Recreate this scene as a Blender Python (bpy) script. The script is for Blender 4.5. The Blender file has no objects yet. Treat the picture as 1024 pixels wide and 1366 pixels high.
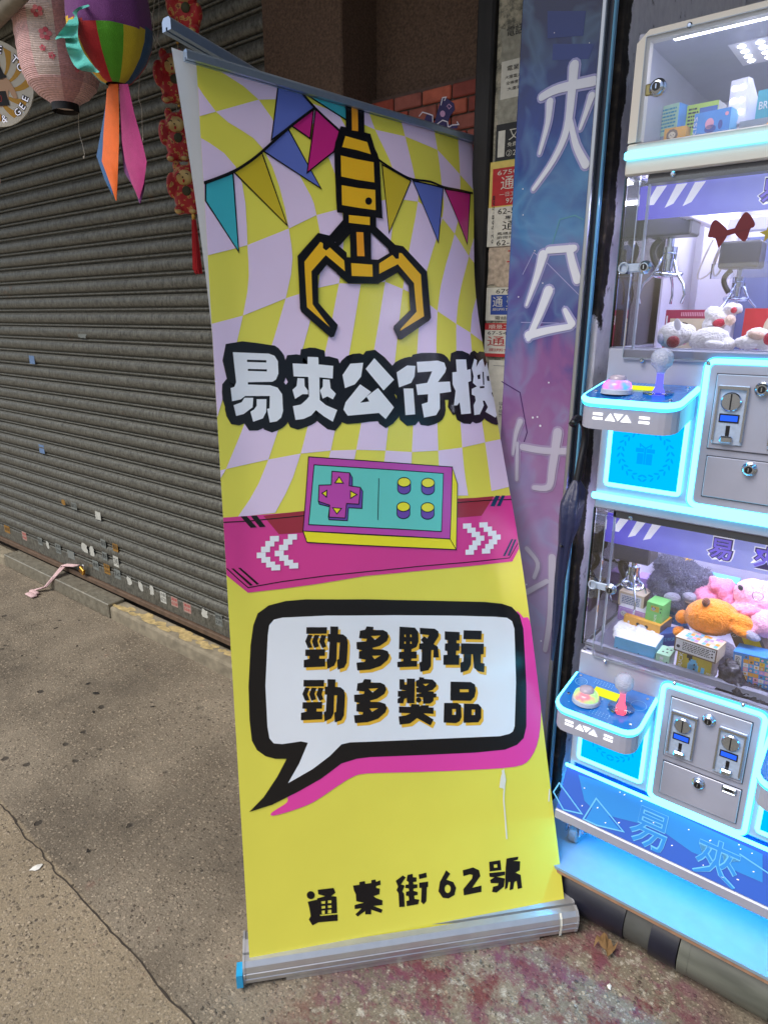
import bpy, bmesh, math, random
from mathutils import Vector, Matrix, noise
random.seed(7)
S = bpy.context.scene
COL = S.collection
# ------------------------------------------------------------------ camera, sky, sun, exposure
EYE = Vector((0.0, 0.0, 1.55))
FPX = 880.0                                   # focal length in photo pixels (photo 1024 x 1366)
PITCH = math.atan(263.0 / FPX)
YAW = math.radians(38.2)
cd = bpy.data.cameras.new('camera'); cam = bpy.data.objects.new('camera', cd); COL.objects.link(cam)
cd.sensor_fit = 'VERTICAL'; cd.sensor_height = 36.0; cd.lens = FPX / 1366 * 36
cd.clip_start = 0.05; cd.clip_end = 200
cam.location = EYE; cam.rotation_euler = (math.pi / 2 - PITCH, 0, YAW)
S.camera = cam
SUN_EL, SUN_AZ = math.radians(54), math.radians(196)     # overcast street light from behind the camera
W = bpy.data.worlds.new('World'); S.world = W; W.use_nodes = True
nt = W.node_tree
sky = nt.nodes.new('ShaderNodeTexSky'); sky.sky_type = 'NISHITA'; sky.sun_disc = False
sky.sun_elevation = SUN_EL; sky.sun_rotation = SUN_AZ; sky.air_density = 1.0; sky.dust_density = 3.0; sky.ozone_density = 1.0
nt.links.new(sky.outputs[0], nt.nodes['Background'].inputs[0])
nt.nodes['Background'].inputs[1].default_value = 0.06
sl = bpy.data.lights.new('sun', 'SUN'); sl.energy = 1.3; sl.angle = math.radians(34); sl.color = (1, .95, .88)
so = bpy.data.objects.new('sun', sl); COL.objects.link(so)
sd = Vector((math.sin(SUN_AZ) * math.cos(SUN_EL), math.cos(SUN_AZ) * math.cos(SUN_EL), math.sin(SUN_EL)))
so.rotation_euler = sd.to_track_quat('Z', 'Y').to_euler(); so.location = (0, -6, 8)
S.view_settings.view_transform = 'Standard'; S.view_settings.look = 'None'
S.view_settings.gamma = 1.0; S.view_settings.use_curve_mapping = False
S.view_settings.exposure = 1.15
S.cycles.max_bounces = 8; S.cycles.transparent_max_bounces = 16
S.cycles.sample_clamp_indirect = 6

# ------------------------------------------------------------------ measuring: photo pixel -> point on a plane of the place
_F0 = Vector((-math.sin(YAW), math.cos(YAW), 0)); CR = Vector((math.cos(YAW), math.sin(YAW), 0))
CF = _F0 * math.cos(PITCH) + Vector((0, 0, -math.sin(PITCH))); CU = CR.cross(CF)
def ray(x, y):
    return (CF * FPX + CR * (x - 512) - CU * (y - 683)).normalized()
def onY(x, y, Y): d = ray(x, y); return EYE + d * (Y / d.y)
def onZ(x, y, Z): d = ray(x, y); return EYE + d * ((Z - EYE.z) / d.z)
def onX(x, y, X): d = ray(x, y); return EYE + d * (X / d.x)
def along(x, y, dist): return EYE + ray(x, y) * dist
def proj(p):
    v = p - EYE; k = v.dot(CF); return 512 + FPX * v.dot(CR) / k, 683 - FPX * v.dot(CU) / k
def srgb(r, g, b):
    f = lambda c: ((c / 255 + .055) / 1.055) ** 2.4 if c > 10 else c / 255 / 12.92
    return (f(r), f(g), f(b), 1)

# ------------------------------------------------------------------ materials
def mat(name, col, rough=.5, metal=0.0, noise_amt=0.0, nscale=40, bump=0.0, bscale=120, spec=.5, coat=0.0, stretch=(1, 1, 1), emit=None, estr=0, sheen=0, trans=0.0):
    m = bpy.data.materials.new(name); m.use_nodes = True
    n, l = m.node_tree.nodes, m.node_tree.links
    b = n['Principled BSDF']
    b.inputs['Base Color'].default_value = col; b.inputs['Roughness'].default_value = rough
    b.inputs['Metallic'].default_value = metal; b.inputs['Specular IOR Level'].default_value = spec
    b.inputs['Coat Weight'].default_value = coat; b.inputs['Sheen Weight'].default_value = sheen
    b.inputs['Transmission Weight'].default_value = trans
    if emit:
        b.inputs['Emission Color'].default_value = emit; b.inputs['Emission Strength'].default_value = estr
    if noise_amt or bump:
        geo = n.new('ShaderNodeNewGeometry'); mp = n.new('ShaderNodeMapping'); mp.inputs['Scale'].default_value = stretch
        l.new(geo.outputs['Position'], mp.inputs[0])
        if noise_amt:
            t = n.new('ShaderNodeTexNoise'); t.inputs['Scale'].default_value = nscale; t.inputs['Detail'].default_value = 6
            l.new(mp.outputs[0], t.inputs[0])
            r = n.new('ShaderNodeMapRange'); r.inputs[1].default_value = .25; r.inputs[2].default_value = .75
            r.inputs[3].default_value = 1 - noise_amt; r.inputs[4].default_value = 1 + noise_amt
            l.new(t.outputs[0], r.inputs[0])
            mx = n.new('ShaderNodeVectorMath'); mx.operation = 'SCALE'; mx.inputs[0].default_value = col[:3]
            l.new(r.outputs[0], mx.inputs['Scale']); l.new(mx.outputs[0], b.inputs['Base Color'])
        if bump:
            t2 = n.new('ShaderNodeTexNoise'); t2.inputs['Scale'].default_value = bscale; t2.inputs['Detail'].default_value = 4
            l.new(mp.outputs[0], t2.inputs[0])
            bp = n.new('ShaderNodeBump'); bp.inputs['Strength'].default_value = bump; bp.inputs['Distance'].default_value = .004
            l.new(t2.outputs[0], bp.inputs['Height']); l.new(bp.outputs[0], b.inputs['Normal'])
    return m
def N(m, t, **kw):
    x = m.node_tree.nodes.new(t)
    for k, v in kw.items():
        if isinstance(k, str) and k.startswith('i'): x.inputs[int(k[1:])].default_value = v
        else: setattr(x, k, v)
    return x
def ramp(m, stops, interp='LINEAR'):
    r = m.node_tree.nodes.new('ShaderNodeValToRGB'); r.color_ramp.interpolation = interp
    while len(r.color_ramp.elements) < len(stops): r.color_ramp.elements.new(.5)
    for e, (p, c) in zip(r.color_ramp.elements, stops): e.position = p; e.color = c
    return r
def emis(name, col, s):
    m = bpy.data.materials.new(name); m.use_nodes = True; n = m.node_tree.nodes; n.remove(n['Principled BSDF'])
    e = n.new('ShaderNodeEmission'); e.inputs[0].default_value = col; e.inputs[1].default_value = s
    m.node_tree.links.new(e.outputs[0], n['Material Output'].inputs[0]); return m
def glassmat(name, tint=(.97, .98, 1, 1), rough=.03, fac=.06, extra=0.0):
    m = bpy.data.materials.new(name); m.use_nodes = True; n, l = m.node_tree.nodes, m.node_tree.links
    n.remove(n['Principled BSDF'])
    t = n.new('ShaderNodeBsdfTransparent'); t.inputs[0].default_value = tint
    g = n.new('ShaderNodeBsdfGlossy'); g.inputs['Roughness'].default_value = rough
    fr = n.new('ShaderNodeFresnel'); fr.inputs[0].default_value = 1.4
    ad = n.new('ShaderNodeMath'); ad.operation = 'ADD'; ad.inputs[1].default_value = extra; ad.use_clamp = True
    l.new(fr.outputs[0], ad.inputs[0])
    mx = n.new('ShaderNodeMixShader'); l.new(ad.outputs[0], mx.inputs[0]); l.new(t.outputs[0], mx.inputs[1]); l.new(g.outputs[0], mx.inputs[2])
    l.new(mx.outputs[0], n['Material Output'].inputs[0]); return m

# ------------------------------------------------------------------ mesh builder
class MB:
    def __init__(s): s.v = []; s.f = []; s.m = []; s.mats = []
    def mi(s, m):
        if m not in s.mats: s.mats.append(m)
        return s.mats.index(m)
    def add(s, vs, fs, m):
        o = len(s.v); k = s.mi(m); s.v += [Vector(p) for p in vs]
        for f in fs: s.f.append([i + o for i in f]); s.m.append(k)
        return s
    def box(s, x0, x1, y0, y1, z0, z1, m, bev=0.0, M=None, seg=1):
        bm = bmesh.new(); bmesh.ops.create_cube(bm, size=1)
        for v in bm.verts: v.co = Vector(((x0 + x1) / 2 + v.co.x * (x1 - x0), (y0 + y1) / 2 + v.co.y * (y1 - y0), (z0 + z1) / 2 + v.co.z * (z1 - z0)))
        if bev: bmesh.ops.bevel(bm, geom=bm.edges[:], offset=bev, segments=seg, affect='EDGES', profile=.5)
        return s.bm(bm, m, M)
    def bm(s, bm, m, M=None):
        bm.verts.ensure_lookup_table(); bm.normal_update()
        for i, v in enumerate(bm.verts): v.index = i
        s.add([(M @ v.co) if M else v.co.copy() for v in bm.verts], [[v.index for v in f.verts] for f in bm.faces], m); bm.free(); return s
    def prism(s, pts, a, b, m, fn):
        """pts: closed 2D outline; fn(u,v,w)->point; extruded from w=a to w=b"""
        n = len(pts); vs = [fn(u, v, a) for u, v in pts] + [fn(u, v, b) for u, v in pts]
        fs = [list(range(n))[::-1], list(range(n, 2 * n))] + [[i, (i + 1) % n, n + (i + 1) % n, n + i] for i in range(n)]
        return s.add(vs, fs, m)
    def tube(s, pts, r, m, n=8, closed=False, rads=None, flat=1.0):
        pts = [Vector(p) for p in pts]; k = len(pts); rings = []
        up = None
        for i, p in enumerate(pts):
            a = pts[(i - 1) % k] if (closed or i) else p; b = pts[(i + 1) % k] if (closed or i < k - 1) else p
            t = (b - a).normalized()
            if up is None: up = Vector((0, 0, 1)) if abs(t.z) < .9 else Vector((1, 0, 0))
            x = t.cross(up).normalized(); y = x.cross(t).normalized(); up = y
            rr = rads[i] if rads else r
            rings.append([p + x * math.cos(2 * math.pi * j / n) * rr + y * math.sin(2 * math.pi * j / n) * rr * flat for j in range(n)])
        vs = [q for g in rings for q in g]; fs = []
        for i in range(k if closed else k - 1):
            for j in range(n):
                A, B = i * n, ((i + 1) % k) * n; fs.append([A + j, A + (j + 1) % n, B + (j + 1) % n, B + j])
        if not closed: fs += [list(range(n))[::-1], list(range((k - 1) * n, k * n))]
        return s.add(vs, fs, m)
    def lathe(s, prof, c, m, n=20, M=None, cap=True):
        c = Vector(c); vs = []; fs = []
        for r, z in prof:
            for j in range(n):
                p = Vector((r * math.cos(2 * math.pi * j / n), r * math.sin(2 * math.pi * j / n), z))
                vs.append((M @ p if M else p) + c)
        for i in range(len(prof) - 1):
            for j in range(n): fs.append([i * n + j, i * n + (j + 1) % n, (i + 1) * n + (j + 1) % n, (i + 1) * n + j])
        if cap: fs += [list(range(n))[::-1], list(range((len(prof) - 1) * n, len(prof) * n))]
        return s.add(vs, fs, m)
    def ell(s, c, r, m, n=16, k=10, M=None):
        prof = [(math.sin(math.pi * (i + .001) / k), -math.cos(math.pi * i / k)) for i in range(k + 1)]
        c = Vector(c); vs = []; fs = []
        if isinstance(r, (int, float)): r = (r, r, r)
        for q, z in prof:
            for j in range(n):
                p = Vector((q * math.cos(2 * math.pi * j / n) * r[0], q * math.sin(2 * math.pi * j / n) * r[1], z * r[2]))
                vs.append((M @ p if M else p) + c)
        for i in range(k):
            for j in range(n): fs.append([i * n + j, i * n + (j + 1) % n, (i + 1) * n + (j + 1) % n, (i + 1) * n + j])
        return s.add(vs, fs, m)
    def build(s, name, parent=None, smooth=False, auto=None, fix=True, weld=False):
        me = bpy.data.meshes.new(name); me.from_pydata([tuple(p) for p in s.v], [], s.f)
        for m in s.mats: me.materials.append(m)
        me.polygons.foreach_set('material_index', s.m)
        if fix or weld:
            bm = bmesh.new(); bm.from_mesh(me)
            if weld: bmesh.ops.remove_doubles(bm, verts=bm.verts, dist=1e-6)
            if fix: bmesh.ops.recalc_face_normals(bm, faces=bm.faces)
            bm.to_mesh(me); bm.free()
        if smooth or auto:
            me.shade_smooth()
            if auto: me.set_sharp_from_angle(angle=math.radians(auto))
        me.update()
        return link(name, me, parent)
def link(name, me, parent=None):
    o = bpy.data.objects.new(name, me); COL.objects.link(o)
    if parent is not None: adopt(o, parent)
    return o
def wm(o):
    return (wm(o.parent) @ o.matrix_parent_inverse if o.parent else Matrix.Identity(4)) @ o.matrix_basis
def adopt(o, parent):
    o.parent = parent; o.matrix_parent_inverse = wm(parent).inverted()      # the piece keeps its place
def thing(name, label, cat, loc=(0, 0, 0), group=None):
    o = bpy.data.objects.new(name, None); COL.objects.link(o); o.location = loc; o.empty_display_size = .05
    return tag(o, label, cat, group)
def tag(o, label=None, cat=None, group=None, kind=None):
    if label: o['label'] = label
    if cat: o['category'] = cat
    if group: o['group'] = group
    if kind: o['kind'] = kind
    return o
def world(o):
    q = o; L = Vector((0, 0, 0))
    while q: L = L + q.location; q = q.parent
    return L

# ------------------------------------------------------------------ flat print: outlines filled, cut to follow the surface, laid on it
def fill2d(polys):
    """polys: list of closed outlines (the later ones inside the first are holes) -> verts, faces"""
    cu = bpy.data.curves.new('outline', 'CURVE'); cu.dimensions = '2D'; cu.fill_mode = 'BOTH'
    for p in polys:
        sp = cu.splines.new('POLY'); sp.points.add(len(p) - 1)
        for q, c in zip(sp.points, p): q.co = (c[0], c[1], 0, 1)
        sp.use_cyclic_u = True
    o = bpy.data.objects.new('outline', cu); me = bpy.data.meshes.new_from_object(o)
    vs = [(v.co.x, v.co.y) for v in me.vertices]; fs = [list(p.vertices) for p in me.polygons]
    bpy.data.objects.remove(o); bpy.data.curves.remove(cu); bpy.data.meshes.remove(me)
    return vs, fs
_tc = {}
def text2d(body, offset=0.0):
    k = (body, offset)
    if k not in _tc:
        cu = bpy.data.curves.new('text', 'FONT'); cu.body = body; cu.size = 1; cu.offset = offset; cu.resolution_u = 2
        o = bpy.data.objects.new('text', cu); COL.objects.link(o)
        dg = bpy.context.evaluated_depsgraph_get(); me = bpy.data.meshes.new_from_object(o.evaluated_get(dg))
        vs = [(v.co.x, v.co.y) for v in me.vertices]; fs = [list(p.vertices) for p in me.polygons]
        bpy.data.objects.remove(o); bpy.data.curves.remove(cu); bpy.data.meshes.remove(me)
        if vs:
            x0 = min(v[0] for v in vs); y0 = min(v[1] for v in vs); w = max(v[0] for v in vs) - x0; h = max(v[1] for v in vs) - y0
            vs = [((v[0] - x0) / w, (v[1] - y0) / h) for v in vs]
            _tc[k] = (vs, fs, w / h)
        else: _tc[k] = ([], [], 1)
    return _tc[k]
def stroke2d(pts, w, closed=False, cap=5):
    """a polyline with mitred joins and round ends as one strip; w may be a list of widths"""
    n = len(pts); ws = w if isinstance(w, (list, tuple)) else [w] * n
    def nrm(a, b):
        L = math.hypot(b[0] - a[0], b[1] - a[1]) or 1e-9; return (-(b[1] - a[1]) / L, (b[0] - a[0]) / L)
    vs, fs = [], []
    for i in range(n):
        a = pts[i - 1] if (closed or i) else None; b = pts[(i + 1) % n] if (closed or i < n - 1) else None
        if a is None: m = nrm(pts[i], b); k = 1
        elif b is None: m = nrm(a, pts[i]); k = 1
        else:
            p, q = nrm(a, pts[i]), nrm(pts[i], b); m = (p[0] + q[0], p[1] + q[1]); L = math.hypot(*m) or 1e-6; m = (m[0] / L, m[1] / L)
            k = 1 / max(.45, m[0] * p[0] + m[1] * p[1])
        h = ws[i] / 2 * k; x, y = pts[i]; vs += [(x + m[0] * h, y + m[1] * h), (x - m[0] * h, y - m[1] * h)]
    for i in range(n if closed else n - 1): j = (i + 1) % n; fs.append([2 * i, 2 * i + 1, 2 * j + 1, 2 * j])
    if not closed:
        for i, j, sgn in ((0, 1, 1), (n - 1, n - 2, -1)):
            m = nrm(pts[i], pts[j]); dx, dy = -m[1], m[0]; r = ws[i] / 2; a0 = math.atan2(m[1], m[0]); o = len(vs); x, y = pts[i]
            vs += [(x + r * math.cos(a0 + math.pi * q / cap), y + r * math.sin(a0 + math.pi * q / cap)) for q in range(cap + 1)]; fs.append(list(range(o, o + cap + 1)))
    return vs, fs
def smooth2(pts, k=4, closed=False):
    """Catmull-Rom through the points"""
    n = len(pts); out = []
    for i in range(n if closed else n - 1):
        p0 = pts[(i - 1) % n] if (closed or i) else pts[0]; p1 = pts[i]; p2 = pts[(i + 1) % n]; p3 = pts[(i + 2) % n] if (closed or i < n - 2) else pts[-1]
        for q in range(k):
            t = q / k; out.append(tuple(.5 * (2 * b + (c - a) * t + (2 * a - 5 * b + 4 * c - d) * t * t + (3 * b - a - 3 * c + d) * t ** 3) for a, b, c, d in zip(p0, p1, p2, p3)))
    if not closed: out.append(tuple(pts[-1]))
    return out
def circ(x, y, rx, ry=None, n=20, rot=0):
    ry = ry or rx
    c, s = math.cos(rot), math.sin(rot)
    return [(x + rx * math.cos(2 * math.pi * i / n) * c - ry * math.sin(2 * math.pi * i / n) * s, y + rx * math.cos(2 * math.pi * i / n) * s + ry * math.sin(2 * math.pi * i / n) * c) for i in range(n)]
class Plane:
    """flat print area: origin (u=0,v=0), axes in metres"""
    def __init__(s, o, ux, uy, n=None): s.o = Vector(o); s.ux = Vector(ux).normalized(); s.uy = Vector(uy).normalized(); s.n = Vector(n) if n else s.ux.cross(s.uy)
    def __call__(s, u, v, d=0): return s.o + s.ux * u + s.uy * v + s.n * d
def facing(Y, x=0, z=0): return Plane((x, Y, z), (1, 0, 0), (0, 0, 1), (0, -1, 0))
class Print:
    def __init__(s, pl, step=.0004, base=.0006): s.mb = MB(); s.pl = pl; s.step = step; s.base = base; s.k = 0
    def _put(s, vs, fs, m, layer):
        d = s.base + s.step * layer; s.mb.add([s.pl(u, v, d) for u, v in vs], fs, m)
    def poly(s, polys, m, layer=0):
        vs, fs = fill2d(polys if isinstance(polys[0][0], (list, tuple)) else [polys]); s._put(vs, fs, m, layer); return s
    def rect(s, x0, y0, x1, y1, m, layer=0): s._put([(x0, y0), (x1, y0), (x1, y1), (x0, y1)], [[0, 1, 2, 3]], m, layer); return s
    def stroke(s, pts, w, m, layer=0, closed=False): vs, fs = stroke2d(pts, w, closed); s._put(vs, fs, m, layer); return s
    def text(s, body, x, y, h, m, layer=1, w=None, rot=0, bold=0.0, anchor='l'):
        vs, fs, asp = text2d(body, bold); W = w or h * asp; c, q = math.cos(rot), math.sin(rot)
        ox = {'l': 0, 'c': -W / 2, 'r': -W}[anchor]
        s._put([(x + (a * W + ox) * c - b * h * q, y + (a * W + ox) * q + b * h * c) for a, b in vs], fs, m, layer); return s
    def build(s, name, parent): return s.mb.build(name, parent, fix=False)
# ================================================================== the place: ground, shutter, walls
YS = 1.73                                      # shutter plane
def ground_mat():
    m = mat('street_concrete', (.2, .18, .15, 1), .9); n, l = m.node_tree.nodes, m.node_tree.links; b = n['Principled BSDF']
    geo = N(m, 'ShaderNodeNewGeometry'); P = geo.outputs['Position']
    sep = N(m, 'ShaderNodeSeparateXYZ'); l.new(P, sep.inputs[0])
    def noi(sc, det=6, rough=.6):
        t = N(m, 'ShaderNodeTexNoise'); t.inputs['Scale'].default_value = sc; t.inputs['Detail'].default_value = det; t.inputs['Roughness'].default_value = rough; l.new(P, t.inputs[0]); return t.outputs[0]
    def rng(x, a, c, lo=0., hi=1., smooth=False):
        r = N(m, 'ShaderNodeMapRange'); r.interpolation_type = 'SMOOTHSTEP' if smooth else 'LINEAR'
        r.inputs[1].default_value = a; r.inputs[2].default_value = c; r.inputs[3].default_value = lo; r.inputs[4].default_value = hi; l.new(x, r.inputs[0]); return r.outputs[0]
    def mixc(f, A, B):
        x = N(m, 'ShaderNodeMix', data_type='RGBA'); l.new(f, x.inputs[0])
        for s, v in ((6, A), (7, B)):
            if isinstance(v, tuple): x.inputs[s].default_value = v
            else: l.new(v, x.inputs[s])
        return x.outputs[2]
    def mul(a, c):
        x = N(m, 'ShaderNodeMath', operation='MULTIPLY')
        for s, v in ((0, a), (1, c)):
            if isinstance(v, (int, float)): x.inputs[s].default_value = v
            else: l.new(v, x.inputs[s])
        return x.outputs[0]
    def add(a, c):
        x = N(m, 'ShaderNodeMath', operation='ADD')
        for s, v in ((0, a), (1, c)):
            if isinstance(v, (int, float)): x.inputs[s].default_value = v
            else: l.new(v, x.inputs[s])
        return x.outputs[0]
    big = noi(2.2, 5); mid = noi(14, 6, .7); fine = noi(150, 4, .7)
    base = mixc(rng(big, .35, .68), srgb(100, 92, 79), srgb(160, 149, 130))
    base = mixc(rng(mid, .35, .65, 0, .55), base, srgb(126, 114, 97))
    # near slab beyond the crack is paler and yellower
    A, B = onZ(0, 1065, 0), onZ(260, 1366, 0); nx, ny = -(B.y - A.y), (B.x - A.x); L = math.hypot(nx, ny); nx /= L; ny /= L
    side = add(add(mul(sep.outputs[0], nx), mul(sep.outputs[1], ny)), -(nx * A.x + ny * A.y))
    side = rng(add(side, mul(add(mid, -.5), .03)), -.003, .003)
    cam_side = (nx * (-.4) + ny * 0.0 - (nx * A.x + ny * A.y)) > 0
    base = mixc(mul(side if cam_side else rng(side, 0, 1, 1, 0), .6), base, srgb(172, 156, 128))
    # exposed aggregate
    vo = N(m, 'ShaderNodeTexVoronoi'); vo.inputs['Scale'].default_value = 85; l.new(P, vo.inputs[0])
    hs = N(m, 'ShaderNodeSeparateColor'); l.new(vo.outputs['Color'], hs.inputs[0])
    stone = mul(rng(vo.outputs['Distance'], .34, .46, 1, 0), rng(hs.outputs[0], .40, .45))
    patch = rng(noi(3.1, 4), .32, .55, .25, 1)
    stcol = mixc(hs.outputs[1], srgb(62, 54, 46), srgb(196, 180, 156))
    base = mixc(mul(mul(stone, patch), .85), base, stcol)
    vo2 = N(m, 'ShaderNodeTexVoronoi'); vo2.inputs['Scale'].default_value = 150; l.new(P, vo2.inputs[0])
    h2 = N(m, 'ShaderNodeSeparateColor'); l.new(vo2.outputs['Color'], h2.inputs[0])
    base = mixc(mul(rng(h2.outputs[0], 0, 1, 0, .85), rng(vo2.outputs['Distance'], .2, .5, 1, 0)), base, mixc(h2.outputs[1], srgb(50, 44, 38), srgb(214, 200, 176)))
    base = mixc(rng(fine, .35, .7, 0, .5), base, srgb(58, 51, 43))
    # pits and old gum
    vo3 = N(m, 'ShaderNodeTexVoronoi'); vo3.inputs['Scale'].default_value = 9; vo3.inputs['Randomness'].default_value = 1
    dis = N(m, 'ShaderNodeVectorMath', operation='MULTIPLY_ADD'); nz = N(m, 'ShaderNodeTexNoise'); nz.inputs['Scale'].default_value = 30; l.new(P, nz.inputs[0])
    l.new(nz.outputs['Color'], dis.inputs[0]); dis.inputs[1].default_value = (.03, .03, 0); l.new(P, dis.inputs[2]); l.new(dis.outputs[0], vo3.inputs[0])
    h3 = N(m, 'ShaderNodeSeparateColor'); l.new(vo3.outputs['Color'], h3.inputs[0])
    pit = mul(rng(vo3.outputs['Distance'], .09, .13, 1, 0), rng(h3.outputs[0], .55, .6))
    base = mixc(mul(pit, .8), base, srgb(42, 38, 34))
    stain = rng(noi(1.7, 5, .65), .48, .68, 0, .48); base = mixc(stain, base, srgb(66, 60, 52))
    # spilled red paint in front of the banner and the machine
    def blob(x, y, r):
        v = N(m, 'ShaderNodeVectorMath', operation='DISTANCE'); l.new(P, v.inputs[0]); v.inputs[1].default_value = (x, y, 0)
        return rng(v.outputs['Value'], r * .35, r, 1, 0, True)
    q = onZ(640, 1330, 0); q2 = onZ(820, 1340, 0); q3 = onZ(520, 1400, 0); q4 = onZ(560, 1300, 0)
    area = None
    for p, r in ((q, .38), (q2, .30), (q3, .34), (q4, .3)):
        bb = blob(p.x, p.y, r); area = bb if area is None else N_max(m, area, bb)
    wear = rng(add(mul(noi(19, 8, .75), 1.0), mul(noi(5, 3), .5)), .70, .84)
    red = mul(area, wear)
    base = mixc(mul(red, .82), base, mixc(rng(noi(7, 2), .4, .6), srgb(104, 34, 42), srgb(112, 52, 84)))
    pale = mul(area, mul(rng(noi(26, 8, .8), .54, .60), rng(wear, 0, .6, 1, 0)))
    base = mixc(mul(pale, .8), base, srgb(186, 180, 168))
    rr = mul(rng(noi(11, 6, .7), .62, .68), rng(noi(1.1, 2), .5, .6)); base = mixc(mul(rr, .45), base, srgb(110, 66, 60))
    l.new(base, b.inputs['Base Color'])
    bp = N(m, 'ShaderNodeBump'); bp.inputs['Strength'].default_value = 1.0; bp.inputs['Distance'].default_value = .006
    h = add(add(mul(fine, .5), mul(mid, .8)), add(mul(mul(stone, patch), .35), mul(pit, -.8))); l.new(h, bp.inputs['Height']); l.new(bp.outputs[0], b.inputs['Normal'])
    return m
def N_max(m, a, c):
    x = N(m, 'ShaderNodeMath', operation='MAXIMUM'); m.node_tree.links.new(a, x.inputs[0]); m.node_tree.links.new(c, x.inputs[1]); return x.outputs[0]
g = MB().add([(-30, -30, 0), (30, -30, 0), (30, 30, 0), (-30, 30, 0)], [[0, 1, 2, 3]], ground_mat()).build('ground'); tag(g, kind='structure')
# the crack between two pours of concrete
dark = mat('crack_dark', srgb(60, 53, 46), .95)
A, B = onZ(-60, 1010, 0), onZ(330, 1446, 0); d = (B - A); nrm = Vector((-d.y, d.x, 0)).normalized(); mb = MB(); vs = []
for i in range(91):
    t = i / 90; p = A + d * t + nrm * (noise.noise((t * 9, 1, 0)) * .022 + noise.noise((t * 40, 5, 0)) * .008); w = .0016 + .0035 * abs(noise.noise((t * 25, 9, 3)))
    vs += [p + nrm * w + Vector((0, 0, .003)), p - nrm * w + Vector((0, 0, .003))]
mb.add(vs, [[2 * i, 2 * i + 1, 2 * i + 3, 2 * i + 2] for i in range(90)], dark); tag(mb.build('crack', g, fix=False))
# ---- litter on the ground
paper = mat('paper_white', srgb(225, 224, 218), .8); leafm = mat('dry_leaf', srgb(124, 96, 62), .8, noise_amt=.3); butt = mat('dark_gum', srgb(34, 31, 28), .9)
def scrap(px, py, size, m, label, cat, name, seed, zs=.004):
    p = onZ(px, py, 0); rnd = random.Random(seed); n = 9; mb = MB()
    vs = [(0, 0, zs * 1.6)] + [(size * (.6 + .5 * rnd.random()) * math.cos(6.283 * i / n), size * .55 * (.5 + .6 * rnd.random()) * math.sin(6.283 * i / n), .0008 + zs * rnd.random()) for i in range(n)]
    R = Matrix.Rotation(rnd.random() * 3, 3, 'Z'); mb.add([R @ Vector(v) + p for v in vs], [[0, i + 1, (i + 1) % n + 1] for i in range(n)], m)
    return tag(mb.build(name, fix=False), label, cat)
scrap(50, 1158, .022, paper, 'small torn scrap of white paper lying beside the long crack', 'litter', 'paper_scrap', 3)
scrap(812, 1317, .010, paper, 'tiny white chip lying on the red stained ground below the machine', 'litter', 'paper_scrap', 4)
scrap(245, 868, .016, paper, 'thin white scrap lying at the foot of the yellowed kerb', 'litter', 'paper_scrap', 5)
scrap(136, 816, .016, butt, 'black lump of dirt on the ground under the checker plate edge', 'litter', 'dirt_lump', 6, .01)
scrap(118, 1136, .009, butt, 'small black stub lying on the concrete right of the crack', 'litter', 'cigarette_butt', 8, .008)
# spots of old gum, each a thing one can count
k = 0
for px, py, sz in ((128, 925, .02), (75, 838, .014), (118, 912, .012), (203, 943, .012), (80, 828, .010), (106, 828, .009), (125, 950, .012), (103, 862, .009), (50, 878, .008), (3, 866, .010), (30, 875, .008), (73, 850, .008)):
    o = scrap(px, py, sz, butt, 'dark flattened spot of old chewing gum on the concrete', 'gum spot', 'gum_spot', 20 + k, .002); o['group'] = 'gum spots on the pavement'; k += 1

# ---- roller shutter
def shutter_mat():
    m = mat('galvanised_shutter', (.2, .2, .19, 1), .48, .35); n, l = m.node_tree.nodes, m.node_tree.links; b = n['Principled BSDF']
    geo = N(m, 'ShaderNodeNewGeometry'); mp = N(m, 'ShaderNodeMapping'); mp.inputs['Scale'].default_value = (1.6, 1.6, .9); l.new(geo.outputs['Position'], mp.inputs[0])
    t = N(m, 'ShaderNodeTexNoise'); t.inputs['Scale'].default_value = 55; t.inputs['Detail'].default_value = 7; t.inputs['Roughness'].default_value = .7; l.new(mp.outputs[0], t.inputs[0])
    r = ramp(m, [(.30, srgb(48, 47, 43)), (.46, srgb(90, 90, 84)), (.68, srgb(122, 122, 114))]); l.new(t.outputs[0], r.inputs[0])
    t2 = N(m, 'ShaderNodeTexNoise'); t2.inputs['Scale'].default_value = 5.0; t2.inputs['Detail'].default_value = 7; t2.inputs['Roughness'].default_value = .65; l.new(geo.outputs['Position'], t2.inputs[0])
    r2 = ramp(m, [(.66, (0, 0, 0, 1)), (.75, (.8, .8, .8, 1))]); l.new(t2.outputs[0], r2.inputs[0])
    mx = N(m, 'ShaderNodeMix', data_type='RGBA'); l.new(r2.outputs[0], mx.inputs[0]); l.new(r.outputs[0], mx.inputs[6]); mx.inputs[7].default_value = srgb(118, 78, 46)
    t3 = N(m, 'ShaderNodeTexNoise'); t3.inputs['Scale'].default_value = 60; t3.inputs['Detail'].default_value = 3; l.new(geo.outputs['Position'], t3.inputs[0])
    r3 = ramp(m, [(.62, (0, 0, 0, 1)), (.72, (.6, .6, .6, 1))]); l.new(t3.outputs[0], r3.inputs[0])
    mx2 = N(m, 'ShaderNodeMix', data_type='RGBA'); l.new(r3.outputs[0], mx2.inputs[0]); l.new(mx.outputs[2], mx2.inputs[6]); mx2.inputs[7].default_value = srgb(58, 56, 52)
    l.new(mx2.outputs[2], b.inputs['Base Color'])
    bp = N(m, 'ShaderNodeBump'); bp.inputs['Strength'].default_value = .12; bp.inputs['Distance'].default_value = .002; l.new(t.outputs[0], bp.inputs['Height']); l.new(bp.outputs[0], b.inputs['Normal'])
    return m
SHM = shutter_mat()
X0, X1 = -5.6, -1.72
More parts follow.
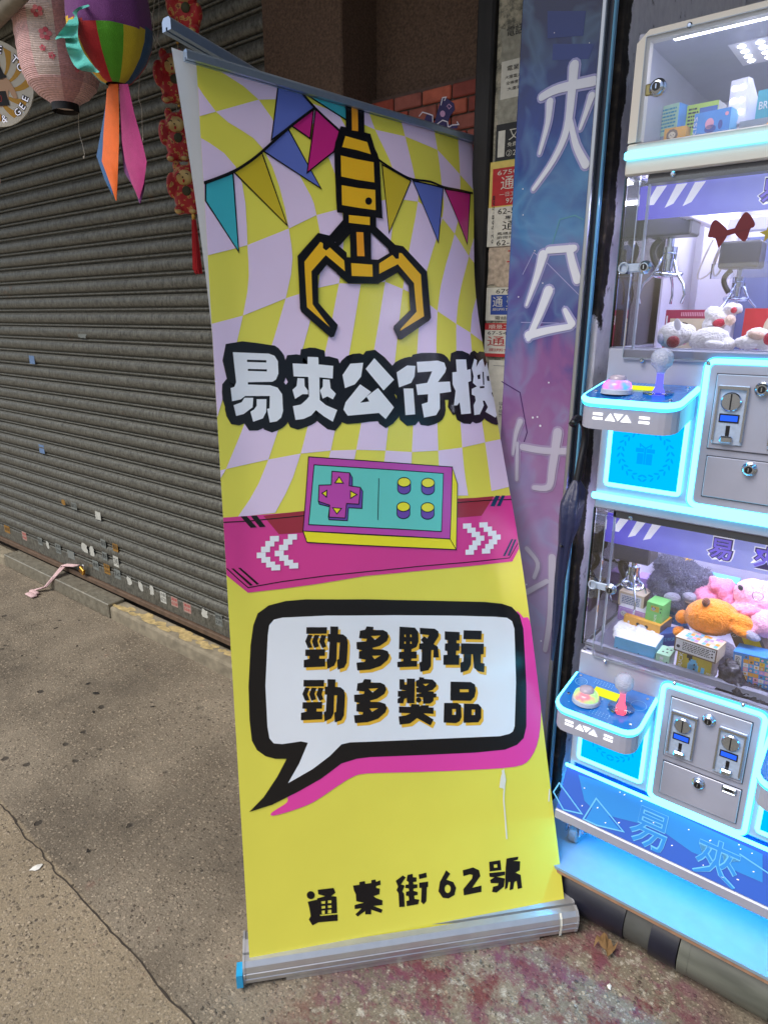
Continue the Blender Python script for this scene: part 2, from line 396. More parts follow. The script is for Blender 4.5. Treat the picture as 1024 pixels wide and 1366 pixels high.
sh = thing('roller_shutter', 'closed grey metal roller shutter of horizontal slats with rust spots', 'roller shutter', (-3.6, YS, .1))
PIT = .0715; prof = [(.012, 0), (.012, .0035), (.001, .0045), (-.0015, .0075), (-.0015, .0105), (.001, .0135), (.011, .0145), (.011, .0178), (-.001, .0195), (-.0065, .026), (-.0095, .036), (-.0100, .046), (-.0080, .057), (-.003, .0665), (.009, .0695), (.0125, .0735)]
vs = []
for y, z in prof: vs += [(X0, y, z), (X1, y, z)]
me = bpy.data.meshes.new('slat'); me.from_pydata(vs, [], [[2 * i, 2 * i + 1, 2 * i + 3, 2 * i + 2] for i in range(len(prof) - 1)]); me.materials.append(SHM); me.shade_smooth(); me.set_sharp_from_angle(angle=math.radians(50))
for k in range(40):
    o = link('slat', me); o.location = (0, YS + random.uniform(-.0012, .0012), .205 + PIT * k + random.uniform(-.0008, .0008)); o.rotation_euler.y = random.uniform(-.0006, .0006); adopt(o, sh)
mb = MB().box(X0, X1, YS - .008, YS + .03, .118, .205, SHM, .003); rail = mb.build('bottom_rail', sh)
mb = MB().box(X0, X1, YS - .022, YS + .03, .088, .117, mat('rail_angle_rusty', srgb(96, 78, 64), .7, .2, noise_amt=.3, nscale=30), .003); mb.build('angle_bar', sh)
tag(MB().box(-7, xpl_ - .002 if False else X1 - .02, YS + .06, YS + .2, 0, 3.4, mat('shutter_backing_dark', srgb(40, 38, 36), .9)).build('shutter_backing'), 'added dark backing behind the closed roller shutter', 'wall')  # unseen backing added so no light leaks in between the slats
# stickers, one by one
stc = {c: mat('sticker_' + c, v, .6, noise_amt=.18, nscale=90) for c, v in dict(white=srgb(178, 180, 174), blue=srgb(96, 124, 164), ochre=srgb(140, 104, 44), pinkish=srgb(160, 132, 124), grey=srgb(112, 118, 116)).items()}
ink = mat('print_ink_black', srgb(26, 26, 28), .6); inkred = mat('print_ink_red', srgb(170, 40, 44), .6); inkgrey = mat('print_ink_grey', srgb(96, 100, 104), .6)
def shutter_sticker(px, py, w, h, c, writing=None, torn=False):
    lo = py > 695 + px * .42
    Yq = YS - (.0085 if lo else .0102); p = onY(px, py, Yq); pr = Print(facing(Yq, p.x, p.z), base=.0004)
    if torn:
        rnd = random.Random(int(px * 7 + py)); pr.poly([[(max(-w * .5, min(w * .5, w * .72 * math.cos(a) * (.45 + .6 * rnd.random()))), max(-h * .5, min(h * .5, h * .72 * math.sin(a) * (.45 + .6 * rnd.random())))) for a in [6.283 * i / 17 for i in range(17)]]], stc[c])
    else: pr.rect(-w / 2, -h / 2, w / 2, h / 2, stc[c])
    if writing:
        for i, r in enumerate(writing): pr.text(r, -w * .42, h * .5 - (i + 1) * h / (len(writing) + .3) + h * .03, h / (len(writing) + .3) * .7, ink if c != 'pinkish' else inkred, 1, w=w * .84)
    pr.build('sticker', rail)
for a in ((78, 732, .065, .06, 'grey', ['通渠', '2568']), (33, 715, .06, .055, 'pinkish', ['通渠', '9468']), (54, 722, .055, .05, 'grey', ['電話']), (64, 727, .035, .05, 'white', None, 1), (10, 706, .08, .05, 'ochre', ['通渠']),
          (113, 730, .07, .06, 'white', None, 1), (123, 735, .05, .06, 'white', None, 1), (95, 740, .08, .05, 'grey', None), (128, 754, .06, .055, 'grey', ['維修']), (143, 759, .06, .06, 'ochre', ['通渠', '5641']),
          (157, 766, .06, .055, 'grey', ['電 6412']), (140, 742, .05, .05, 'grey', ['搬屋']), (155, 749, .05, .06, 'white', ['2342']), (173, 775, .05, .05, 'white', None, 1), (188, 782, .04, .055, 'white', None, 1),
          (203, 788, .045, .055, 'white', None, 1), (218, 797, .05, .06, 'white', ['冷氣', '6731']), (233, 803, .055, .05, 'pinkish', ['通渠', '62-568']), (250, 811, .06, .05, 'pinkish', ['通渠', '5641']), (273, 818, .05, .045, 'white', None, 1), (292, 827, .05, .06, 'grey', ['開鎖', '2391'])):
    shutter_sticker(*a)
for a in ((43, 480, .06, .045, 'blue'), (56, 599, .06, .05, 'blue'), (110, 447, .085, .030, 'grey', None, 1), (85, 670, .045, .035, 'ochre', None, 1), (99, 675, .06, .04, 'grey', ['8823']), (131, 688, .055, .045, 'white'), (138, 725, .05, .05, 'grey', ['搬運']), (154, 730, .05, .05, 'ochre', ['搬屋'])):
    shutter_sticker(*a)
# ---- threshold: checker plate cover on the left, yellowed kerb on the right
plate = mat('checker_plate_steel', srgb(150, 146, 132), .42, .6, noise_amt=.25, nscale=30, bump=.2)
xa, xb = onZ(8, 745, .05).x, onZ(161, 808, .05).x
tc = thing('threshold_cover', 'worn metal checker plate step cover along the foot of the shutter', 'step cover', ((xa + xb) / 2, 1.67, 0))
mb = MB().box(xa, xb, 1.615, 1.712, .002, .082, plate, .004); mb.build('plate', tc)
mb = MB(); n = 0; x = xa + .02; i = 0
while x < xb - .02:
    for jj in range(3):
        M = Matrix.Translation((x + (.018 if jj % 2 else 0), 1.634 + jj * .028, .083)) @ Matrix.Rotation(math.radians(45 if (i + jj) % 2 else -45), 4, 'Z'); mb.ell((0, 0, 0), (.013, .0035, .002), plate, 8, 4, M=M.to_3x3()) if False else mb.add([M @ Vector(q) for q in ((-.014, 0, 0), (0, -.0035, 0), (.014, 0, 0), (0, .0035, 0), (0, 0, .0016))], [[0, 1, 4], [1, 2, 4], [2, 3, 4], [3, 0, 4]], plate)
    for jj in range(2):
        M = Matrix.Translation((x + (.018 if jj % 2 else 0), 1.6145, .022 + jj * .032)) @ Matrix.Rotation(math.radians(90), 4, 'X') @ Matrix.Rotation(math.radians(45 if (i + jj) % 2 else -45), 4, 'Z'); mb.add([M @ Vector(q) for q in ((-.014, 0, 0), (0, -.0035, 0), (.014, 0, 0), (0, .0035, 0), (0, 0, .0016))], [[0, 1, 4], [1, 2, 4], [2, 3, 4], [3, 0, 4]], plate)
    x += .036; i += 1
tag(mb.build('tread_pattern', tc, fix=False), kind='stuff')
kerbm = mat('old_kerb_concrete', srgb(132, 124, 106), .9, noise_amt=.35, nscale=18, bump=.7, bscale=60)
kerbm.node_tree.nodes['Principled BSDF']
yk = mat('flaked_yellow_paint', srgb(176, 156, 108), .85, noise_amt=.4, nscale=40, bump=.5)
kb = thing('kerb', 'low concrete kerb with flaking yellow paint right of the checker plate', 'kerb', ((xb - 1.5) / 2, 1.67, 0))
MB().box(xb + .004, -.90, 1.618, 1.715, -.05, .070, kerbm, .012, seg=2).build('kerb_stone', kb)
mb = MB(); rnd = random.Random(4)
for i in range(34):
    x = xb + .03 + i * .045 + rnd.random() * .03; y = 1.64 + rnd.random() * .05; r = .014 + .02 * rnd.random()
    mb.add([(x + r * (1 + rnd.random()) * math.cos(a), min(1.708, max(1.633, y + r * .7 * (.6 + rnd.random()) * math.sin(a))), .0705 + rnd.random() * .001) for a in [6.283 * q / 9 for q in range(9)]], [list(range(9))], yk)
tag(mb.build('paint_flakes', kb, fix=False), kind='stuff')
MB().box(-6, xa - .004, 1.62, 1.712, -.05, .06, kerbm, .01).build('kerb_stone', kb)
# pink cloth strap tied to a brass padlock
lock = thing('padlock', 'small brass padlock hanging from the bottom rail of the shutter', 'padlock', tuple(onY(110, 760, YS - .04)))
c = onY(110, 761, YS - .035); brass = mat('brass_worn', srgb(176, 130, 56), .35, .9); steel = mat('steel_bright', srgb(190, 192, 196), .25, .95)
M = Matrix.Translation(c) @ Matrix.Rotation(.5, 4, 'Y'); MB().box(-.022, .022, -.009, .009, -.02, .018, brass, .004, M=M).build('lock_body', lock)
MB().tube([M @ Vector((.014 * math.cos(a), 0, .018 + .024 * math.sin(a))) for a in [math.pi * i / 10 for i in range(11)]], .0035, steel, 8).build('shackle', lock, True)
cl = mat('pink_cloth', srgb(206, 176, 178), .9, noise_amt=.15, bump=.4, bscale=400); mb = MB()
p0 = onY(101, 756, YS - .05); p1 = onZ(85, 755, .125); p2 = onZ(72, 770, .09); p3 = onZ(60, 784, .02); p4 = onZ(48, 790, .012)
for k in range(3):
    o = Vector((.012 * (k - 1), .006 * k, .004 * k)); pts = [p0 + o, p1 + o * 1.2, p2 + o * .8, p3 + o * .5, p4 + o * 1.8 + Vector((-.02, .01 * (k - 1), 0))]
    sm = []
    for i in range(4):
        for t in (0, .25, .5, .75): sm.append(pts[i].lerp(pts[i + 1], t))
    sm.append(pts[-1]); mb.tube(sm, .011, cl, 8, flat=.35)
mb.box(p4.x - .05, p4.x + .03, p4.y - .018, p4.y + .012, .004, .018, cl, .006); mb.box(p4.x - .03, p4.x + .055, p4.y - .05, p4.y - .012, .004, .016, cl, .006)
tag(mb.build('cloth_strap', smooth=True), 'pale pink cloth strap tied to the padlock and trailing over the step', 'strap')

# ---- granite pillar and recess between the shops
gran = mat('brown_pebble_wall', srgb(92, 72, 58), .85, noise_amt=.5, nscale=160, bump=.9, bscale=190)
YP = 1.66; xpl, xpr = onY(350, 50, YP).x, onY(455.5, 50, YP).x; YR = onX(501, 50, xpr).y
tag(MB().box(xpl, xpr, YP, YR + .5, 0.0, 3.4, gran, .004).build('wall_pillar'), 'brown pebble finished pillar at the right end of the shutter', 'pillar')
tag(MB().box(xpr + .002, -.80, YR, YR + .3, 0, 3.4, gran).build('recessed_wall'), 'brown pebble finished wall set back behind the leaning banner', 'wall')
# printed brick board with graffiti
pb0 = onY(512, 140, YR - .02); pb1 = onY(660, 96, YR - .02)
bb = thing('brick_board', 'red brick patterned board with purple graffiti on the recessed wall', 'sign board', ((pb0.x + pb1.x) / 2, YR - .02, 2.0))
mort = mat('brick_mortar_grey', srgb(92, 74, 66), .9, noise_amt=.25); brm = [mat('brick_red', c, .8, noise_amt=.3, nscale=25, bump=.4) for c in (srgb(168, 76, 58), srgb(150, 84, 72), srgb(178, 92, 70), srgb(138, 66, 56))]
zt = pb0.z + .015
xl = pb0.x - .06; xr = pb1.x
MB().box(xl, xr, YR - .018, YR - .001, zt - .42, zt + .005, mort).build('board', bb)
rows = 10; bh = .036; bw = .098
for r in range(rows):
    x = xl - (bw / 2 if r % 2 else 0); z = zt - (r + 1) * (bh + .005)
    i = 0
    while x < xr:
        a, c2 = max(x, xl), min(x + bw, xr)
        if c2 - a > .02: MB().box(a, c2, YR - .026, YR - .017, z, z + bh, brm[(r * 3 + i * 5) % 4], .003).build('brick', bb)
        x += bw + .005; i += 1
gp = Print(facing(YR - .0265)); gd = mat('graffiti_navy', srgb(44, 34, 92), .6); gl = mat('graffiti_lilac', srgb(196, 150, 190), .6); gw = mat('graffiti_white', srgb(220, 214, 226), .6)
def gpx(pts): return [(lambda q: (q.x, q.z))(onY(440 + a * .2148, 110 + b * .2148, YR - .0265)) for a, b in pts]
gp.poly(gpx([(690, 100), (720, 95), (770, 130), (775, 170), (745, 210), (720, 290), (650, 250), (665, 190)]), gd, 0)
gp.poly(gpx([(585, 235), (600, 200), (635, 200), (640, 245), (700, 280), (600, 260)]), gd, 0)
gp.poly(gpx(circ(700, 195, 16, 20)), gl, 2); gp.poly(gpx([(705, 255), (760, 265), (800, 250), (790, 285), (700, 290)]), gd, 1)
gp.stroke(gpx([(690, 140), (700, 95), (722, 92), (712, 112)]), .003, gw, 2); gp.stroke(gpx([(665, 260), (700, 235), (730, 245), (735, 280), (760, 265), (800, 262), (790, 245)]), .003, gw, 2); gp.stroke(gpx([(555, 210), (575, 185), (610, 195), (638, 205), (640, 245)]), .003, gw, 2)
gp.stroke(gpx([(725, 150), (740, 135), (755, 150), (740, 165), (732, 152)]), .002, gl, 2)
gp.build('graffiti', bb)
# ---- old post and the poster wall between the shops
oldp = mat('blackened_post', srgb(30, 28, 28), .7, noise_amt=.5, nscale=30, bump=.8, bscale=50, stretch=(1, 1, .3))
YO = 1.70
xo0, xo1 = onY(634, 60, 1.685).x, onY(657, 60, 1.685).x
tag(MB().box(xo0, xo1, 1.685, YR + .1, 0, 3.4, oldp, .006).build('old_post'), 'blackened vertical post left of the wall of pasted notices', 'post')
def poster_wall_mat():
    m = mat('glue_stained_wall', srgb(120, 116, 100), .85, bump=.7, bscale=45); n, l = m.node_tree.nodes, m.node_tree.links; b = n['Principled BSDF']
    geo = N(m, 'ShaderNodeNewGeometry'); t = N(m, 'ShaderNodeTexNoise'); t.inputs['Scale'].default_value = 34; t.inputs['Detail'].default_value = 10; t.inputs['Roughness'].default_value = .75; l.new(geo.outputs['Position'], t.inputs[0])
    r = ramp(m, [(.33, srgb(40, 40, 38)), (.44, srgb(112, 110, 98)), (.55, srgb(168, 162, 142)), (.68, srgb(190, 176, 156)), (.76, srgb(150, 104, 90))]); l.new(t.outputs[0], r.inputs[0]); l.new(r.outputs[0], b.inputs['Base Color']); return m
xq = onY(809, 50, 1.62).x
tag(MB().box(xo1 + .002, xq + .02, YO, YR + .1, 0, 3.4, poster_wall_mat(), .004).build('notice_wall'), 'narrow dirty wall strip pasted over with torn notices beside the purple panel', 'wall')
pw = {c: mat('notice_' + c, v, .75, noise_amt=.12, nscale=60) for c, v in dict(white=srgb(206, 204, 192), red=srgb(176, 40, 44), yellow=srgb(210, 188, 100), blue=srgb(40, 70, 150), black=srgb(38, 40, 42), green=srgb(48, 100, 60)).items()}
def notice(label, x0, y0, x1, y1, layers, bg, skew=0.0, d=0):
    """x0..y1: photo pixels of the paper's left-top and right-bottom"""
    Y = YO - .001 - .0012 * d; a = onY(x0, y0, Y); c = onY(x1, y1, Y); w, h = abs(c.x - a.x), abs(a.z - c.z)
    o = thing('notice', label, 'notice', (a.x, Y, c.z)); pl = facing(Y, a.x, c.z)
    mb = MB().box(a.x, a.x + w, Y - .0004, Y, c.z, a.z, pw[bg]); mb.build('paper', o)
    pr = Print(pl, base=.0006)
    for L in layers:
        if L[0] == 'r': pr.rect(L[1] * w, L[2] * h, L[3] * w, L[4] * h, L[5] if not isinstance(L[5], str) else pw[L[5]], 0)
        else: pr.text(L[1], L[2] * w, L[3] * h, L[4] * h, L[6] if not isinstance(L[6], str) else pw[L[6]], 1, w=L[5] * w if L[5] else None, rot=L[7] if len(L) > 7 else 0)
    pr.build('lettering', o); return o
notice('white torn note with three printed lines, topmost on the dirty wall', 669, 83, 720, 122, [('t', '電業公告', .15, .72, .14, .6, ink), ('t', '大廈電力設備檢修', .1, .52, .09, .85, ink), ('t', '全棟樓宇安全停電', .14, .36, .09, .8, ink), ('t', '大廈電話查詢', .18, .2, .09, .7, ink)], 'white')
notice('black notice with white characters above a green phone strip', 662, 167, 722, 216, [('t', '又德通渠', .28, .6, .27, .9, 'white'), ('t', '免費檢查 廁所 去水', .26, .46, .1, .9, 'white'), ('t', '②24小時服務', .24, .24, .16, .9, 'white'), ('r', 0, 0, 1, .17, 'green'), ('t', '即時報價 5347 2893', .08, .03, .11, .95, 'white'), ('r', .05, .25, .2, .85, 'white')], 'black', d=1)
notice('red drain clearing notice with white characters on a yellow sheet', 654, 217, 716, 276, [('r', .06, .1, 1, .86, 'red'), ('t', '67504319', .16, .72, .09, .85, 'white'), ('t', '通 關 渠', .24, .42, .27, 1.0, 'white'), ('t', '一日工程 街坊價', .22, .28, .09, .8, 'white'), ('t', '97504319', .36, .14, .1, .62, 'white')], 'yellow', d=2)
notice('white notice printed 62-568-568 in black, below the red one', 651, 278, 716, 325, [('t', '62-568-568', .2, .82, .14, .9, ink), ('t', '專業免費', .35, .67, .1, .5, ink), ('t', '通 渠', .3, .4, .24, .75, ink), ('t', '馬桶廁所去水', .2, .28, .08, .7, ink), ('t', '廚房地台水管', .2, .18, .08, .7, ink), ('t', '62-568-56', .2, .02, .13, .85, ink), ('t', '62-568-568', .13, .08, .07, .8, ink, math.pi / 2)], 'white', d=3)
notice('blue drain notice with white margins and phone number 67913579', 649, 384, 712, 428, [('r', .1, .18, 1, .78, 'blue'), ('t', '67913579', .2, .82, .13, .8, ink), ('t', '通 聖王 渠', .14, .42, .32, 1.0, 'white'), ('t', '廁所免費檢查', .14, .3, .09, .8, 'white'), ('t', '電話 67913579', .2, .03, .11, .8, ink)], 'white', d=1)
notice('white notice with red bands and red characters, second from the bottom', 647, 431, 708, 478, [('r', 0, .8, 1, 1, 'red'), ('r', 0, 0, 1, .1, 'red'), ('t', '順景工程公司', .08, .83, .13, .9, 'white'), ('t', '67-54-54-54', .06, .66, .1, .9, ink), ('t', '通 渠', .06, .32, .3, .9, inkred), ('t', '廁所免費檢', .1, .16, .1, .8, inkred)], 'white', d=3)
notice('plain white sheet with faint grey columns, lowest on the dirty wall', 652, 480, 706, 610, [('t', '本公司專業各類', .7, .3, .12, .5, inkgrey, math.pi / 2), ('t', '通渠工程', .45, .4, .1, .3, inkgrey, math.pi / 2), ('r', .1, .94, .7, .945, inkgrey)], 'white', d=1)

flo = mat('notice_faded_floral', srgb(176, 160, 142), .8, noise_amt=.45, nscale=70); rem = mat('notice_remnant', srgb(150, 148, 134), .85, noise_amt=.35, nscale=60)
def torn_notice(label, pts, m, d, extra=()):
    Y = YO - .0008 - .0008 * d; q = [onY(x, y, Y) for x, y in pts]; o = thing('torn_notice', label, 'notice', tuple(q[0])); rnd = random.Random(int(pts[0][1])); out = []
    for a, b in zip(q, q[1:] + q[:1]):
        for t in (0, .2, .4, .6, .8): p = a.lerp(b, t); out.append((p.x + rnd.uniform(-.003, .003), p.z + rnd.uniform(-.003, .003)))
    MB().prism(out, Y, Y - .0005, m, lambda u, v, w: Vector((u, w, v))).build('paper', o, fix=True)
    pr = Print(facing(Y - .0005))
    for (x, y, h, tx, im) in extra: c = onY(x, y, Y); pr.text(tx, c.x, c.z, h, im, 1)
    if extra: pr.build('lettering', o)
torn_notice('faded torn paper with brown blotches and one red character, above the blue notice', [(652, 329), (700, 320), (698, 376), (672, 383), (650, 380)], flo, 1, ((676, 350, .030, '工', inkred),))
torn_notice('grey torn paper remnant stuck between the topmost white note and the black notice', [(664, 122), (700, 114), (699, 160), (680, 170), (663, 166)], rem, 0)
torn_notice('yellowed torn strip of paper under the red notice on the dirty wall', [(653, 272), (695, 262), (694, 280), (652, 288)], pw['yellow'], 1)
torn_notice('pale torn sheet near the top of the dirty wall, above the printed white note', [(668, 40), (702, 30), (700, 78), (668, 86)], rem, 0, ((676, 50, .022, '電話', ink),))
# ---- tall purple shop panel with glowing characters
def panel_mat():
    m = mat('printed_panel', (.1, .1, .3, 1), .12, spec=.6); n, l = m.node_tree.nodes, m.node_tree.links; b = n['Principled BSDF']
    geo = N(m, 'ShaderNodeNewGeometry'); sp = N(m, 'ShaderNodeSeparateXYZ'); l.new(geo.outputs['Position'], sp.inputs[0])
    t = N(m, 'ShaderNodeTexNoise'); t.inputs['Scale'].default_value = 5.5; t.inputs['Detail'].default_value = 5; t.inputs['Distortion'].default_value = 1.6; l.new(geo.outputs['Position'], t.inputs[0])
    mr = N(m, 'ShaderNodeMapRange'); mr.inputs[1].default_value = .25; mr.inputs[2].default_value = 2.3; l.new(sp.outputs[2], mr.inputs[0])
    ad = N(m, 'ShaderNodeMath', operation='MULTIPLY_ADD'); l.new(t.outputs[0], ad.inputs[0]); ad.inputs[1].default_value = .22; l.new(mr.outputs[0], ad.inputs[2])
    sb = N(m, 'ShaderNodeMath', operation='SUBTRACT'); l.new(ad.outputs[0], sb.inputs[0]); sb.inputs[1].default_value = .11
    r = ramp(m, [(.10, srgb(150, 150, 190)), (.30, srgb(150, 128, 172)), (.46, srgb(140, 104, 152)), (.56, srgb(128, 84, 140)), (.61, srgb(66, 74, 140)), (.67, srgb(84, 74, 142)), (.74, srgb(62, 118, 172)), (.82, srgb(28, 52, 130)), (.95, srgb(16, 24, 74))]); l.new(sb.outputs[0], r.inputs[0])
    w = N(m, 'ShaderNodeTexNoise'); w.inputs['Scale'].default_value = 6; w.inputs['Detail'].default_value = 2; w.inputs['Distortion'].default_value = 1.5; l.new(geo.outputs['Position'], w.inputs[0])
    wr = ramp(m, [(.46, (0, 0, 0, 1)), (.58, (.22, .22, .22, 1)), (.72, (0, 0, 0, 1))]); l.new(w.outputs[0], wr.inputs[0])
    mx = N(m, 'ShaderNodeMix', data_type='RGBA'); l.new(wr.outputs[0], mx.inputs[0]); l.new(r.outputs[0], mx.inputs[6]); mx.inputs[7].default_value = srgb(120, 170, 206)
    l.new(mx.outputs[2], b.inputs['Base Color']); return m
YB = 1.62; xb0 = onY(695, 30, YB).x
pn = thing('printed_panel', 'tall glossy blue to purple shop panel with white brush characters', 'shop panel', ((xb0 + xq) / 2, YB, 0))
MB().box(xb0, xq, YB, YO - .008, 0.002, 3.0, panel_mat(), .002).build('panel', pn)
pr = Print(facing(YB)); glow = mat('character_white', srgb(214, 218, 232), .15); halo = mat('character_halo', srgb(150, 150, 200), .15); sh2 = mat('panel_print_dark', srgb(70, 40, 96), .15); tealp = mat('panel_print_teal', srgb(80, 140, 160), .15)
lim = xq - .004
def bpx(pts, o=(620, 0, .366)):
    r = []
    for a, b2 in pts:
        q = onY(o[0] + a * o[2], o[1] + b2 * o[2], YB); r.append((min(q.x, lim), q.z))
    return r
bk = 0
glow2 = mat('character_faded', srgb(176, 172, 194), .2); halo2 = mat('character_halo_faded', srgb(150, 134, 172), .2)
def brush(pts, w0, w1, o=(620, 0, .366), n=9):
    global bk
    bk += 1; gA, hA = (glow, halo) if o[1] == 0 else (glow2, halo2)
    q = bpx(smooth2(pts), o); ws = [w0 + (w1 - w0) * i / max(1, len(q) - 1) for i in range(len(q))]; p1 = Print(facing(YB))
    p1.stroke(q, [w * 1.35 + .010 for w in ws], hA, 0 + .1 * bk); p1.stroke(q, [w * 1.35 for w in ws], gA, 4 + .1 * bk); p1.build('brush_stroke', pn)
brush([(280, 355), (340, 325), (470, 296)], .012, .015); brush([(398, 240), (390, 330), (372, 470), (325, 580), (250, 690)], .017, .007)
brush([(310, 372), (302, 450), (272, 560)], .013, .005); brush([(385, 440), (405, 530), (440, 600)], .008, .014); brush([(462, 350), (445, 400), (420, 470)], .012, .005)
brush([(285, 930), (262, 1010), (225, 1112)], .018, .005); brush([(305, 912), (398, 905)], .012, .012); brush([(380, 905), (392, 960), (410, 1020)], .012, .015)
brush([(305, 1060), (270, 1150), (232, 1235)], .018, .010); brush([(232, 1222), (300, 1205), (385, 1190)], .016, .010); brush([(365, 1130), (390, 1180)], .008, .014)
o7 = (640, 480, .4835)
brush([(118, 240), (175, 250), (240, 252)], .013, .013, o7); brush([(215, 200), (200, 300), (190, 350), (150, 352)], .018, .010, o7); brush([(112, 170), (100, 205), (92, 260)], .012, .005, o7); brush([(104, 230), (102, 330)], .007, .007, o7)
brush([(200, 545), (195, 700), (180, 800)], .016, .010, o7); brush([(130, 520), (160, 560), (150, 600)], .010, .008, o7); brush([(130, 640), (185, 610)], .012, .010, o7)
# drawn crystal edges
pr.stroke(bpx([(295, 960), (330, 850), (345, 800), (400, 785), (430, 800)]), .003, tealp, 0); pr.stroke(bpx([(210, 1000), (250, 920), (300, 960), (420, 1080)]), .002, halo, 0); pr.stroke(bpx([(60, 60), (110, 90), (130, 200), (110, 260)], o7), .003, sh2, 0); pr.stroke(bpx([(10, 260), (110, 262)], (690, 300, .5)), .002, halo, 0)
pr.poly(bpx([(300, 40), (440, 40), (430, 130), (300, 140)]), mat('panel_print_navy', srgb(34, 52, 120), .15), 0); pr.poly(bpx([(320, 160), (470, 160), (450, 215), (318, 220)]), mat('panel_print_navy2', srgb(40, 58, 128), .15), 0)
rnd = random.Random(11)
for i in range(26):
    z = .5 + rnd.random() * 1.7; x = xb0 + .01 + rnd.random() * (xq - xb0 - .02); pr.poly([circ(x, z, .0012 + .002 * rnd.random(), n=8)], glow, 1)
pr.build('panel_print', pn)
# ---- metal and glass door edge in front of the jamb
alu = mat('aluminium', srgb(176, 180, 186), .3, .85, noise_amt=.06, nscale=60, stretch=(1, 1, .1)); edge = mat('glass_edge_blue', srgb(120, 190, 230), .08, trans=.3, emit=None); dk = mat('gap_dark_navy', srgb(20, 28, 48), .25)
xs0 = xq; de = thing('glass_door_edge', 'tall metal framed glass door edge beside the purple panel', 'door', (xs0 + .01, 1.58, 0))
MB().box(xs0 + .001, xs0 + .012, 1.575, 1.612, .01, 3.0, alu, .002).build('frame', de); MB().box(xs0 + .0125, xs0 + .024, 1.590, 1.612, .01, 3.0, dk).build('channel', de)
MB().box(xs0 + .0245, xs0 + .030, 1.582, 1.597, .01, 3.0, edge, .002).build('glass_edge', de)
# ---- shop: jamb, back wall, ceiling, raised floor
def jamb_mat():
    m = mat('peeling_jamb', (.5, .5, .5, 1), .85, bump=.9, bscale=38); n, l = m.node_tree.nodes, m.node_tree.links; b = n['Principled BSDF']
    geo = N(m, 'ShaderNodeNewGeometry'); sp = N(m, 'ShaderNodeSeparateXYZ'); l.new(geo.outputs['Position'], sp.inputs[0])
    t = N(m, 'ShaderNodeTexNoise'); t.inputs['Scale'].default_value = 9; t.inputs['Detail'].default_value = 8; t.inputs['Roughness'].default_value = .7; l.new(geo.outputs['Position'], t.inputs[0])
    ad = N(m, 'ShaderNodeMath', operation='MULTIPLY_ADD'); l.new(t.outputs[0], ad.inputs[0]); ad.inputs[1].default_value = .10; l.new(sp.outputs[1], ad.inputs[2])
    mr = N(m, 'ShaderNodeMapRange'); mr.inputs[1].default_value = 1.706; mr.inputs[2].default_value = 1.710; l.new(ad.outputs[0], mr.inputs[0])     # black strip in front of the white paint
    za = N(m, 'ShaderNodeMath', operation='MULTIPLY_ADD'); l.new(t.outputs[0], za.inputs[0]); za.inputs[1].default_value = .35; l.new(sp.outputs[2], za.inputs[2])
    w1 = N(m, 'ShaderNodeMapRange'); w1.inputs[1].default_value = 1.44; w1.inputs[2].default_value = 1.46; l.new(za.outputs[0], w1.inputs[0])
    w2 = N(m, 'ShaderNodeMapRange'); w2.inputs[1].default_value = 1.71; w2.inputs[2].default_value = 1.73; w2.inputs[3].default_value = 1; w2.inputs[4].default_value = 0; l.new(za.outputs[0], w2.inputs[0])
    pl = N(m, 'ShaderNodeMath', operation='MULTIPLY'); l.new(w1.outputs[0], pl.inputs[0]); l.new(w2.outputs[0], pl.inputs[1])
    mxm = N(m, 'ShaderNodeMath', operation='MAXIMUM'); l.new(pl.outputs[0], mxm.inputs[0]); l.new(mr.outputs[0], mxm.inputs[1])
    t2 = N(m, 'ShaderNodeTexNoise'); t2.inputs['Scale'].default_value = 40; t2.inputs['Detail'].default_value = 8; l.new(geo.outputs['Position'], t2.inputs[0])
    rb = ramp(m, [(.3, srgb(22, 21, 22)), (.6, srgb(52, 46, 42)), (.78, srgb(96, 84, 72))]); l.new(t2.outputs[0], rb.inputs[0])
    rw = ramp(m, [(.26, srgb(110, 106, 112)), (.36, srgb(222, 220, 230)), (.7, srgb(236, 235, 242))]); l.new(t2.outputs[0], rw.inputs[0])
    mx = N(m, 'ShaderNodeMix', data_type='RGBA'); l.new(mxm.outputs[0], mx.inputs[0]); l.new(rb.outputs[0], mx.inputs[6]); l.new(rw.outputs[0], mx.inputs[7]); l.new(mx.outputs[2], b.inputs['Base Color']); return m
XJ = -.618
tag(MB().box(XJ - .035, XJ, 1.614, 2.62, 0, 3.3, jamb_mat(), .004).build('shop_jamb'), 'peeling black and white jamb wall between the purple panel and the machine', 'wall')
wallw = mat('shop_wall_pale', srgb(196, 198, 208), .7, noise_amt=.08, nscale=8); 
tag(MB().box(XJ - .1, 1.8, 2.63, 2.75, 0, 3.3, wallw).build('shop_back_wall'), 'pale back wall of the shop behind the claw machine', 'wall')
tag(MB().box(XJ - .1, 1.8, 1.5, 2.75, 3.31, 3.4, mat('shop_ceiling', srgb(120, 126, 140), .8)).build('shop_ceiling'), 'grey ceiling of the shop above the claw machine', 'ceiling')
tag(MB().box(1.82, 1.9, 1.5, 2.75, 0, 3.3, wallw).build('shop_side_wall'), 'pale side wall of the shop to the right of the machine', 'wall')
board = mat('white_floor_board', srgb(128, 150, 166), .35, noise_amt=.05, nscale=30); ply = mat('plywood_edge', srgb(150, 116, 92), .7, noise_amt=.2)
pf = thing('raised_floor', 'raised pale floor board under the claw machine with a bare wooden edge', 'floor board', (.4, 1.4, .15))
MB().box(XJ + .003, 1.8, 1.366, 2.62, .162, .17, board).build('board_top', pf); MB().box(XJ + .003, 1.8, 1.368, 2.62, .151, .1615, ply).build('board_core', pf)
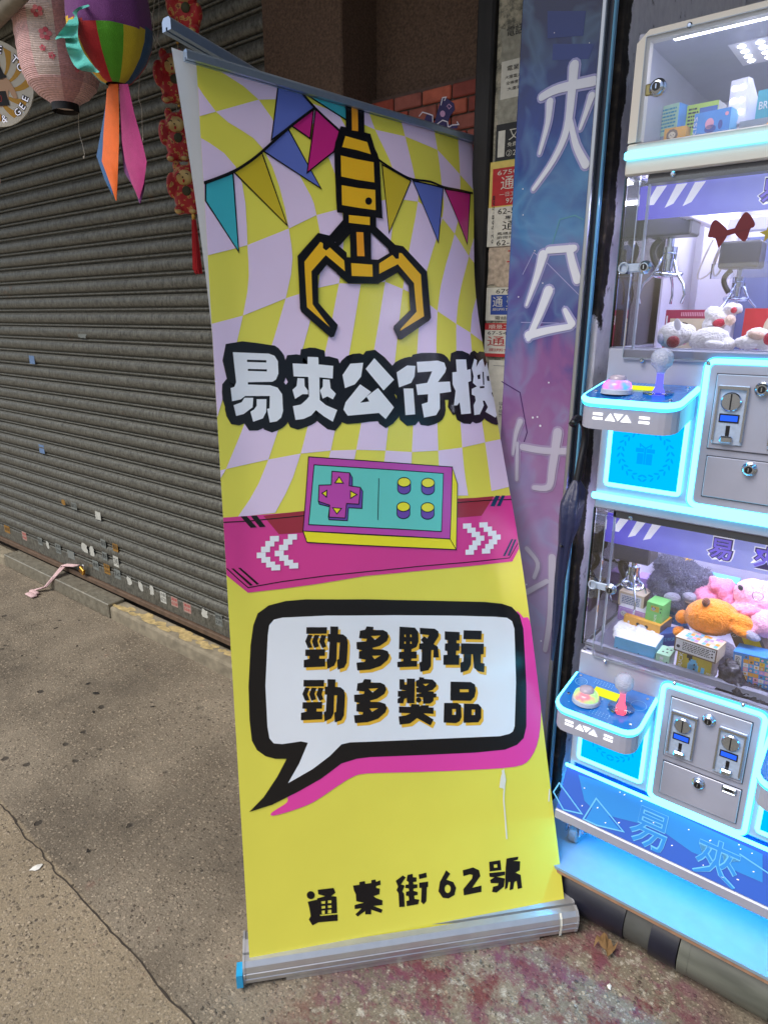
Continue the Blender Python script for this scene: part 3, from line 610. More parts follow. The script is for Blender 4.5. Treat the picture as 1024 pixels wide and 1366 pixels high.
navy = mat('cavity_shade_navy', srgb(22, 26, 46), .35, noise_amt=.2, nscale=20)  # shade of the cavity under the floor put into this near-black colour
tag(MB().box(XJ + .003, 1.8, 1.53, 1.56, 0.0, .150, navy).build('floor_riser'), 'riser under the raised floor, coloured dark navy for the shade there', 'riser')
pp = thing('drain_pipe', 'thick grey plastic drain pipe with black tape under the raised floor', 'pipe', (.1, 1.44, 0))
pg = mat('grey_pipe_plastic', srgb(94, 97, 89), .45, noise_amt=.35, nscale=14, stretch=(.4, 2, 2)); tape = mat('black_tape', srgb(24, 26, 40), .4, noise_amt=.25, nscale=25)
rz = Matrix.Rotation(math.pi / 2, 3, 'Y')
def pipe(x0, x1, r, m, nm): MB().lathe([(r, 0), (r, x1 - x0)], (x0, 1.446, .074), m, 32, M=rz).build(nm, pp, auto=40)
pipe(-.185, 1.7, .0715, pg, 'pipe_length'); pipe(-.195, -.172, .0728, pg, 'collar'); pipe(.0, .002, .0722, ink, 'seam')
pipe(-.262, -.198, .0715, tape, 'tape_wrap'); pipe(-.325, -.263, .064, mat('old_pipe_grey', srgb(70, 72, 70), .5, noise_amt=.3, nscale=20), 'pipe_length'); pipe(-.60, -.326, .069, tape, 'tape_wrap')
# dry leaf and rubble at the end of the pipe
rub = thing('dry_leaf', 'crumpled dry brown leaf lying against the dark pipe wrap', 'leaf', tuple(onZ(808, 1255, 0)))
p = onZ(806, 1266, 0); mb = MB(); rnd = random.Random(9); vs = []
for i in range(7):
    for j in range(4): vs.append(p + Vector((-.024 + i * .008 + rnd.random() * .004, -.02 + j * .012 + .008 * math.sin(i), .006 + .02 * abs(math.sin(i * 1.3 + j)) + rnd.random() * .006)))
mb.add(vs, [[i * 4 + j, i * 4 + j + 1, i * 4 + j + 5, i * 4 + j + 4] for i in range(6) for j in range(3)], leafm); mb.build('leaf_blade', rub, True, fix=False)
# ---- awning over the pavement and its cross beam
am = mat('awning_soffit', srgb(86, 82, 76), .8, noise_amt=.2, nscale=6)
AW = thing('awning', 'dark awning over the pavement with a pale cross beam at the upper left', 'awning', (-2.5, 1, 2.95))
MB().box(-9, 2.2, .74, 1.72, 2.95, 3.02, am).build('soffit', AW)
A = onY(-40, 62, 1.15); B = onY(60, -40, 1.15); dd = (B - A).normalized()
MB().tube([A - dd * .4, A, B, B + dd * 1.2], .022, mat('pale_beam', srgb(130, 122, 108), .7, noise_amt=.2), 8).build('cross_beam', AW, True)
# ================================================================== the roll-up banner
BL = onZ(326, 1318, 0); BR = onZ(768, 1247, 0); bx = (BR - BL).normalized(); by = Vector((-bx.y, bx.x, 0))     # by points away from the viewer
TL, TR = along(262, 84, 1.60), along(631, 186, 2.05)
sBL, sBR = onZ(333, 1283, .068), onZ(753, 1208, .068)
SW, SH = .80, 2.0
fn = ((sBR - sBL).cross(TL - sBL)).normalized()
if fn.dot(EYE - sBL) < 0: fn = -fn
def sheet(s, t):
    L = sBL.lerp(TL, t); R = sBR.lerp(TR, t)
    R = R + (L - R).normalized() * (.034 * math.exp(-((t - .80) / .13) ** 2) + .010 * math.exp(-((t - .58) / .12) ** 2)) * max(0, min(1, (1 - t) * 14))
    p = L.lerp(R, s)
    sag = .018 * 4 * s * (1 - s) * math.sin(math.pi * min(1, t * 1.02))
    curl = -.055 * max(0, (s - .72) / .28) ** 2 * math.exp(-((t - .74) / .2) ** 2)
    wav = .006 * math.sin(3.0 * s + 5 * t) * math.sin(math.pi * t) + .004 * math.sin(9 * s - 4 * t) * math.sin(math.pi * t) * t
    edgew = .012 * math.exp(-((s - .0) / .05) ** 2) * math.sin(math.pi * t) * t
    return p + fn * (sag + curl + wav + edgew)
def sheet_uv(u, v, d=0.0):
    s, t = u / SW, v / SH; e = .004
    p = sheet(s, t); a = sheet(s + e, t) - sheet(s - e, t); b = sheet(s, t + e) - sheet(s, t - e); n = a.cross(b).normalized()
    if n.dot(fn) < 0: n = -n
    return p + n * d
def on_sheet(px, py):
    """where on the banner a photographed print point lies (metres along its width and height)"""
    s, t = .5, .5
    for _ in range(9):
        x, y = proj(sheet(s, t)); e = .003
        xs, ys = proj(sheet(s + e, t)); xt, yt = proj(sheet(s, t + e))
        a, b, c, d = (xs - x) / e, (xt - x) / e, (ys - y) / e, (yt - y) / e; det = a * d - b * c
        s += max(-.3, min(.3, ((px - x) * d - (py - y) * b) / det)); t += max(-.3, min(.3, ((py - y) * a - (px - x) * c) / det)); s = max(-.2, min(1.2, s)); t = max(-.1, min(1.1, t))
    return (s * SW, t * SH)
class SheetPrint(Print):
    def __init__(s): super().__init__(sheet_uv, .00028, .0005)
    def _put(s, vs, fs, m, layer):
        bm = bmesh.new(); V = [bm.verts.new((x, y, 0)) for x, y in vs]
        for f in fs:
            try: bm.faces.new([V[i] for i in f])
            except ValueError: pass
        x0, x1 = min(v[0] for v in vs), max(v[0] for v in vs); y0, y1 = min(v[1] for v in vs), max(v[1] for v in vs)
        # cut to the printed area and along a grid so that the print follows the curve of the sheet
        for co, no in (((.0, 0, 0), (-1, 0, 0)), ((SW, 0, 0), (1, 0, 0)), ((0, 0.0, 0), (0, -1, 0)), ((0, SH, 0), (0, 1, 0))):
            bmesh.ops.bisect_plane(bm, geom=bm.verts[:] + bm.edges[:] + bm.faces[:], plane_co=co, plane_no=no, clear_outer=True)
        if (x1 - x0) > .03:
            for i in range(1, 34):
                if x0 < i * SW / 34 < x1: bmesh.ops.bisect_plane(bm, geom=bm.verts[:] + bm.edges[:] + bm.faces[:], plane_co=(i * SW / 34, 0, 0), plane_no=(1, 0, 0))
        if (y1 - y0) > .05:
            for i in range(1, 84):
                if y0 < i * SH / 84 < y1: bmesh.ops.bisect_plane(bm, geom=bm.verts[:] + bm.edges[:] + bm.faces[:], plane_co=(0, i * SH / 84, 0), plane_no=(0, 1, 0))
        for i, v in enumerate(bm.verts): v.index = i
        d = s.base + s.step * layer
        s.mb.add([sheet_uv(v.co.x, v.co.y, d) for v in bm.verts], [[v.index for v in f.verts] for f in bm.faces], m); bm.free()
    def build(s, name, parent):
        o = s.mb.build(name, parent, fix=False); me = o.data
        bm = bmesh.new(); bm.from_mesh(me)
        for f in bm.faces:
            f.normal_update()
            if f.normal.dot(fn) < 0: f.normal_flip()
            f.smooth = True
        bm.to_mesh(me); bm.free(); me.update()
        # shading follows the sheet, not the outlines' triangles
        nr = []
        for v in me.vertices:
            s_, t_ = 0, 0
            nr.append(tuple(fn))
        uvs = s.uvs() if hasattr(s, 'uvs') else None
        return o
def crop(o):
    return lambda pts: [on_sheet(o[0] + a * o[2], o[1] + b * o[2]) for a, b in pts]
PX = crop((0, 0, 1))
vin = dict(yellow=srgb(230, 224, 88), lilac=srgb(230, 210, 240), teal=srgb(64, 182, 196), blue=srgb(98, 116, 196), mag=srgb(196, 40, 128), pen=srgb(208, 186, 48), orange=srgb(238, 186, 40), amber=srgb(236, 160, 40), black=srgb(16, 16, 20), white=srgb(232, 238, 246), pink=srgb(232, 70, 168), band=srgb(214, 62, 146), panel=srgb(158, 46, 62), frame=srgb(190, 72, 172), aqua=srgb(104, 206, 196), purple=srgb(110, 68, 166), bright=srgb(240, 230, 40), gold=srgb(236, 188, 62), navy=srgb(20, 60, 96), linen=srgb(226, 228, 228))
V = {k: mat('vinyl_' + k, c, .27, spec=.5, noise_amt=.0 if k == 'black' else .045, nscale=4, bump=.10, bscale=9) for k, c in vin.items()}
V['yellow'] = mat('vinyl_yellow', vin['yellow'], .27, spec=.5, noise_amt=.045, nscale=4, bump=.10, bscale=9)
ban = thing('roll_up_banner', 'leaning yellow and lilac roll-up banner advertising claw machines on an aluminium base', 'roll-up banner', tuple((BL + BR) / 2))
# vinyl sheet with a printed front
mb = MB(); nu, nv = 34, 84
for side, off in ((0, 0.0), (1, -.0007)):
    mb.add([sheet_uv(SW * i / nu, SH * j / nv, off) for j in range(nv + 1) for i in range(nu + 1)], [[j * (nu + 1) + i, j * (nu + 1) + i + 1, (j + 1) * (nu + 1) + i + 1, (j + 1) * (nu + 1) + i] for j in range(nv) for i in range(nu)], V['yellow'] if side == 0 else V['linen'])
bs = mb.build('banner_sheet', ban, True, fix=False)
# --- checkers
cols = [
 [(90, 150), (165, 175), (225, 235), (262, 345), (256, 440), (200, 650), (110, 720)],
 [(150, 110), (235, 165), (314, 222), (330, 327), (324, 421), (262, 635), (180, 705)],
 [(230, 60), (288, 149), (352, 200), (385, 305), (381, 398), (301.5, 625.6), (240, 700)],
 [(262, 78), (345, 133), (400, 235), (422, 287), (424, 384), (358, 613), (317, 690)],
 [(350, 85), (398, 132), (440, 215), (456, 278), (452, 378), (401, 605), (367, 684)],
 [(430, 110), (450, 150), (484, 215), (492, 270), (481, 379), (441, 601), (415, 675)],
 [(487, 135), (500, 173), (523, 224), (526, 265), (513.6, 376), (475, 600), (460, 668)],
 [(531, 148), (540, 182), (553, 237), (557, 269), (537, 385.6), (514, 601), (505, 665)],
 [(576, 160), (583, 200), (589, 250), (589.5, 291), (562, 398), (549, 603), (550, 662)],
 [(610, 175), (613, 233), (613, 280), (606, 312), (583, 415), (584, 601), (590, 661)],
 [(638, 195), (640, 265), (635, 305), (625, 342), (608, 432), (616, 597), (624, 661)],
 [(660, 210), (662, 290), (655, 330), (645, 368), (627, 444), (646.5, 590), (655, 655)],
 [(690, 230), (690, 320), (680, 360), (668, 395), (647, 459), (680, 583), (692, 646)],
 [(730, 250), (730, 350), (715, 390), (700, 420), (675, 475), (715, 575), (730, 640)]]
cc = [smooth2(c, 4) for c in cols]                   # 25 points a column; row breaks at 0, 4, (8), 12, 16, 20, 24
brk = [0, 4, 12, 16, 20, 24]
cp = SheetPrint(); band_y = [4, 4, 12, 16, 20]
UV = [[on_sheet(*p) for p in c] for c in cc]
for r in range(5):
    for k in range(len(cc) - 1):
        # lilac where the photograph shows it: between rows A and B the cell right of column 2 is lilac
        lil = ((k % 2 == 0) == (r % 2 == 1))
        if lil:
            a, b = brk[r], brk[r + 1]
            cp.poly([UV[k][a:b + 1] + UV[k + 1][a:b + 1][::-1]], V['lilac'], 0)
cp.build('checker_print', bs)
# --- bunting
bp = SheetPrint(); A = crop((260, 70, .1953)); B = crop((440, 110, .2148)); CC = crop((260, 260, .1953)); D = crop((450, 280, .2051))
def pen(pts, m, lay=2): bp.poly([pts], V[m], lay); bp.stroke(pts, .0034, V['black'], lay + 1, closed=True)
pen(A([(570, 195), (690, 230), (815, 380), (520, 600)]), 'blue'); pen(A([(770, 250), (1000, 300), (1060, 480), (760, 290)]), 'teal')
pen(A([(655, 500), (808, 390), (785, 590)]), 'mag'); pen(A([(460, 672), (635, 525), (858, 930)]), 'blue', 4); pen(A([(820, 385), (985, 545), (945, 680), (762, 825)]), 'mag', 6)
pen(PX([(274, 245), (310.5, 231), (318.2, 336), (274, 268)]), 'teal'); pen(PX([(312, 230), (349, 204), (383, 301)]), 'pen')
pen(B([(322, 512), (500, 612), (365, 935)]), 'pen'); pen(B([(512, 612), (700, 655), (670, 995)]), 'blue'); pen(B([(708, 662), (868, 690), (850, 1005)]), 'mag')
for st in (A([(60, 893), (140, 865), (260, 815), (350, 762), (450, 685), (640, 515), (815, 382)]), A([(680, 222), (815, 382), (985, 540)]), A([(775, 245), (745, 285)]), B([(290, 478), (350, 520), (440, 575), (510, 605), (620, 620), (700, 652), (790, 670), (878, 690)])): bp.stroke(smooth2(st, 3), .0056, V['black'], 9)
bp.build('bunting_print', bs)
# --- the big claw
cl = SheetPrint(); K = V['black']; O = V['orange']; AM = V['amber']
cl.stroke(CC([(1030, 190), (905, 335)]), .020, K, 10); cl.stroke(D([(190, 95), (355, 250)]), .022, K, 10); cl.stroke(D([(0, 215), (75, 130)]), .016, K, 10)
cl.poly([B([(92, 105), (206, 135), (208, 330), (93, 310)])], K, 11); cl.poly([B([(127, 138), (166, 150), (169, 308), (131, 302)])], AM, 12)
cl.poly([smooth2(B([(58, 284), (75, 278), (150, 298), (235, 321), (248, 332), (275, 420), (302, 490), (312, 700), (320, 835), (310, 846), (190, 828), (60, 812), (38, 795), (30, 640), (22, 420), (38, 350)]), 2, True)], K, 11)
cl.poly([B([(90, 337), (225, 375), (248, 450), (160, 424), (70, 405)])], O, 12); cl.poly([B([(62, 458), (165, 482), (265, 500), (270, 625), (160, 608), (65, 588)])], O, 12); cl.poly([B([(67, 642), (170, 660), (275, 672), (278, 797), (170, 782), (70, 765)])], O, 12)
cl.poly([B(circ(234, 741, 21, 23))], K, 13)
cl.poly([B([(80, 800), (282, 830), (282, 912), (74, 905)])], K, 10); cl.poly([B([(112, 827), (242, 840), (242, 890), (112, 875)])], O, 12)
cl.poly([D([(74, 110), (212, 120), (214, 330), (80, 330)])], K, 12); cl.poly([D([(117, 148), (162, 150), (170, 306), (123, 304)])], AM, 13)
cl.poly([D([(40, 310), (75, 312), (150, 322), (265, 328), (262, 485), (65, 482), (-10, 418), (-10, 300)])], K, 13); cl.poly([D([(83, 350), (220, 360), (223, 438), (87, 433)])], O, 14)
cl.poly([D([(255, 330), (330, 285), (318, 245), (345, 226), (420, 240), (500, 325), (575, 405), (588, 560), (601, 705), (590, 722), (410, 846), (388, 844), (357, 778), (360, 758), (466, 655), (460, 575), (455, 495), (385, 410), (255, 487)])], K, 13)
cl.poly([D([(265, 352), (350, 297), (372, 322), (392, 322), (393, 284), (410, 285), (535, 425), (555, 695), (400, 790), (405, 775), (507, 665), (490, 480), (385, 357), (265, 420)])], O, 14)
cl.poly([CC([(835, 263), (915, 282), (945, 325), (1030, 398), (1030, 590), (895, 480), (835, 555), (838, 740), (970, 890), (966, 910), (945, 970), (922, 976), (722, 802), (713, 780), (705, 600), (695, 420)])], K, 13)
cl.poly([CC([(850, 325), (868, 335), (868, 368), (890, 384), (915, 363), (1012, 452), (1018, 525), (887, 415), (790, 525), (798, 750), (917, 908), (760, 770), (750, 610), (742, 460)])], O, 14)
cl.build('claw_print', bs)
# --- title
E5 = crop((280, 440, .1953)); F6 = crop((480, 440, .2148)); KK = crop((280, 320, .4102))
title = [
 (E5, [[(155, 153), (400, 163), (440, 178), (463, 215), (466, 300), (450, 340), (425, 355), (258, 358), (258, 374), (410, 379), (460, 395), (492, 440), (498, 555), (485, 600), (455, 625), (408, 633), (389, 540), (406, 537), (408, 452), (240, 452), (210, 475), (150, 488), (140, 398), (165, 390), (178, 358)], [(252, 204), (384, 208), (384, 224), (252, 220)], [(258, 267), (388, 270), (388, 285), (258, 281)]]),
 (E5, [[(160, 515), (215, 495), (235, 465), (295, 465), (290, 530), (268, 545), (230, 575), (178, 588)]]), (E5, [[(318, 474), (385, 474), (383, 560), (360, 605), (295, 628), (275, 560), (300, 545), (318, 520)]]),
 (E5, [[(665, 185), (738, 188), (740, 237), (840, 247), (836, 333), (745, 325), (748, 480), (790, 515), (867, 548), (837, 628), (775, 590), (722, 548), (690, 585), (640, 608), (583, 616), (565, 522), (620, 510), (660, 475), (675, 455), (670, 322), (570, 318), (563, 230), (665, 235)]]),
 (E5, [[(597, 330), (643, 333), (645, 385), (668, 415), (668, 440), (630, 440), (580, 472), (562, 410), (590, 385)]]), (E5, [[(770, 338), (815, 342), (822, 400), (858, 437), (838, 475), (800, 455), (768, 470), (750, 415), (768, 390)]]),
 (KK, [[(455, 403), (497, 400), (490, 445), (470, 470), (438, 482), (430, 440)]]), (KK, [[(533, 385), (597, 455), (563, 490), (505, 420)]]), (KK, [[(487, 470), (523, 495), (487, 530), (517, 526), (508, 510), (545, 482), (597, 545), (570, 583), (548, 563), (447, 572), (433, 552), (440, 528)]]),
 (F6, [[(225, 265), (290, 222), (342, 225), (335, 290), (315, 330), (240, 358)]]), (F6, [[(268, 365), (328, 365), (340, 525), (280, 530)]]),
 (F6, [[(350, 200), (480, 192), (520, 205), (532, 240), (525, 265), (480, 325), (555, 322), (562, 385), (492, 395), (493, 490), (470, 530), (395, 545), (380, 462), (418, 450), (420, 400), (355, 405), (345, 340), (415, 330), (445, 258), (355, 265)]]),
 (F6, [[(592, 185), (655, 185), (660, 250), (683, 245), (686, 318), (668, 325), (685, 520), (625, 525), (615, 450), (600, 470), (580, 470), (590, 380), (572, 340), (570, 265), (597, 262)]]),
 (F6, [[(690, 240), (706, 180), (722, 190), (718, 232), (738, 195), (758, 180), (772, 232), (788, 190), (806, 206), (806, 240), (822, 278), (830, 330), (836, 378), (812, 392), (822, 418), (838, 424), (834, 462), (855, 520), (837, 546), (775, 510), (790, 480), (770, 440), (758, 440), (765, 470), (740, 525), (706, 530), (702, 468), (715, 440), (710, 412), (690, 402), (690, 368), (722, 352), (697, 330), (702, 290)], [(724, 284), (742, 276), (744, 306), (728, 308)], [(782, 290), (796, 286), (800, 318), (786, 318)], [(756, 262), (764, 262), (768, 342), (760, 342)], [(740, 352), (768, 350), (768, 362), (740, 364)]])]
tt = SheetPrint(); n = 0
for fnc, polys in title:
    P = [fnc(p) for p in polys]; tt.stroke(smooth2(P[0], 3, True),   .038, K, 2 + .05 * n, closed=True); n += 1
    tt.poly([P[0]], K, 2.9); tt.poly(P, V['white'], 4)
for p in (E5([(120, 120), (400, 122), (470, 200), (470, 330), (500, 400), (500, 560), (440, 650), (320, 630), (180, 600), (130, 480)]), E5([(640, 160), (760, 170), (860, 330), (870, 470), (860, 560), (725, 580), (590, 600), (560, 480), (560, 220)]), KK([(455, 400), (540, 385), (600, 455), (590, 560), (450, 570), (430, 450)]), F6([(240, 230), (500, 180), (540, 260), (540, 400), (480, 540), (270, 530), (240, 330)]), F6([(580, 170), (790, 180), (820, 280), (840, 420), (840, 530), (610, 520), (570, 350)])): tt.poly([p], K, 1.6)
tt.build('title_lettering', bs)
# --- game pad on a magenta band
G5 = crop((280, 590, .4297)); G = crop((290, 590, .2051)); H = crop((500, 590, .2051)); gp = SheetPrint()
gp.poly([G5([(38, 234), (120, 228), (200, 222), (290, 214), (420, 205), (560, 196), (700, 186), (800, 177), (935, 164), (958, 330), (937, 370), (800, 385), (640, 400), (480, 415), (330, 440), (220, 455), (118, 467), (52, 413)])], V['band'], 1)
gp.poly([G([(298, 478), (420, 462), (570, 445), (570, 585), (400, 598)])], V['panel'], 2); gp.poly([H([(520, 366), (640, 362), (770, 350), (690, 478), (520, 492)])], V['panel'], 2)
ln = lambda pts, w=.0022, lay=3: gp.stroke(pts, w, K, lay)
ln(G([(38, 520), (200, 512), (380, 495), (570, 476)])); ln(H([(520, 393), (640, 384), (760, 376), (890, 372)])); ln(G([(62, 820), (130, 885), (200, 945), (420, 905), (700, 868), (1030, 834)])); ln(H([(0, 836), (300, 805), (600, 780), (872, 752), (925, 658)]))
for q in ([(150, 482), (190, 480), (255, 552), (215, 555)], [(215, 478), (255, 476), (312, 548), (275, 552)], [(90, 820), (105, 820), (230, 928), (212, 932)], [(133, 816), (150, 816), (270, 920), (255, 925)]): gp.poly([G(q)], K, 4)
for q in ([(780, 348), (808, 348), (774, 418), (746, 416)], [(822, 346), (842, 346), (812, 415), (788, 415)], [(883, 630), (895, 630), (842, 740), (828, 740)], [(903, 632), (916, 632), (872, 738), (858, 738)]): gp.poly([H(q)], V['navy'], 4)
for dx, dy in ((0, 0), (117, -12)):
    for j, (x, y) in enumerate(((370, 628), (340, 660), (312, 697), (284, 735), (314, 765), (345, 795), (378, 815))): gp.poly([G([(x - 29 + dx, y - 18 + dy), (x + 29 + dx, y - 20 + dy), (x + 29 + dx, y + 16 + dy), (x - 29 + dx, y + 18 + dy)])], V['white'], 4 + .3 * j)
for dx, dy in ((0, 0), (106, -7)):
    for j, (x, y) in enumerate(((596, 545), (624, 573), (652, 600), (680, 625), (657, 655), (634, 685), (612, 715))): gp.poly([H([(x - 27 + dx, y - 16 + dy), (x + 27 + dx, y - 18 + dy), (x + 27 + dx, y + 15 + dy), (x - 27 + dx, y + 17 + dy)])], V['white'], 4 + .3 * j)
def shp(c, pts, m, lay, line=True):
    q = c(pts); gp.poly([q], V[m], lay)
    if line: gp.stroke(q, .0022, K, lay + .6, closed=True)
shp(G5, [(288, 275), (743, 300), (762, 333), (300, 310)], 'bright', 6); shp(G5, [(750, 77), (766, 130), (762, 333), (743, 300)], 'bright', 6)
shp(G5, [(305, 45), (450, 55), (600, 66), (750, 77), (747, 190), (743, 300), (590, 291), (440, 283), (288, 275), (297, 160)], 'frame', 7); shp(G5, [(322, 70), (460, 79), (600, 88), (722, 97), (719, 190), (716, 277), (580, 269), (440, 262), (305, 255), (314, 160)], 'aqua', 8)
shp(G5, [(377, 92), (432, 95), (440, 110), (440, 140), (465, 140), (472, 152), (470, 205), (428, 203), (425, 243), (368, 240), (366, 232), (370, 200), (338, 192), (335, 183), (337, 133), (375, 132)], 'purple', 9)
shp(G5, [(377, 90), (432, 95), (430, 135), (465, 140), (460, 192), (422, 190), (418, 235), (368, 232), (370, 195), (335, 183), (337, 133), (375, 132)], 'frame', 10)
for tri in ([(399, 107), (412, 127), (386, 126)], [(346, 158), (361, 149), (360, 170)], [(454, 162), (434, 151), (434, 174)], [(392, 222), (379, 203), (406, 205)]): shp(G5, tri, 'bright', 11)
gp.stroke(G5([(522, 113), (519, 240)]), .002, K, 9.5)
for x, y in ((600, 124), (674, 126), (598, 200), (673, 202)):
    shp(G5, [(x - 20, y)] + [(x + 20 * math.cos(a), y + 22 + 15 * math.sin(a)) for a in [math.pi * (1 - i / 10) for i in range(11)]] + [(x + 20, y)], 'purple', 9); shp(G5, circ(x, y, 20, 14.5), 'bright', 10)
gp.build('gamepad_print', bs)
# --- speech bubble and slogan
Z = crop((300, 780, .4492)); sb = SheetPrint()
sb.poly([smooth2(Z([(860, 100), (885, 98), (903, 106), (918, 200), (936, 340), (931, 450), (905, 515), (860, 540), (720, 550), (560, 556), (420, 560), (375, 572), (330, 600), (262, 645), (200, 670), (145, 685), (136, 680), (150, 668), (185, 645), (195, 620), (300, 560), (420, 480), (860, 400)]), 3, True)], V['pink'], 2)
outer = Z([(180, 48), (240, 43), (420, 43), (600, 47), (770, 51), (820, 56), (850, 66), (873, 90), (884, 130), (893, 300), (893, 420), (885, 455), (865, 475), (830, 489), (740, 498), (580, 505), (430, 511), (390, 516), (345, 530), (285, 575), (220, 612), (140, 652), (72, 674), (115, 630), (155, 570), (183, 516), (150, 516), (120, 508), (95, 490), (80, 462), (73, 400), (70, 300), (76, 180), (84, 120), (97, 85), (130, 61)])
inner = Z([(170, 97), (300, 91), (500, 90), (700, 92), (800, 95), (835, 98), (850, 108), (857, 130), (862, 290), (858, 420), (853, 435), (843, 442), (815, 449), (600, 458), (370, 467), (345, 473), (310, 508), (260, 546), (187, 588), (220, 530), (246, 468), (225, 464), (170, 472), (145, 470), (132, 455), (126, 420), (120, 300), (127, 150), (131, 120), (145, 103)])
sb.poly([outer], K, 4); sb.poly([inner], V['white'], 6)
sb.build('speech_bubble_print', bs)
G7 = (395, 820, .127); G8 = (515, 820, .1416)
jing = [[[(105, 128), (320, 128), (315, 195), (103, 197)]], [[(120, 208), (168, 210), (143, 275), (165, 340), (120, 345), (92, 275)]], [[(190, 208), (240, 212), (218, 270), (235, 330), (185, 345), (163, 275)]], [[(262, 208), (312, 215), (293, 275), (312, 330), (270, 348), (238, 278)]],
 [[(95, 362), (300, 358), (297, 428), (240, 428), (238, 458), (302, 458), (300, 540), (77, 550), (78, 472), (135, 460), (138, 430), (92, 428)]], [[(355, 120), (437, 122), (435, 200), (490, 205), (527, 235), (538, 290), (533, 400), (526, 500), (500, 550), (432, 573), (425, 470), (445, 462), (455, 290), (425, 288), (418, 480), (395, 530), (325, 563), (316, 468), (338, 455), (348, 282), (328, 280), (326, 200), (355, 198)]]]
duo = [[[(735, 120), (805, 125), (803, 158), (905, 158), (950, 180), (965, 230), (945, 275), (870, 325), (795, 345), (800, 358), (900, 362), (955, 380), (972, 425), (955, 470), (880, 535), (770, 572), (638, 582), (628, 500), (715, 492), (725, 468), (653, 457), (655, 385), (690, 372), (632, 358), (628, 285), (730, 277), (738, 250), (655, 243), (665, 165), (718, 155)], [(780, 220), (882, 215), (822, 262)], [(790, 428), (882, 424), (818, 465)]]]
sh_ = lambda g, dx, dy: [[[(a + dx, b + dy) for a, b in p] for p in q] for q in g]
ye = [[[(120, 110), (265, 120), (295, 160), (298, 250), (280, 300), (232, 322), (232, 345), (280, 345), (282, 408), (232, 410), (230, 432), (285, 432), (285, 485), (102, 492), (100, 442), (155, 435), (155, 415), (112, 412), (115, 350), (160, 345), (160, 322), (115, 322)], [(165, 185), (178, 185), (178, 208), (165, 208)], [(220, 185), (233, 185), (233, 208), (220, 208)], [(165, 250), (178, 250), (178, 272), (165, 272)], [(220, 250), (233, 250), (233, 272), (220, 272)]],
 [[(310, 122), (450, 130), (485, 155), (487, 200), (440, 275), (480, 300), (490, 400), (438, 400), (440, 330), (418, 330), (415, 480), (390, 520), (315, 535), (305, 448), (328, 440), (330, 325), (303, 322), (305, 270), (345, 265), (320, 235), (352, 200), (380, 222), (398, 190), (312, 180)]]]
wan = [[[(545, 155), (685, 162), (682, 240), (655, 240), (655, 265), (685, 270), (682, 335), (652, 338), (650, 378), (683, 380), (680, 470), (532, 470), (533, 378), (570, 375), (570, 340), (545, 335), (548, 270), (572, 268), (572, 238), (545, 232)]], [[(722, 145), (892, 150), (888, 232), (720, 228)]], [[(697, 268), (912, 272), (910, 370), (885, 372), (883, 450), (918, 458), (915, 540), (860, 530), (820, 500), (808, 370), (795, 370), (790, 470), (765, 520), (695, 543), (690, 450), (720, 440), (725, 370), (697, 368)]]]
jiang = [[[(120, 605), (165, 605), (168, 655), (188, 655), (190, 598), (265, 600), (260, 830), (190, 830), (188, 780), (165, 790), (155, 830), (102, 830), (103, 790), (130, 770), (105, 768), (105, 715), (188, 712), (120, 700)]], [[(305, 585), (352, 590), (350, 602), (430, 608), (465, 640), (465, 670), (430, 705), (385, 718), (440, 720), (440, 738), (467, 742), (465, 775), (440, 778), (438, 810), (410, 832), (342, 835), (340, 775), (275, 770), (280, 745), (330, 735), (280, 728), (275, 690), (300, 680), (275, 670), (275, 618), (303, 610)], [(340, 650), (400, 645), (365, 670)]], [circ(300, 800, 25)],
 [[(115, 862), (225, 865), (232, 838), (305, 842), (310, 860), (330, 850), (395, 850), (392, 870), (440, 872), (440, 930), (345, 925), (440, 985), (412, 1040), (285, 970), (220, 1020), (122, 1032), (112, 955), (180, 945), (225, 925), (115, 920)]]]
pin = [[[(600, 628), (790, 632), (828, 655), (838, 710), (825, 770), (790, 808), (598, 805)], [(686, 700), (770, 700), (770, 727), (686, 727)]], [[(540, 828), (665, 828), (698, 850), (703, 960), (685, 1000), (650, 1018), (535, 1012)], [(615, 885), (650, 885), (648, 940), (615, 940)]], [[(725, 835), (860, 838), (888, 870), (888, 970), (860, 1010), (722, 1015)], [(798, 890), (830, 890), (828, 942), (796, 942)]]]
sl_ = SheetPrint()
for o, g in ((G7, jing), (G7, sh_(jing, -29, 553)), (G7, duo), (G7, sh_(duo, -25, 552)), (G8, ye), (G8, wan), (G8, jiang), (G8, pin)):
    c = crop(o); q = 3.9 / o[2]
    for i, polys in enumerate(g):
        sl_.poly([c([(a + q * .8, b + q) for a, b in p]) for p in polys], V['gold'], 7 + .1 * i); sl_.poly([c(p) for p in polys], K, 9)
sl_.build('slogan_lettering', bs)
ad = SheetPrint(); Q = crop((390, 1120, .3125))
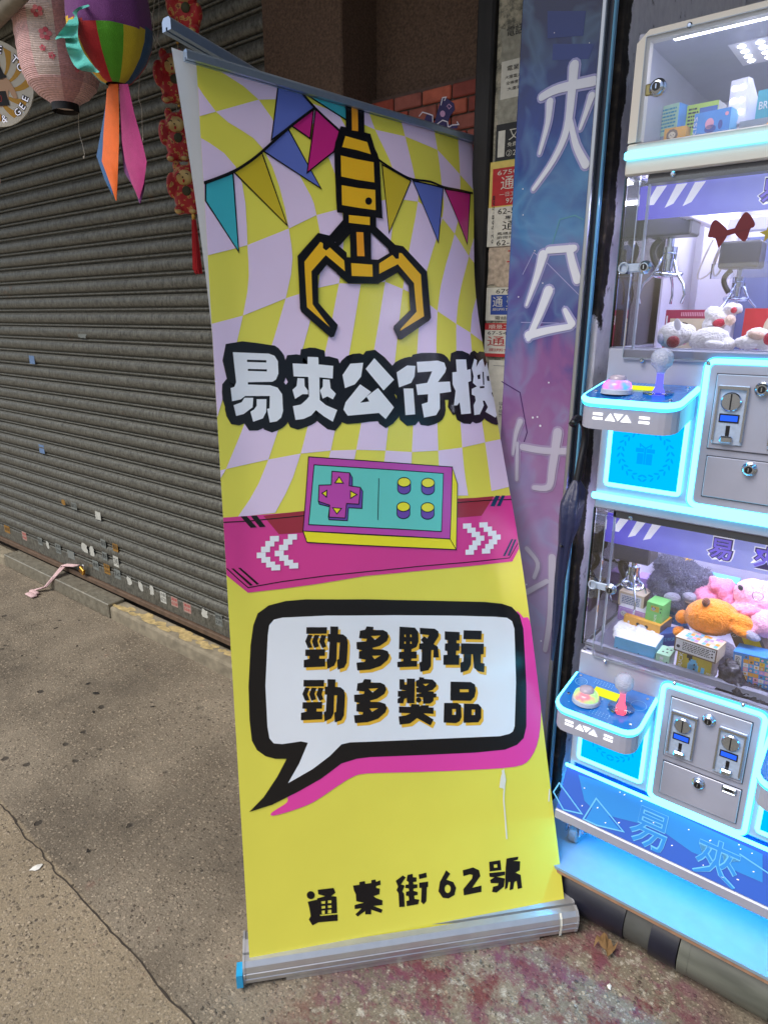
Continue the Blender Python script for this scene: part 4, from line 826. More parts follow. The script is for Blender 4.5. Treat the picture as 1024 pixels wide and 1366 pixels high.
for polys in ([circ(78, 236, 17)], [[(65, 264), (105, 255), (108, 300), (118, 325), (192, 318), (192, 345), (110, 352), (85, 365), (70, 340), (78, 325), (72, 290)]], [[(108, 213), (175, 205), (183, 225), (165, 240), (187, 242), (190, 312), (108, 320), (105, 250), (140, 240), (110, 232)], [(122, 262), (140, 260), (140, 272), (123, 274)], [(150, 259), (166, 257), (166, 270), (150, 271)], [(123, 283), (140, 281), (140, 292), (123, 294)], [(150, 280), (166, 278), (166, 290), (150, 291)], [(124, 302), (138, 300), (138, 316), (124, 317)], [(150, 299), (166, 297), (166, 313), (150, 314)]],
 [[(258, 195), (285, 192), (285, 180), (308, 176), (310, 188), (336, 184), (336, 172), (353, 169), (356, 180), (374, 172), (375, 192), (356, 197), (356, 205), (372, 208), (370, 232), (345, 240), (355, 248), (383, 258), (383, 278), (345, 282), (384, 298), (378, 312), (335, 298), (335, 318), (310, 318), (310, 303), (278, 327), (268, 318), (295, 292), (265, 295), (265, 278), (305, 268), (272, 262), (270, 232), (262, 215)]],
 [[(440, 175), (470, 152), (482, 160), (462, 190), (478, 195), (468, 220), (475, 230), (478, 285), (455, 287), (452, 228), (443, 215), (450, 200)]], [[(490, 150), (512, 145), (513, 160), (528, 160), (528, 178), (514, 180), (515, 190), (532, 190), (532, 205), (515, 208), (515, 218), (533, 222), (533, 235), (518, 238), (520, 252), (540, 255), (535, 275), (487, 283), (485, 262), (497, 258), (495, 240), (483, 238), (484, 222), (497, 218), (495, 207), (480, 205), (482, 192), (495, 190), (495, 180), (486, 175), (488, 160)]], [[(537, 148), (570, 140), (572, 160), (540, 167)]], [[(540, 183), (578, 178), (577, 200), (572, 203), (570, 262), (558, 275), (548, 265), (550, 205), (540, 205)]],
 [[(655, 130), (672, 145), (655, 170), (685, 180), (697, 205), (690, 235), (665, 250), (640, 247), (622, 220), (628, 180)], circ(661, 209, 13, 18, 14)], [[(725, 130), (770, 118), (795, 130), (800, 155), (775, 190), (765, 205), (805, 195), (805, 222), (730, 237), (728, 210), (765, 165), (768, 150), (755, 147), (728, 155)]],
 [[(838, 94), (885, 87), (890, 129), (840, 135)], [(857, 106), (872, 104), (873, 118), (858, 120)]], [[(838, 142), (905, 135), (905, 150), (870, 158), (905, 165), (900, 200), (870, 225), (850, 222), (855, 200), (875, 195), (878, 185), (845, 185), (842, 172), (860, 160), (840, 158)]], [[(912, 80), (940, 75), (962, 72), (960, 85), (940, 90), (970, 92), (968, 130), (950, 140), (972, 150), (978, 205), (960, 210), (955, 175), (945, 180), (940, 210), (925, 215), (928, 180), (920, 180), (915, 205), (905, 212), (908, 120)]]):
    ad.poly([Q(p) for p in polys], K, 2)
ad.build('address_lettering', bs)
dr = SheetPrint(); wp = mat('dried_white_paint', srgb(226, 226, 214), .6)
w = PX([(669, 1028), (672, 1045), (671, 1065), (673, 1090), (675, 1118)]); dr.stroke(smooth2(w, 3), .004, wp, 5); dr.poly([PX([(671, 1024), (674, 1040), (672, 1052), (665, 1050), (667, 1036)])], wp, 6); dr.stroke(PX([(732, 1053), (731, 1068)]), .004, wp, 5)
dr.build('paint_drips', bs)
# --- rails
railm = mat('rail_aluminium', srgb(170, 188, 210), .28, .8, noise_amt=.05, nscale=50)
def bar(a, b, w, h, m, mb):
    d = (b - a).normalized(); up = (TL - sBL).normalized(); up = (up - d * up.dot(d)).normalized(); no = d.cross(up)
    if no.dot(EYE - a) < 0: no = -no
    pts = [(-.5, -.5), (-.1, -.5), (-.1, -.25), (.1, -.25), (.1, -.5), (.5, -.5), (.5, .25), (.3, .5), (-.3, .5), (-.5, .25)]
    mb.prism(pts, 0, (b - a).length, m, lambda u, v, q: a + d * q + no * (u * w) + up * (v * h)); return mb
bar(along(247, 73, 1.585), along(634, 187, 2.055), .017, .018, railm, MB()).build('top_rail', ban)
def rear(s, t):
    p = sheet(min(1, s), min(t, 1)); k = max(0, (t - .70) / .30)
    lft = (TL - TR).normalized() * .050 * k ** 1.6 * (1 - s) ** .7 + Vector((0, 0, .020)) * k ** 3 * (1 - s)
    return p + lft - fn * (.012 + .05 * k * s + .02 * math.sin(math.pi * t))
mb = MB(); nu, nv = 16, 40
mb.add([rear(i / nu, j / nv) for j in range(nv + 1) for i in range(nu + 1)], [[j * (nu + 1) + i, j * (nu + 1) + i + 1, (j + 1) * (nu + 1) + i + 1, (j + 1) * (nu + 1) + i] for j in range(nv) for i in range(nu)], mat('white_back_sheet', srgb(226, 229, 232), .5, bump=.05, bscale=14))
rs = mb.build('rear_sheet', ban, True, fix=False); rs['label'] = 'plain white back sheet showing at the upper left'
bar(along(222, 32, 1.63), along(520, 206, 2.2), .024, .024, railm, MB()).build('rear_rail', ban)
# --- cassette: extruded profile with grooves, end caps, feet
cas = mat('cassette_aluminium', srgb(206, 207, 210), .32, .75, noise_amt=.05, nscale=40)
prof = [(-.010, .000), (-.014, .006), (-.0165, .018), (-.0150, .0195), (-.0150, .0215), (-.0175, .023), (-.019, .037), (-.0172, .0385), (-.0172, .0405), (-.0186, .042), (-.016, .056), (-.008, .067), (.006, .070), (.006, .060), (.012, .060), (.012, .071), (.040, .079), (.068, .072), (.084, .050), (.088, .026), (.080, .004), (.070, .000)]
Lc = (BR - BL).length
def cfn(u, v, q): return BL + bx * q + by * (u + .012) + Vector((0, 0, v + .010))
MB().prism(prof, .006, Lc - .006, cas, cfn).build('cassette', ban)
capm = mat('cassette_end_cap', srgb(176, 178, 182), .4, .4); ec = MB().prism([(a * 1.03 + (-.001 if a < .03 else .001), b * 1.02) for a, b in prof], .0, .0055, capm, cfn).build('end_cap', ban); MB().prism([(a * 1.03 + (-.001 if a < .03 else .001), b * 1.02) for a, b in prof], Lc - .0055, Lc, capm, cfn).build('end_cap', ban)
stk = mat('cyan_label', srgb(40, 160, 214), .45, noise_amt=.1); M4 = lambda q: None
MB().prism([(-.022, .004), (.016, .004), (.016, .040), (-.022, .042)], -.016, -.001, stk, cfn).build('blue_end_tab', ban)
mb = MB(); mb.prism([(-.010, -.0095), (.06, -.0095), (.06, -.0005), (-.010, -.0005)], .10, Lc - .10, cas, cfn); mb.build('foot', ban)
mb = MB(); mb.add([cfn(u, v, q) for q in (Lc - .052, Lc - .046) for u, v in ((-.0185, .004), (-.0205, .022), (-.0215, .040), (-.018, .058), (-.010, .069))], [[i, i + 1, i + 6, i + 5] for i in range(4)], wp); mb.build('paint_streak', ban, fix=False)
MB().tube([cfn(.075, .07, Lc * .5), sheet(.5, .5) - fn * .03, sheet(.52, .985) - fn * .03], .008, railm, 8).build('support_pole', ban)
# ================================================================== the two-storey claw machine
F = 1.45; XL, XR = -.525, .088; XC = (XL + XR) / 2; YK = 1.98
cm = thing('claw_machine', 'two storey silver claw machine edged with glowing cyan light strips', 'claw machine', (XC, F, .17))
sil = mat('silver_paint', srgb(160, 163, 182), .34, .1, spec=.5, noise_amt=.07, nscale=14, bump=.04, bscale=70); cream = mat('pale_frame_paint', srgb(204, 200, 192), .4); inner = mat('inner_white_panel', srgb(226, 224, 236), .45)
led = emis('led_strip_cyan', (.03, .55, 1, 1), 2.4); ledw = emis('led_strip_white', (.10, .70, 1, 1), 2.7); lamp = emis('led_panel_white', (.84, .84, 1, 1), 10.0); lampd = emis('led_bead', (.93, .95, 1, 1), 7.0)
glass = glassmat('clear_acrylic', rough=.02, extra=.05); gedge = mat('acrylic_edge', srgb(206, 220, 236), .1, trans=.5)
chrome = mat('chrome', srgb(196, 208, 228), .16, 1.0); chromer = mat('brushed_chrome', srgb(170, 184, 208), .42, .2, noise_amt=.12, nscale=120); blk = mat('black_plastic', srgb(20, 20, 26), .35); dkg = mat('dark_grey_plastic', srgb(62, 62, 66), .4)
blue = mat('deck_blue', srgb(36, 112, 196), .12, coat=.4); lcd = emis('lcd_blue', (.02, .10, .75, 1), .7); lcdg = emis('lcd_yellow_green', (.50, .56, .02, 1), .9)
def part(n, mb, **k): return mb.build(n, cm, **k)
# carcass
part('cabinet_side', MB().box(XL, XL + .012, F + .004, YK, .255, .757, sil, .002)); part('cabinet_side', MB().box(XL, XL + .012, F + .004, YK, 1.122, 1.482, sil, .002)); part('cabinet_side', MB().box(XL, XL + .012, F + .004, YK, 1.822, 2.063, sil, .002))
part('cabinet_side', MB().box(XR - .012, XR, F + .004, YK, .255, 2.063, sil, .002)); part('cabinet_back', MB().box(XL + .013, XR - .013, YK - .012, YK, .255, 2.063, inner))
part('front_panel', MB().box(XL, XR, F, F + .014, .436, .757, sil, .003)); part('front_panel', MB().box(XL, XR, F, F + .014, 1.124, 1.482, sil, .003))
part('crossbar', MB().box(XL, XR, F - .006, F + .012, 1.8155, 1.8725, cream, .003)); part('crossbar', MB().box(XL + .045, XR - .045, F + .002, F + .03, 1.798, 1.815, dkg))
part('crossbar', MB().box(XL + .045, XR - .045, F + .004, F + .03, 1.108, 1.1235, dkg))
part('compartment_floor', MB().box(XL + .014, XR - .014, F + .016, YK - .014, .66, .672, inner)); part('compartment_floor', MB().box(XL + .014, XR - .014, F + .016, YK - .014, 1.452, 1.462, inner)); part('compartment_floor', MB().box(XL + .014, XR - .014, F + .016, YK - .014, 1.846, 1.858, inner))
part('compartment_ceiling', MB().box(XL + .014, XR - .014, F + .032, YK - .014, 1.124, 1.132, inner)); part('compartment_ceiling', MB().box(XL + .014, XR - .014, F + .032, YK - .014, 1.824, 1.832, inner)); part('top_cover', MB().box(XL, XR, F + .02, YK, 2.052, 2.064, sil, .002))
for z, y0, y1 in ((1.1225, 1.50, 1.56), (1.8225, 1.50, 1.56), (1.1225, 1.80, 1.84), (1.8225, 1.80, 1.84)): part('ceiling_or_added_lamp', MB().box(XL + .03, XR - .03, y0, y1, z - .004, z, lamp))
# top display bezel with cut corners
ox0, ox1, oz0, oz1 = XL + .001, XR - .001, 1.874, 2.063; ix0, ix1, iz0, iz1 = XL + .026, XR - .026, 1.876, 2.044
outer = [(ox0, oz0), (ox0, oz1 - .019), (ox0 + .021, oz1), (ox1 - .021, oz1), (ox1, oz1 - .019), (ox1, oz0)]
inn = [(ix0, iz0), (ix0, iz1), (ix0 + .004, iz1), (ix1 - .004, iz1), (ix1, iz1), (ix1, iz0)]
mb = MB(); vs = []
for w in (F - .006, F + .012):
    vs += [(x, w, z) for x, z in outer] + [(x, w, z) for x, z in inn]
fs = []
for i in range(5): fs += [[i, i + 1, 6 + i + 1, 6 + i], [12 + i, 12 + i + 1, 18 + i + 1, 18 + i], [i, i + 1, 12 + i + 1, 12 + i], [6 + i, 7 + i, 19 + i, 18 + i]]
for i in (0, 5): fs.append([i, 6 + i, 18 + i, 12 + i])
part('display_bezel', mb.add(vs, fs, cream))
part('display_pane', MB().box(ix0 - .006, ix1 + .006, F - .011, F - .007, iz0 - .003, iz1 + .006, glass)); mb = MB()
for x in (ix0 - .0075, ix1 + .0065): mb.box(x, x + .0014, F - .0112, F - .0066, iz0 - .003, iz1 + .006, gedge)
mb.box(ix0 - .006, ix1 + .006, F - .0112, F - .0066, iz1 + .0062, iz1 + .0078, gedge); part('pane_edge', mb)
mb = MB(); q = onY(958, 68, F)
for i in range(9):
    for j in range(4): mb.ell((-.375 + .032 * i, 1.60 + .032 * j, 2.0505), (.0072, .0072, .003), lampd, 10, 6)
part('lamp_beads', mb)['kind'] = 'stuff'; part('ceiling_or_added_lamp', MB().box(-.395, -.10, 1.58, 1.72, 2.0508, 2.0517, inner))
part('ceiling_or_added_lamp', MB().box(XL + .06, XR - .06, F + .0145, F + .030, 2.0465, 2.0515, lamp))  # added lamp hidden behind the bezel, brightens the top display
for z0, z1 in ((.675, 1.122), (1.464, 1.822)): part('added_white_panel', MB().box(XL + .013, XL + .018, F + .27, YK - .016, z0, z1, inner))  # opaque white panels added to brighten the dim left of both storeys
# light strips
def strip(n, x0, x1, z, m=ledw, r=.0075): part(n, MB().box(x0, x1, F - .013, F - .0065, z - r, z + r, m, .003))
strip('light_strip', XL - .002, XR + .002, 1.851); strip('light_strip', XL - .004, XR + .004, 1.156); strip('light_strip', XL - .007, XR + .007, .428, r=.0055)
def rr(x0, x1, z0, z1, r, Y, n=5):
    out = []
    for cx, cz, a in ((x1 - r, z1 - r, 0), (x0 + r, z1 - r, 90), (x0 + r, z0 + r, 180), (x1 - r, z0 + r, 270)):
        for i in range(n + 1): t = math.radians(a + 90 * i / n); out.append((cx + r * math.cos(t), Y, cz + r * math.sin(t)))
    return out
for z0, z1 in ((.436, .742), (1.168, 1.463)):
    part('coin_frame_light', MB().tube(rr(-.322, -.115, z0, z1, .014, F - .006), .0055, ledw, 8, True), smooth=True)
    part('coin_frame_glow', MB().tube(rr(-.3265, -.1105, z0 - .0045, z1 + .0045, .018, F - .003), .0035, led, 6, True), smooth=True)
    part('coin_panel', MB().prism([(x, z) for x, _, z in rr(-.315, -.122, z0 + .007, z1 - .007, .010, 0)], F - .008, F - .0005, sil, lambda u, v, w: Vector((u, w, v))))
    h = z1 - z0; a, b = z0 + h * .42, z1 - .024
    groove = mat('panel_gap', srgb(70, 72, 84), .6) if 'panel_gap' not in bpy.data.materials else bpy.data.materials['panel_gap']
    for (u0, u1, v0, v1) in ((-.301, -.136, a, b), (-.299, -.134, z0 + .024, a - .016)):
        part('service_door', MB().box(u0 - .0015, u1 + .0015, F - .0095, F - .0082, v0 - .0015, v1 + .0015, groove).box(u0, u1, F - .0125, F - .0096, v0, v1, sil, .0015))
    def coin(x, zc):
        c0 = MB().box(x - .0275, x + .0275, F - .017, F - .0126, zc - .058, zc + .058, chromer, .0015); o = part('coin_acceptor', c0)
        def sub(n, mb, **k): return mb.build(n, o, **k)
        Rx = Matrix.Rotation(math.pi / 2, 3, 'X')
        sub('acceptor_rim', MB().box(x + .0235, x + .0275, F - .021, F - .0172, zc - .05, zc + .055, chrome).box(x - .0275, x - .0235, F - .021, F - .0172, zc - .05, zc + .055, chrome).box(x - .0275, x + .0275, F - .022, F - .0172, zc + .0505, zc + .0565, chrome))
        sub('coin_dial', MB().lathe([(.0185, 0), (.0185, .004), (.0165, .006), (.0, .0062)], (x - .001, F - .0172, zc + .027), chrome, 24, M=Rx), auto=40); sub('coin_slot', MB().box(x - .0022, x + .0002, F - .0245, F - .0175, zc + .012, zc + .043, blk))
        sub('acceptor_display', MB().box(x - .019, x + .017, F - .0182, F - .0173, zc - .014, zc + .003, blk).box(x - .0165, x + .0145, F - .0188, F - .0183, zc - .011, zc, lcd))
        sub('return_slot', MB().box(x - .004, x + .003, F - .0182, F - .0173, zc - .043, zc - .020, blk)); sub('return_cup', MB().box(x - .012, x + .011, F - .026, F - .0173, zc - .054, zc - .040, chrome, .003))
    coin(-.267, z1 - .109 if z0 < 1 else z1 - .102); coin(-.168, z1 - .110 if z0 < 1 else z1 - .103)
    def keylock(x, z, Y, r=.011, parent=cm):
        Rx = Matrix.Rotation(math.pi / 2, 3, 'X')
        o = MB().lathe([(r * 1.25, 0), (r * 1.25, .003), (r, .005), (r, .010), (r * .8, .012), (0, .0122)], (x, Y, z), chrome, 20, M=Rx).build('key_lock', parent, auto=40)
        MB().lathe([(r * .62, 0), (r * .62, .001), (0, .0011)], (x, Y - .0124, z), blk, 16, M=Rx).build('key_barrel', o); MB().box(x - .001, x + .001, Y - .0142, Y - .0136, z - .004, z + .004, chrome).build('keyhole', o)
    keylock(-.2185, z1 - .048, F - .0127); keylock(-.219, z0 + .092, F - .0127)
    part('drawer_latch', MB().box(-.172, -.142, F - .0165, F - .0126, z0 + .096, z0 + .112, chrome, .003).box(-.166, -.149, F - .0172, F - .0166, z0 + .101, z0 + .107, blk))
# prize doors (back lit) and control decks
pdoor = emis('lit_blue_prize_door', (.0, .30, .80, 1), .85); pmark = emis('prize_door_mark', (.0, .22, .62, 1), .8); white_lit = emis('lit_white_mark', (1, 1, 1, 1), 1.1)
Rz90 = Matrix.Rotation(math.pi / 2, 3, 'Z')
def prize_door(x0, x1, z0, z1):
    part('prize_door', MB().box(x0, x1, F - .004, F - .0005, z0, z1, pdoor)); part('prize_door_light', MB().tube(rr(x0 - .001, x1 + .001, z0 - .001, z1 + .001, .006, F - .006), .0048, ledw, 8, True), smooth=True)
    pr = Print(facing(F - .004), base=.0005); cx, cz, r = (x0 + x1) / 2, (z0 + z1) / 2 - .004, (x1 - x0) * .34
    for sg in (1, -1):
        for i in range(11):
            t = math.radians(-85 + 15.5 * i); x, z = cx + sg * r * math.cos(t), cz + r * math.sin(t)
            for off, ro in ((.0045, .6), (-.0045, -.6)):
                pr.poly([circ(x + sg * off * math.cos(t), z + off * math.sin(t), .006, .0022, 8, (t + math.pi / 2 + ro) if sg > 0 else (math.pi / 2 - t - ro))], pmark, 0)
    for a in ((-.016, -.022, -.003, .002), (.003, -.022, .016, .002), (-.020, .004, -.003, .013), (.003, .004, .020, .013), (-.002, -.022, .002, .013)): pr.rect(cx + a[0], cz + a[1], cx + a[2], cz + a[3], pmark, 0)
    pr.stroke([(cx - .001, cz + .014), (cx - .012, cz + .022), (cx - .011, cz + .016)], .003, pmark, 1); pr.stroke([(cx + .001, cz + .014), (cx + .012, cz + .022), (cx + .011, cz + .016)], .003, pmark, 1)
    pr.build('wreath_and_gift_mark', cm)
def deck(x0, x1, zb, glow, ball):
    Y0 = 1.312; zf = zb - .022; r = .03
    out = [(x0, F - .001), (x0, Y0 + r)] + [(x0 + r - r * math.cos(t), Y0 + r - r * math.sin(t)) for t in (.4, .8, 1.2)] + [(x0 + r, Y0), (x1 - r, Y0)] + [(x1 - r + r * math.sin(t), Y0 + r - r * math.cos(t)) for t in (.4, .8, 1.2)] + [(x1, Y0 + r), (x1, F - .001)]
    zt = lambda y: zb - (F - y) * .16
    fn2 = lambda u, v, w: Vector((u, v, zt(v) + w))
    o = part('control_deck', MB().prism(out, -.062, -.011, sil, fn2))
    s = lambda n, mb, **k: mb.build(n, o, **k)
    s('deck_plate', MB().prism([(x0 + (u - x0) * .985 + .0015, v) for u, v in out], -.0105, .0, blue, fn2)); s('deck_light', MB().tube([fn2(u, v, -.006) for u, v in out], .0062, ledw, 8), smooth=True); s('deck_glow', MB().tube([fn2(u, v, -.0135) for u, v in out], .004, led, 6), smooth=True)
    pl = Plane(fn2(0, 0, 0), (1, 0, 0), (0, 1, .16)); k = math.sqrt(1 + .16 ** 2); pr = Print(pl, base=.0008); pale = bpy.data.materials.get('deck_print_pale') or mat('deck_print_pale', srgb(120, 180, 226), .2)
    for cx, cy, rad in ((.022, .105, .014), (.165, .09, .017), (.10, .02, .0)):
        if rad: pr.stroke(circ(x0 + cx, (Y0 + cy) * k, rad, n=24), .0012, pale, 0, True)
    for i in range(7):
        for j in range(3): pr.poly([circ(x0 + .05 + .007 * i, (Y0 + .128 - .006 * j) * k, .0013, n=6)], pale, 0); pr.poly([circ(x0 + .08 + .007 * i, (Y0 + .014 + .006 * j) * k, .0013, n=6)], pale, 0)
    for i in range(5): pr.stroke([(x0 + .014, (Y0 + .096 + i * .004) * k), (x0 + .032, (Y0 + .098 + i * .004) * k)], .0008, pale, 1)
    rn = random.Random(int(zb * 100))
    for i in range(14): pr.poly([circ(x0 + .02 + rn.random() * .15, (Y0 + .015 + rn.random() * .09) * k, .0016 + .001 * rn.random(), n=6)], pale, 0)
    pr.build('deck_print', o)
    for cx, cy in ((.012, .126), (.175, .122), (.170, .022), (.014, .05)): s('screw', MB().lathe([(.004, 0), (.0035, .0015), (0, .002)], fn2(x0 + cx, Y0 + cy, .0005), chrome, 10), auto=40)
    s('deck_screen', MB().box(x0 + .060, x0 + .118, Y0 + .076, Y0 + .104, 0, .0012, lcdg, M=Matrix.Translation((0, 0, zt(Y0 + .09) + .0015)) @ Matrix.Translation((0, Y0 + .09, 0)) @ Matrix.Rotation(math.atan(.16), 4, 'X') @ Matrix.Translation((0, -Y0 - .09, 0))))
    bc = fn2(x0 + .058, Y0 + .046, 0)
    s('button_ring', MB().lathe([(.032, 0), (.031, .008), (.028, .010)], bc, mat('clear_grey', srgb(170, 180, 200), .15), 28), auto=40)
    bb = s('push_button', MB().lathe([(.0275, .006), (.029, .014), (.026, .022), (.018, .027), (.0, .028)], bc, glow, 28), auto=60)
    s('button_cap', MB().lathe([(.017, .027), (.016, .033), (.011, .036), (0, .037)], bc, mat('frosted_cap', srgb(170, 160, 180), .25), 24), auto=50)
    jc = fn2(x0 + .135, Y0 + .062, 0)
    s('joystick_base', MB().lathe([(.029, 0), (.029, .003), (.024, .005), (0, .0052)], jc, glassmat('clear_disc', extra=.08), 28), auto=40)
    s('joystick_shaft', MB().lathe([(.012, .003), (.007, .014), (.006, .042)], jc, ball, 16), auto=60)
    s('joystick_ball', MB().lathe([(.007, .040), (.009, .046), (.019, .056), (.0215, .066), (.020, .077), (.013, .086), (0, .089)], jc, bub, 24), auto=60)
    # front lettering: bars and triangles cut through the lip
    pr = Print(facing(Y0 - .0003), base=.0006); z = zf - .037; cx = (x0 + x1) / 2 - .012
    for sx in (-.052, .040):
        for dz in (-.0055, .0035): pr.rect(cx + sx, z + dz, cx + sx + .020, z + dz + .0048, white_lit)
    for i, up in enumerate((1, 0, 1)):
        x = cx - .027 + i * .016; pr.poly([[(x, z - .006), (x + .021, z - .006), (x + .0105, z + .009)] if up else [(x + .001, z + .009), (x + .020, z + .009), (x + .0105, z - .005)]], white_lit, i)
    pr.build('lip_marks', o)
bub = mat('crackled_clear_ball', srgb(206, 214, 236), .12, trans=.45, bump=.8, bscale=260)
def glowmat(n, a, b):
    m = bpy.data.materials.new(n); m.use_nodes = True; nn, l = m.node_tree.nodes, m.node_tree.links; p = nn['Principled BSDF']; p.inputs['Roughness'].default_value = .15; p.inputs['Base Color'].default_value = (.16, .16, .18, 1)
    t = nn.new('ShaderNodeTexNoise'); t.inputs['Scale'].default_value = 26; g = nn.new('ShaderNodeNewGeometry'); l.new(g.outputs['Position'], t.inputs[0])
    r = ramp(m, [(.40, a), (.58, b)]); l.new(t.outputs[0], r.inputs[0]); l.new(r.outputs[0], p.inputs['Emission Color']); p.inputs['Emission Strength'].default_value = .5; return m
g1 = glowmat('button_glow_blue_pink', (.05, .45, 1, 1), (.9, .15, .9, 1)); g2 = glowmat('button_glow_red_green', (1, .14, .22, 1), (.35, 1, .2, 1))
s1 = emis('shaft_glow_blue', (.08, .08, 1, 1), 1.2); s2 = emis('shaft_glow_red', (1, .08, .14, 1), 1.3)
for z, zz in ((.697, (.462, .640)), (1.412, (1.186, 1.345))):
    lo = z < 1
    deck(XL, -.336, z, g2 if lo else g1, s2 if lo else s1); deck(-.101, XR, z, g1 if lo else g2, s1 if lo else s2)
    prize_door(-.500, -.346, zz[0], zz[1]); prize_door(-.091, .063, zz[0], zz[1])
# glass storeys
for z0, z1, zk in ((.757, 1.112, .940), (1.464, 1.806, 1.642)):
    part('side_pane', MB().box(XL + .001, XL + .005, F + .002, YK - .02, z0 + .017, z1 + .012, glass)); part('corner_pane', MB().box(XL + .006, -.494, F + .001, F + .005, z0 + .018, z1 + .012, glass))
    part('front_pane', MB().box(-.4905, XR - .034, F - .0072, F - .0022, z0, z1, glass))
    mb = MB(); mb.box(-.4925, -.491, F - .0075, F - .0018, z0, z1, gedge).box(-.4905, XR - .034, F - .0075, F - .0018, z0 - .0012, z0 - .0002, gedge); part('pane_edge', mb)
    part('pane_edge', MB().box(XL - .0003, XL + .0007, F + .0015, F + .0065, z0 + .017, z1 + .012, mat('dark_glass_edge', srgb(60, 100, 120), .1))); part('corner_strip', MB().box(-.4785, -.4745, F + .004, F + .012, z0 + .018, z1 + .01, gedge)); part('sill_rail', MB().box(-.4905, XR - .034, F - .006, F - .001, z0 - .004, z0 - .0015, sil).box(XL + .006, XR - .006, F + .0145, F + .03, z0 + .004, z0 + .02, sil))
    part('lock_plate', MB().box(-.512, -.458, F - .0105, F - .0078, zk - .0085, zk + .0085, chromer, .002)); keylock(-.462, zk, F - .0106, .0105); part('lock_clamp', MB().tube([(-.506 + .009 * math.cos(t), F - .013, zk + .010 * math.sin(t)) for t in [2 * math.pi * i / 14 for i in range(14)]], .002, gedge, 6, True), smooth=True)
keylock(-.474, 1.961, F - .0115, .0125); part('lock_plate', MB().box(-.497, -.470, F - .0145, F - .0115, 1.950, 1.970, mat('brass_plate', srgb(150, 140, 96), .3, .8), .002))
for x, z in ((-.46, .751), (-.30, .751), (-.16, .751), (-.45, 1.458), (-.32, 1.458), (-.16, 1.458), (-.43, 1.809), (-.437, 1.116), (-.43, 2.053)):
    part('pane_screw', MB().lathe([(.005, 0), (.005, .002), (.003, .004), (0, .0042)], (x, F - .0078, z), chrome, 12, M=Matrix.Rotation(math.pi / 2, 3, 'X')), auto=40)
# purple sign boards behind the glass
def sign_mat():
    m = mat('sign_purple', srgb(110, 100, 210), .4); n, l = m.node_tree.nodes, m.node_tree.links; b = n['Principled BSDF']; g = N(m, 'ShaderNodeNewGeometry'); sp = N(m, 'ShaderNodeSeparateXYZ'); l.new(g.outputs['Position'], sp.inputs[0])
    r0 = N(m, 'ShaderNodeMapRange'); r0.inputs[1].default_value = -.5; r0.inputs[2].default_value = -.1; l.new(sp.outputs[0], r0.inputs[0]); t = N(m, 'ShaderNodeTexNoise'); t.inputs['Scale'].default_value = 25; l.new(g.outputs['Position'], t.inputs[0])
    ad = N(m, 'ShaderNodeMath', operation='MULTIPLY_ADD'); l.new(t.outputs[0], ad.inputs[0]); ad.inputs[1].default_value = .2; l.new(r0.outputs[0], ad.inputs[2]); r = ramp(m, [(.1, srgb(84, 74, 200)), (.5, srgb(124, 130, 220)), (1, srgb(160, 168, 226))]); l.new(ad.outputs[0], r.inputs[0]); l.new(r.outputs[0], b.inputs['Base Color']); l.new(r.outputs[0], b.inputs['Emission Color']); b.inputs['Emission Strength'].default_value = .28; return m
sgm = sign_mat(); sgw = mat('sign_white', srgb(222, 222, 232), .4, emit=srgb(222, 222, 240), estr=.3); sgp = mat('sign_letter_purple', srgb(124, 110, 214), .4, emit=srgb(110, 94, 214), estr=.3); sgk = mat('sign_letter_edge', srgb(60, 48, 130), .4)  # emission added to the lettering because the sign front is unlit
for z0, z1, ch in ((1.036, 1.107, ((-.256, '易'), (-.168, '夾'), (-.08, '公'))), (1.737, 1.800, ((-.262, '易'), (-.16, '夾'), (-.05, '公')))):
    o = part('sign_board', MB().box(XL + .022, XR - .03, F + .034, F + .038, z0, z1, sgm, .001)); pr = Print(facing(F + .034)); h = z1 - z0
    for i, x in enumerate((XL + .022, XL + .060, XL + .094)):
        a = x; pr.poly([[(a + .014, z0 + h * (.30 if i else .42)), (a + .030, z0 + h * (.40 if i else .42)), (a + .052, z1 - .003), (a + .032, z1 - .003)]], sgw, 0)
    for x, c in ch:
        for off, m, ly in ((.09, sgw, 0), (.055, sgk, 1), (.018, sgp, 2)):
            vs, fs, asp = text2d(c, off); hh = h * (.60 + off * 2); ww = hh * asp; pr._put([(x + (u - .5) * ww, z0 + h * .50 + (v - .5) * hh) for u, v in vs], fs, m, ly)
    pr.build('sign_lettering', o)
# rails and columns inside
wht = mat('white_rail', srgb(228, 226, 238), .35); clr = glassmat('clear_bar', tint=(.93, .95, 1, 1), extra=.12)
part('gantry_rail', MB().box(-.40, XR - .02, 1.80, 1.83, 1.735, 1.765, wht, .002)); part('gantry_rail', MB().box(-.43, -.41, F + .06, 1.9, 1.74, 1.76, wht, .002)); part('rear_column', MB().box(-.475, -.40, 1.90, 1.93, 1.463, 1.82, wht, .003)); part('divider_bar', MB().box(-.40, XR - .02, 1.70, 1.712, 1.628, 1.660, clr)); part('gantry_rail', MB().box(-.43, XR - .02, 1.86, 1.885, 1.00, 1.03, wht, .002)); part('gantry_rail', MB().box(-.43, XR - .02, 1.86, 1.88, .965, .985, chromer, .002))
part('rear_mirror', MB().box(-.385, XR - .02, 1.955, 1.962, 1.463, 1.735, mat('blue_grey_mirror', srgb(120, 132, 178), .18, .25)))
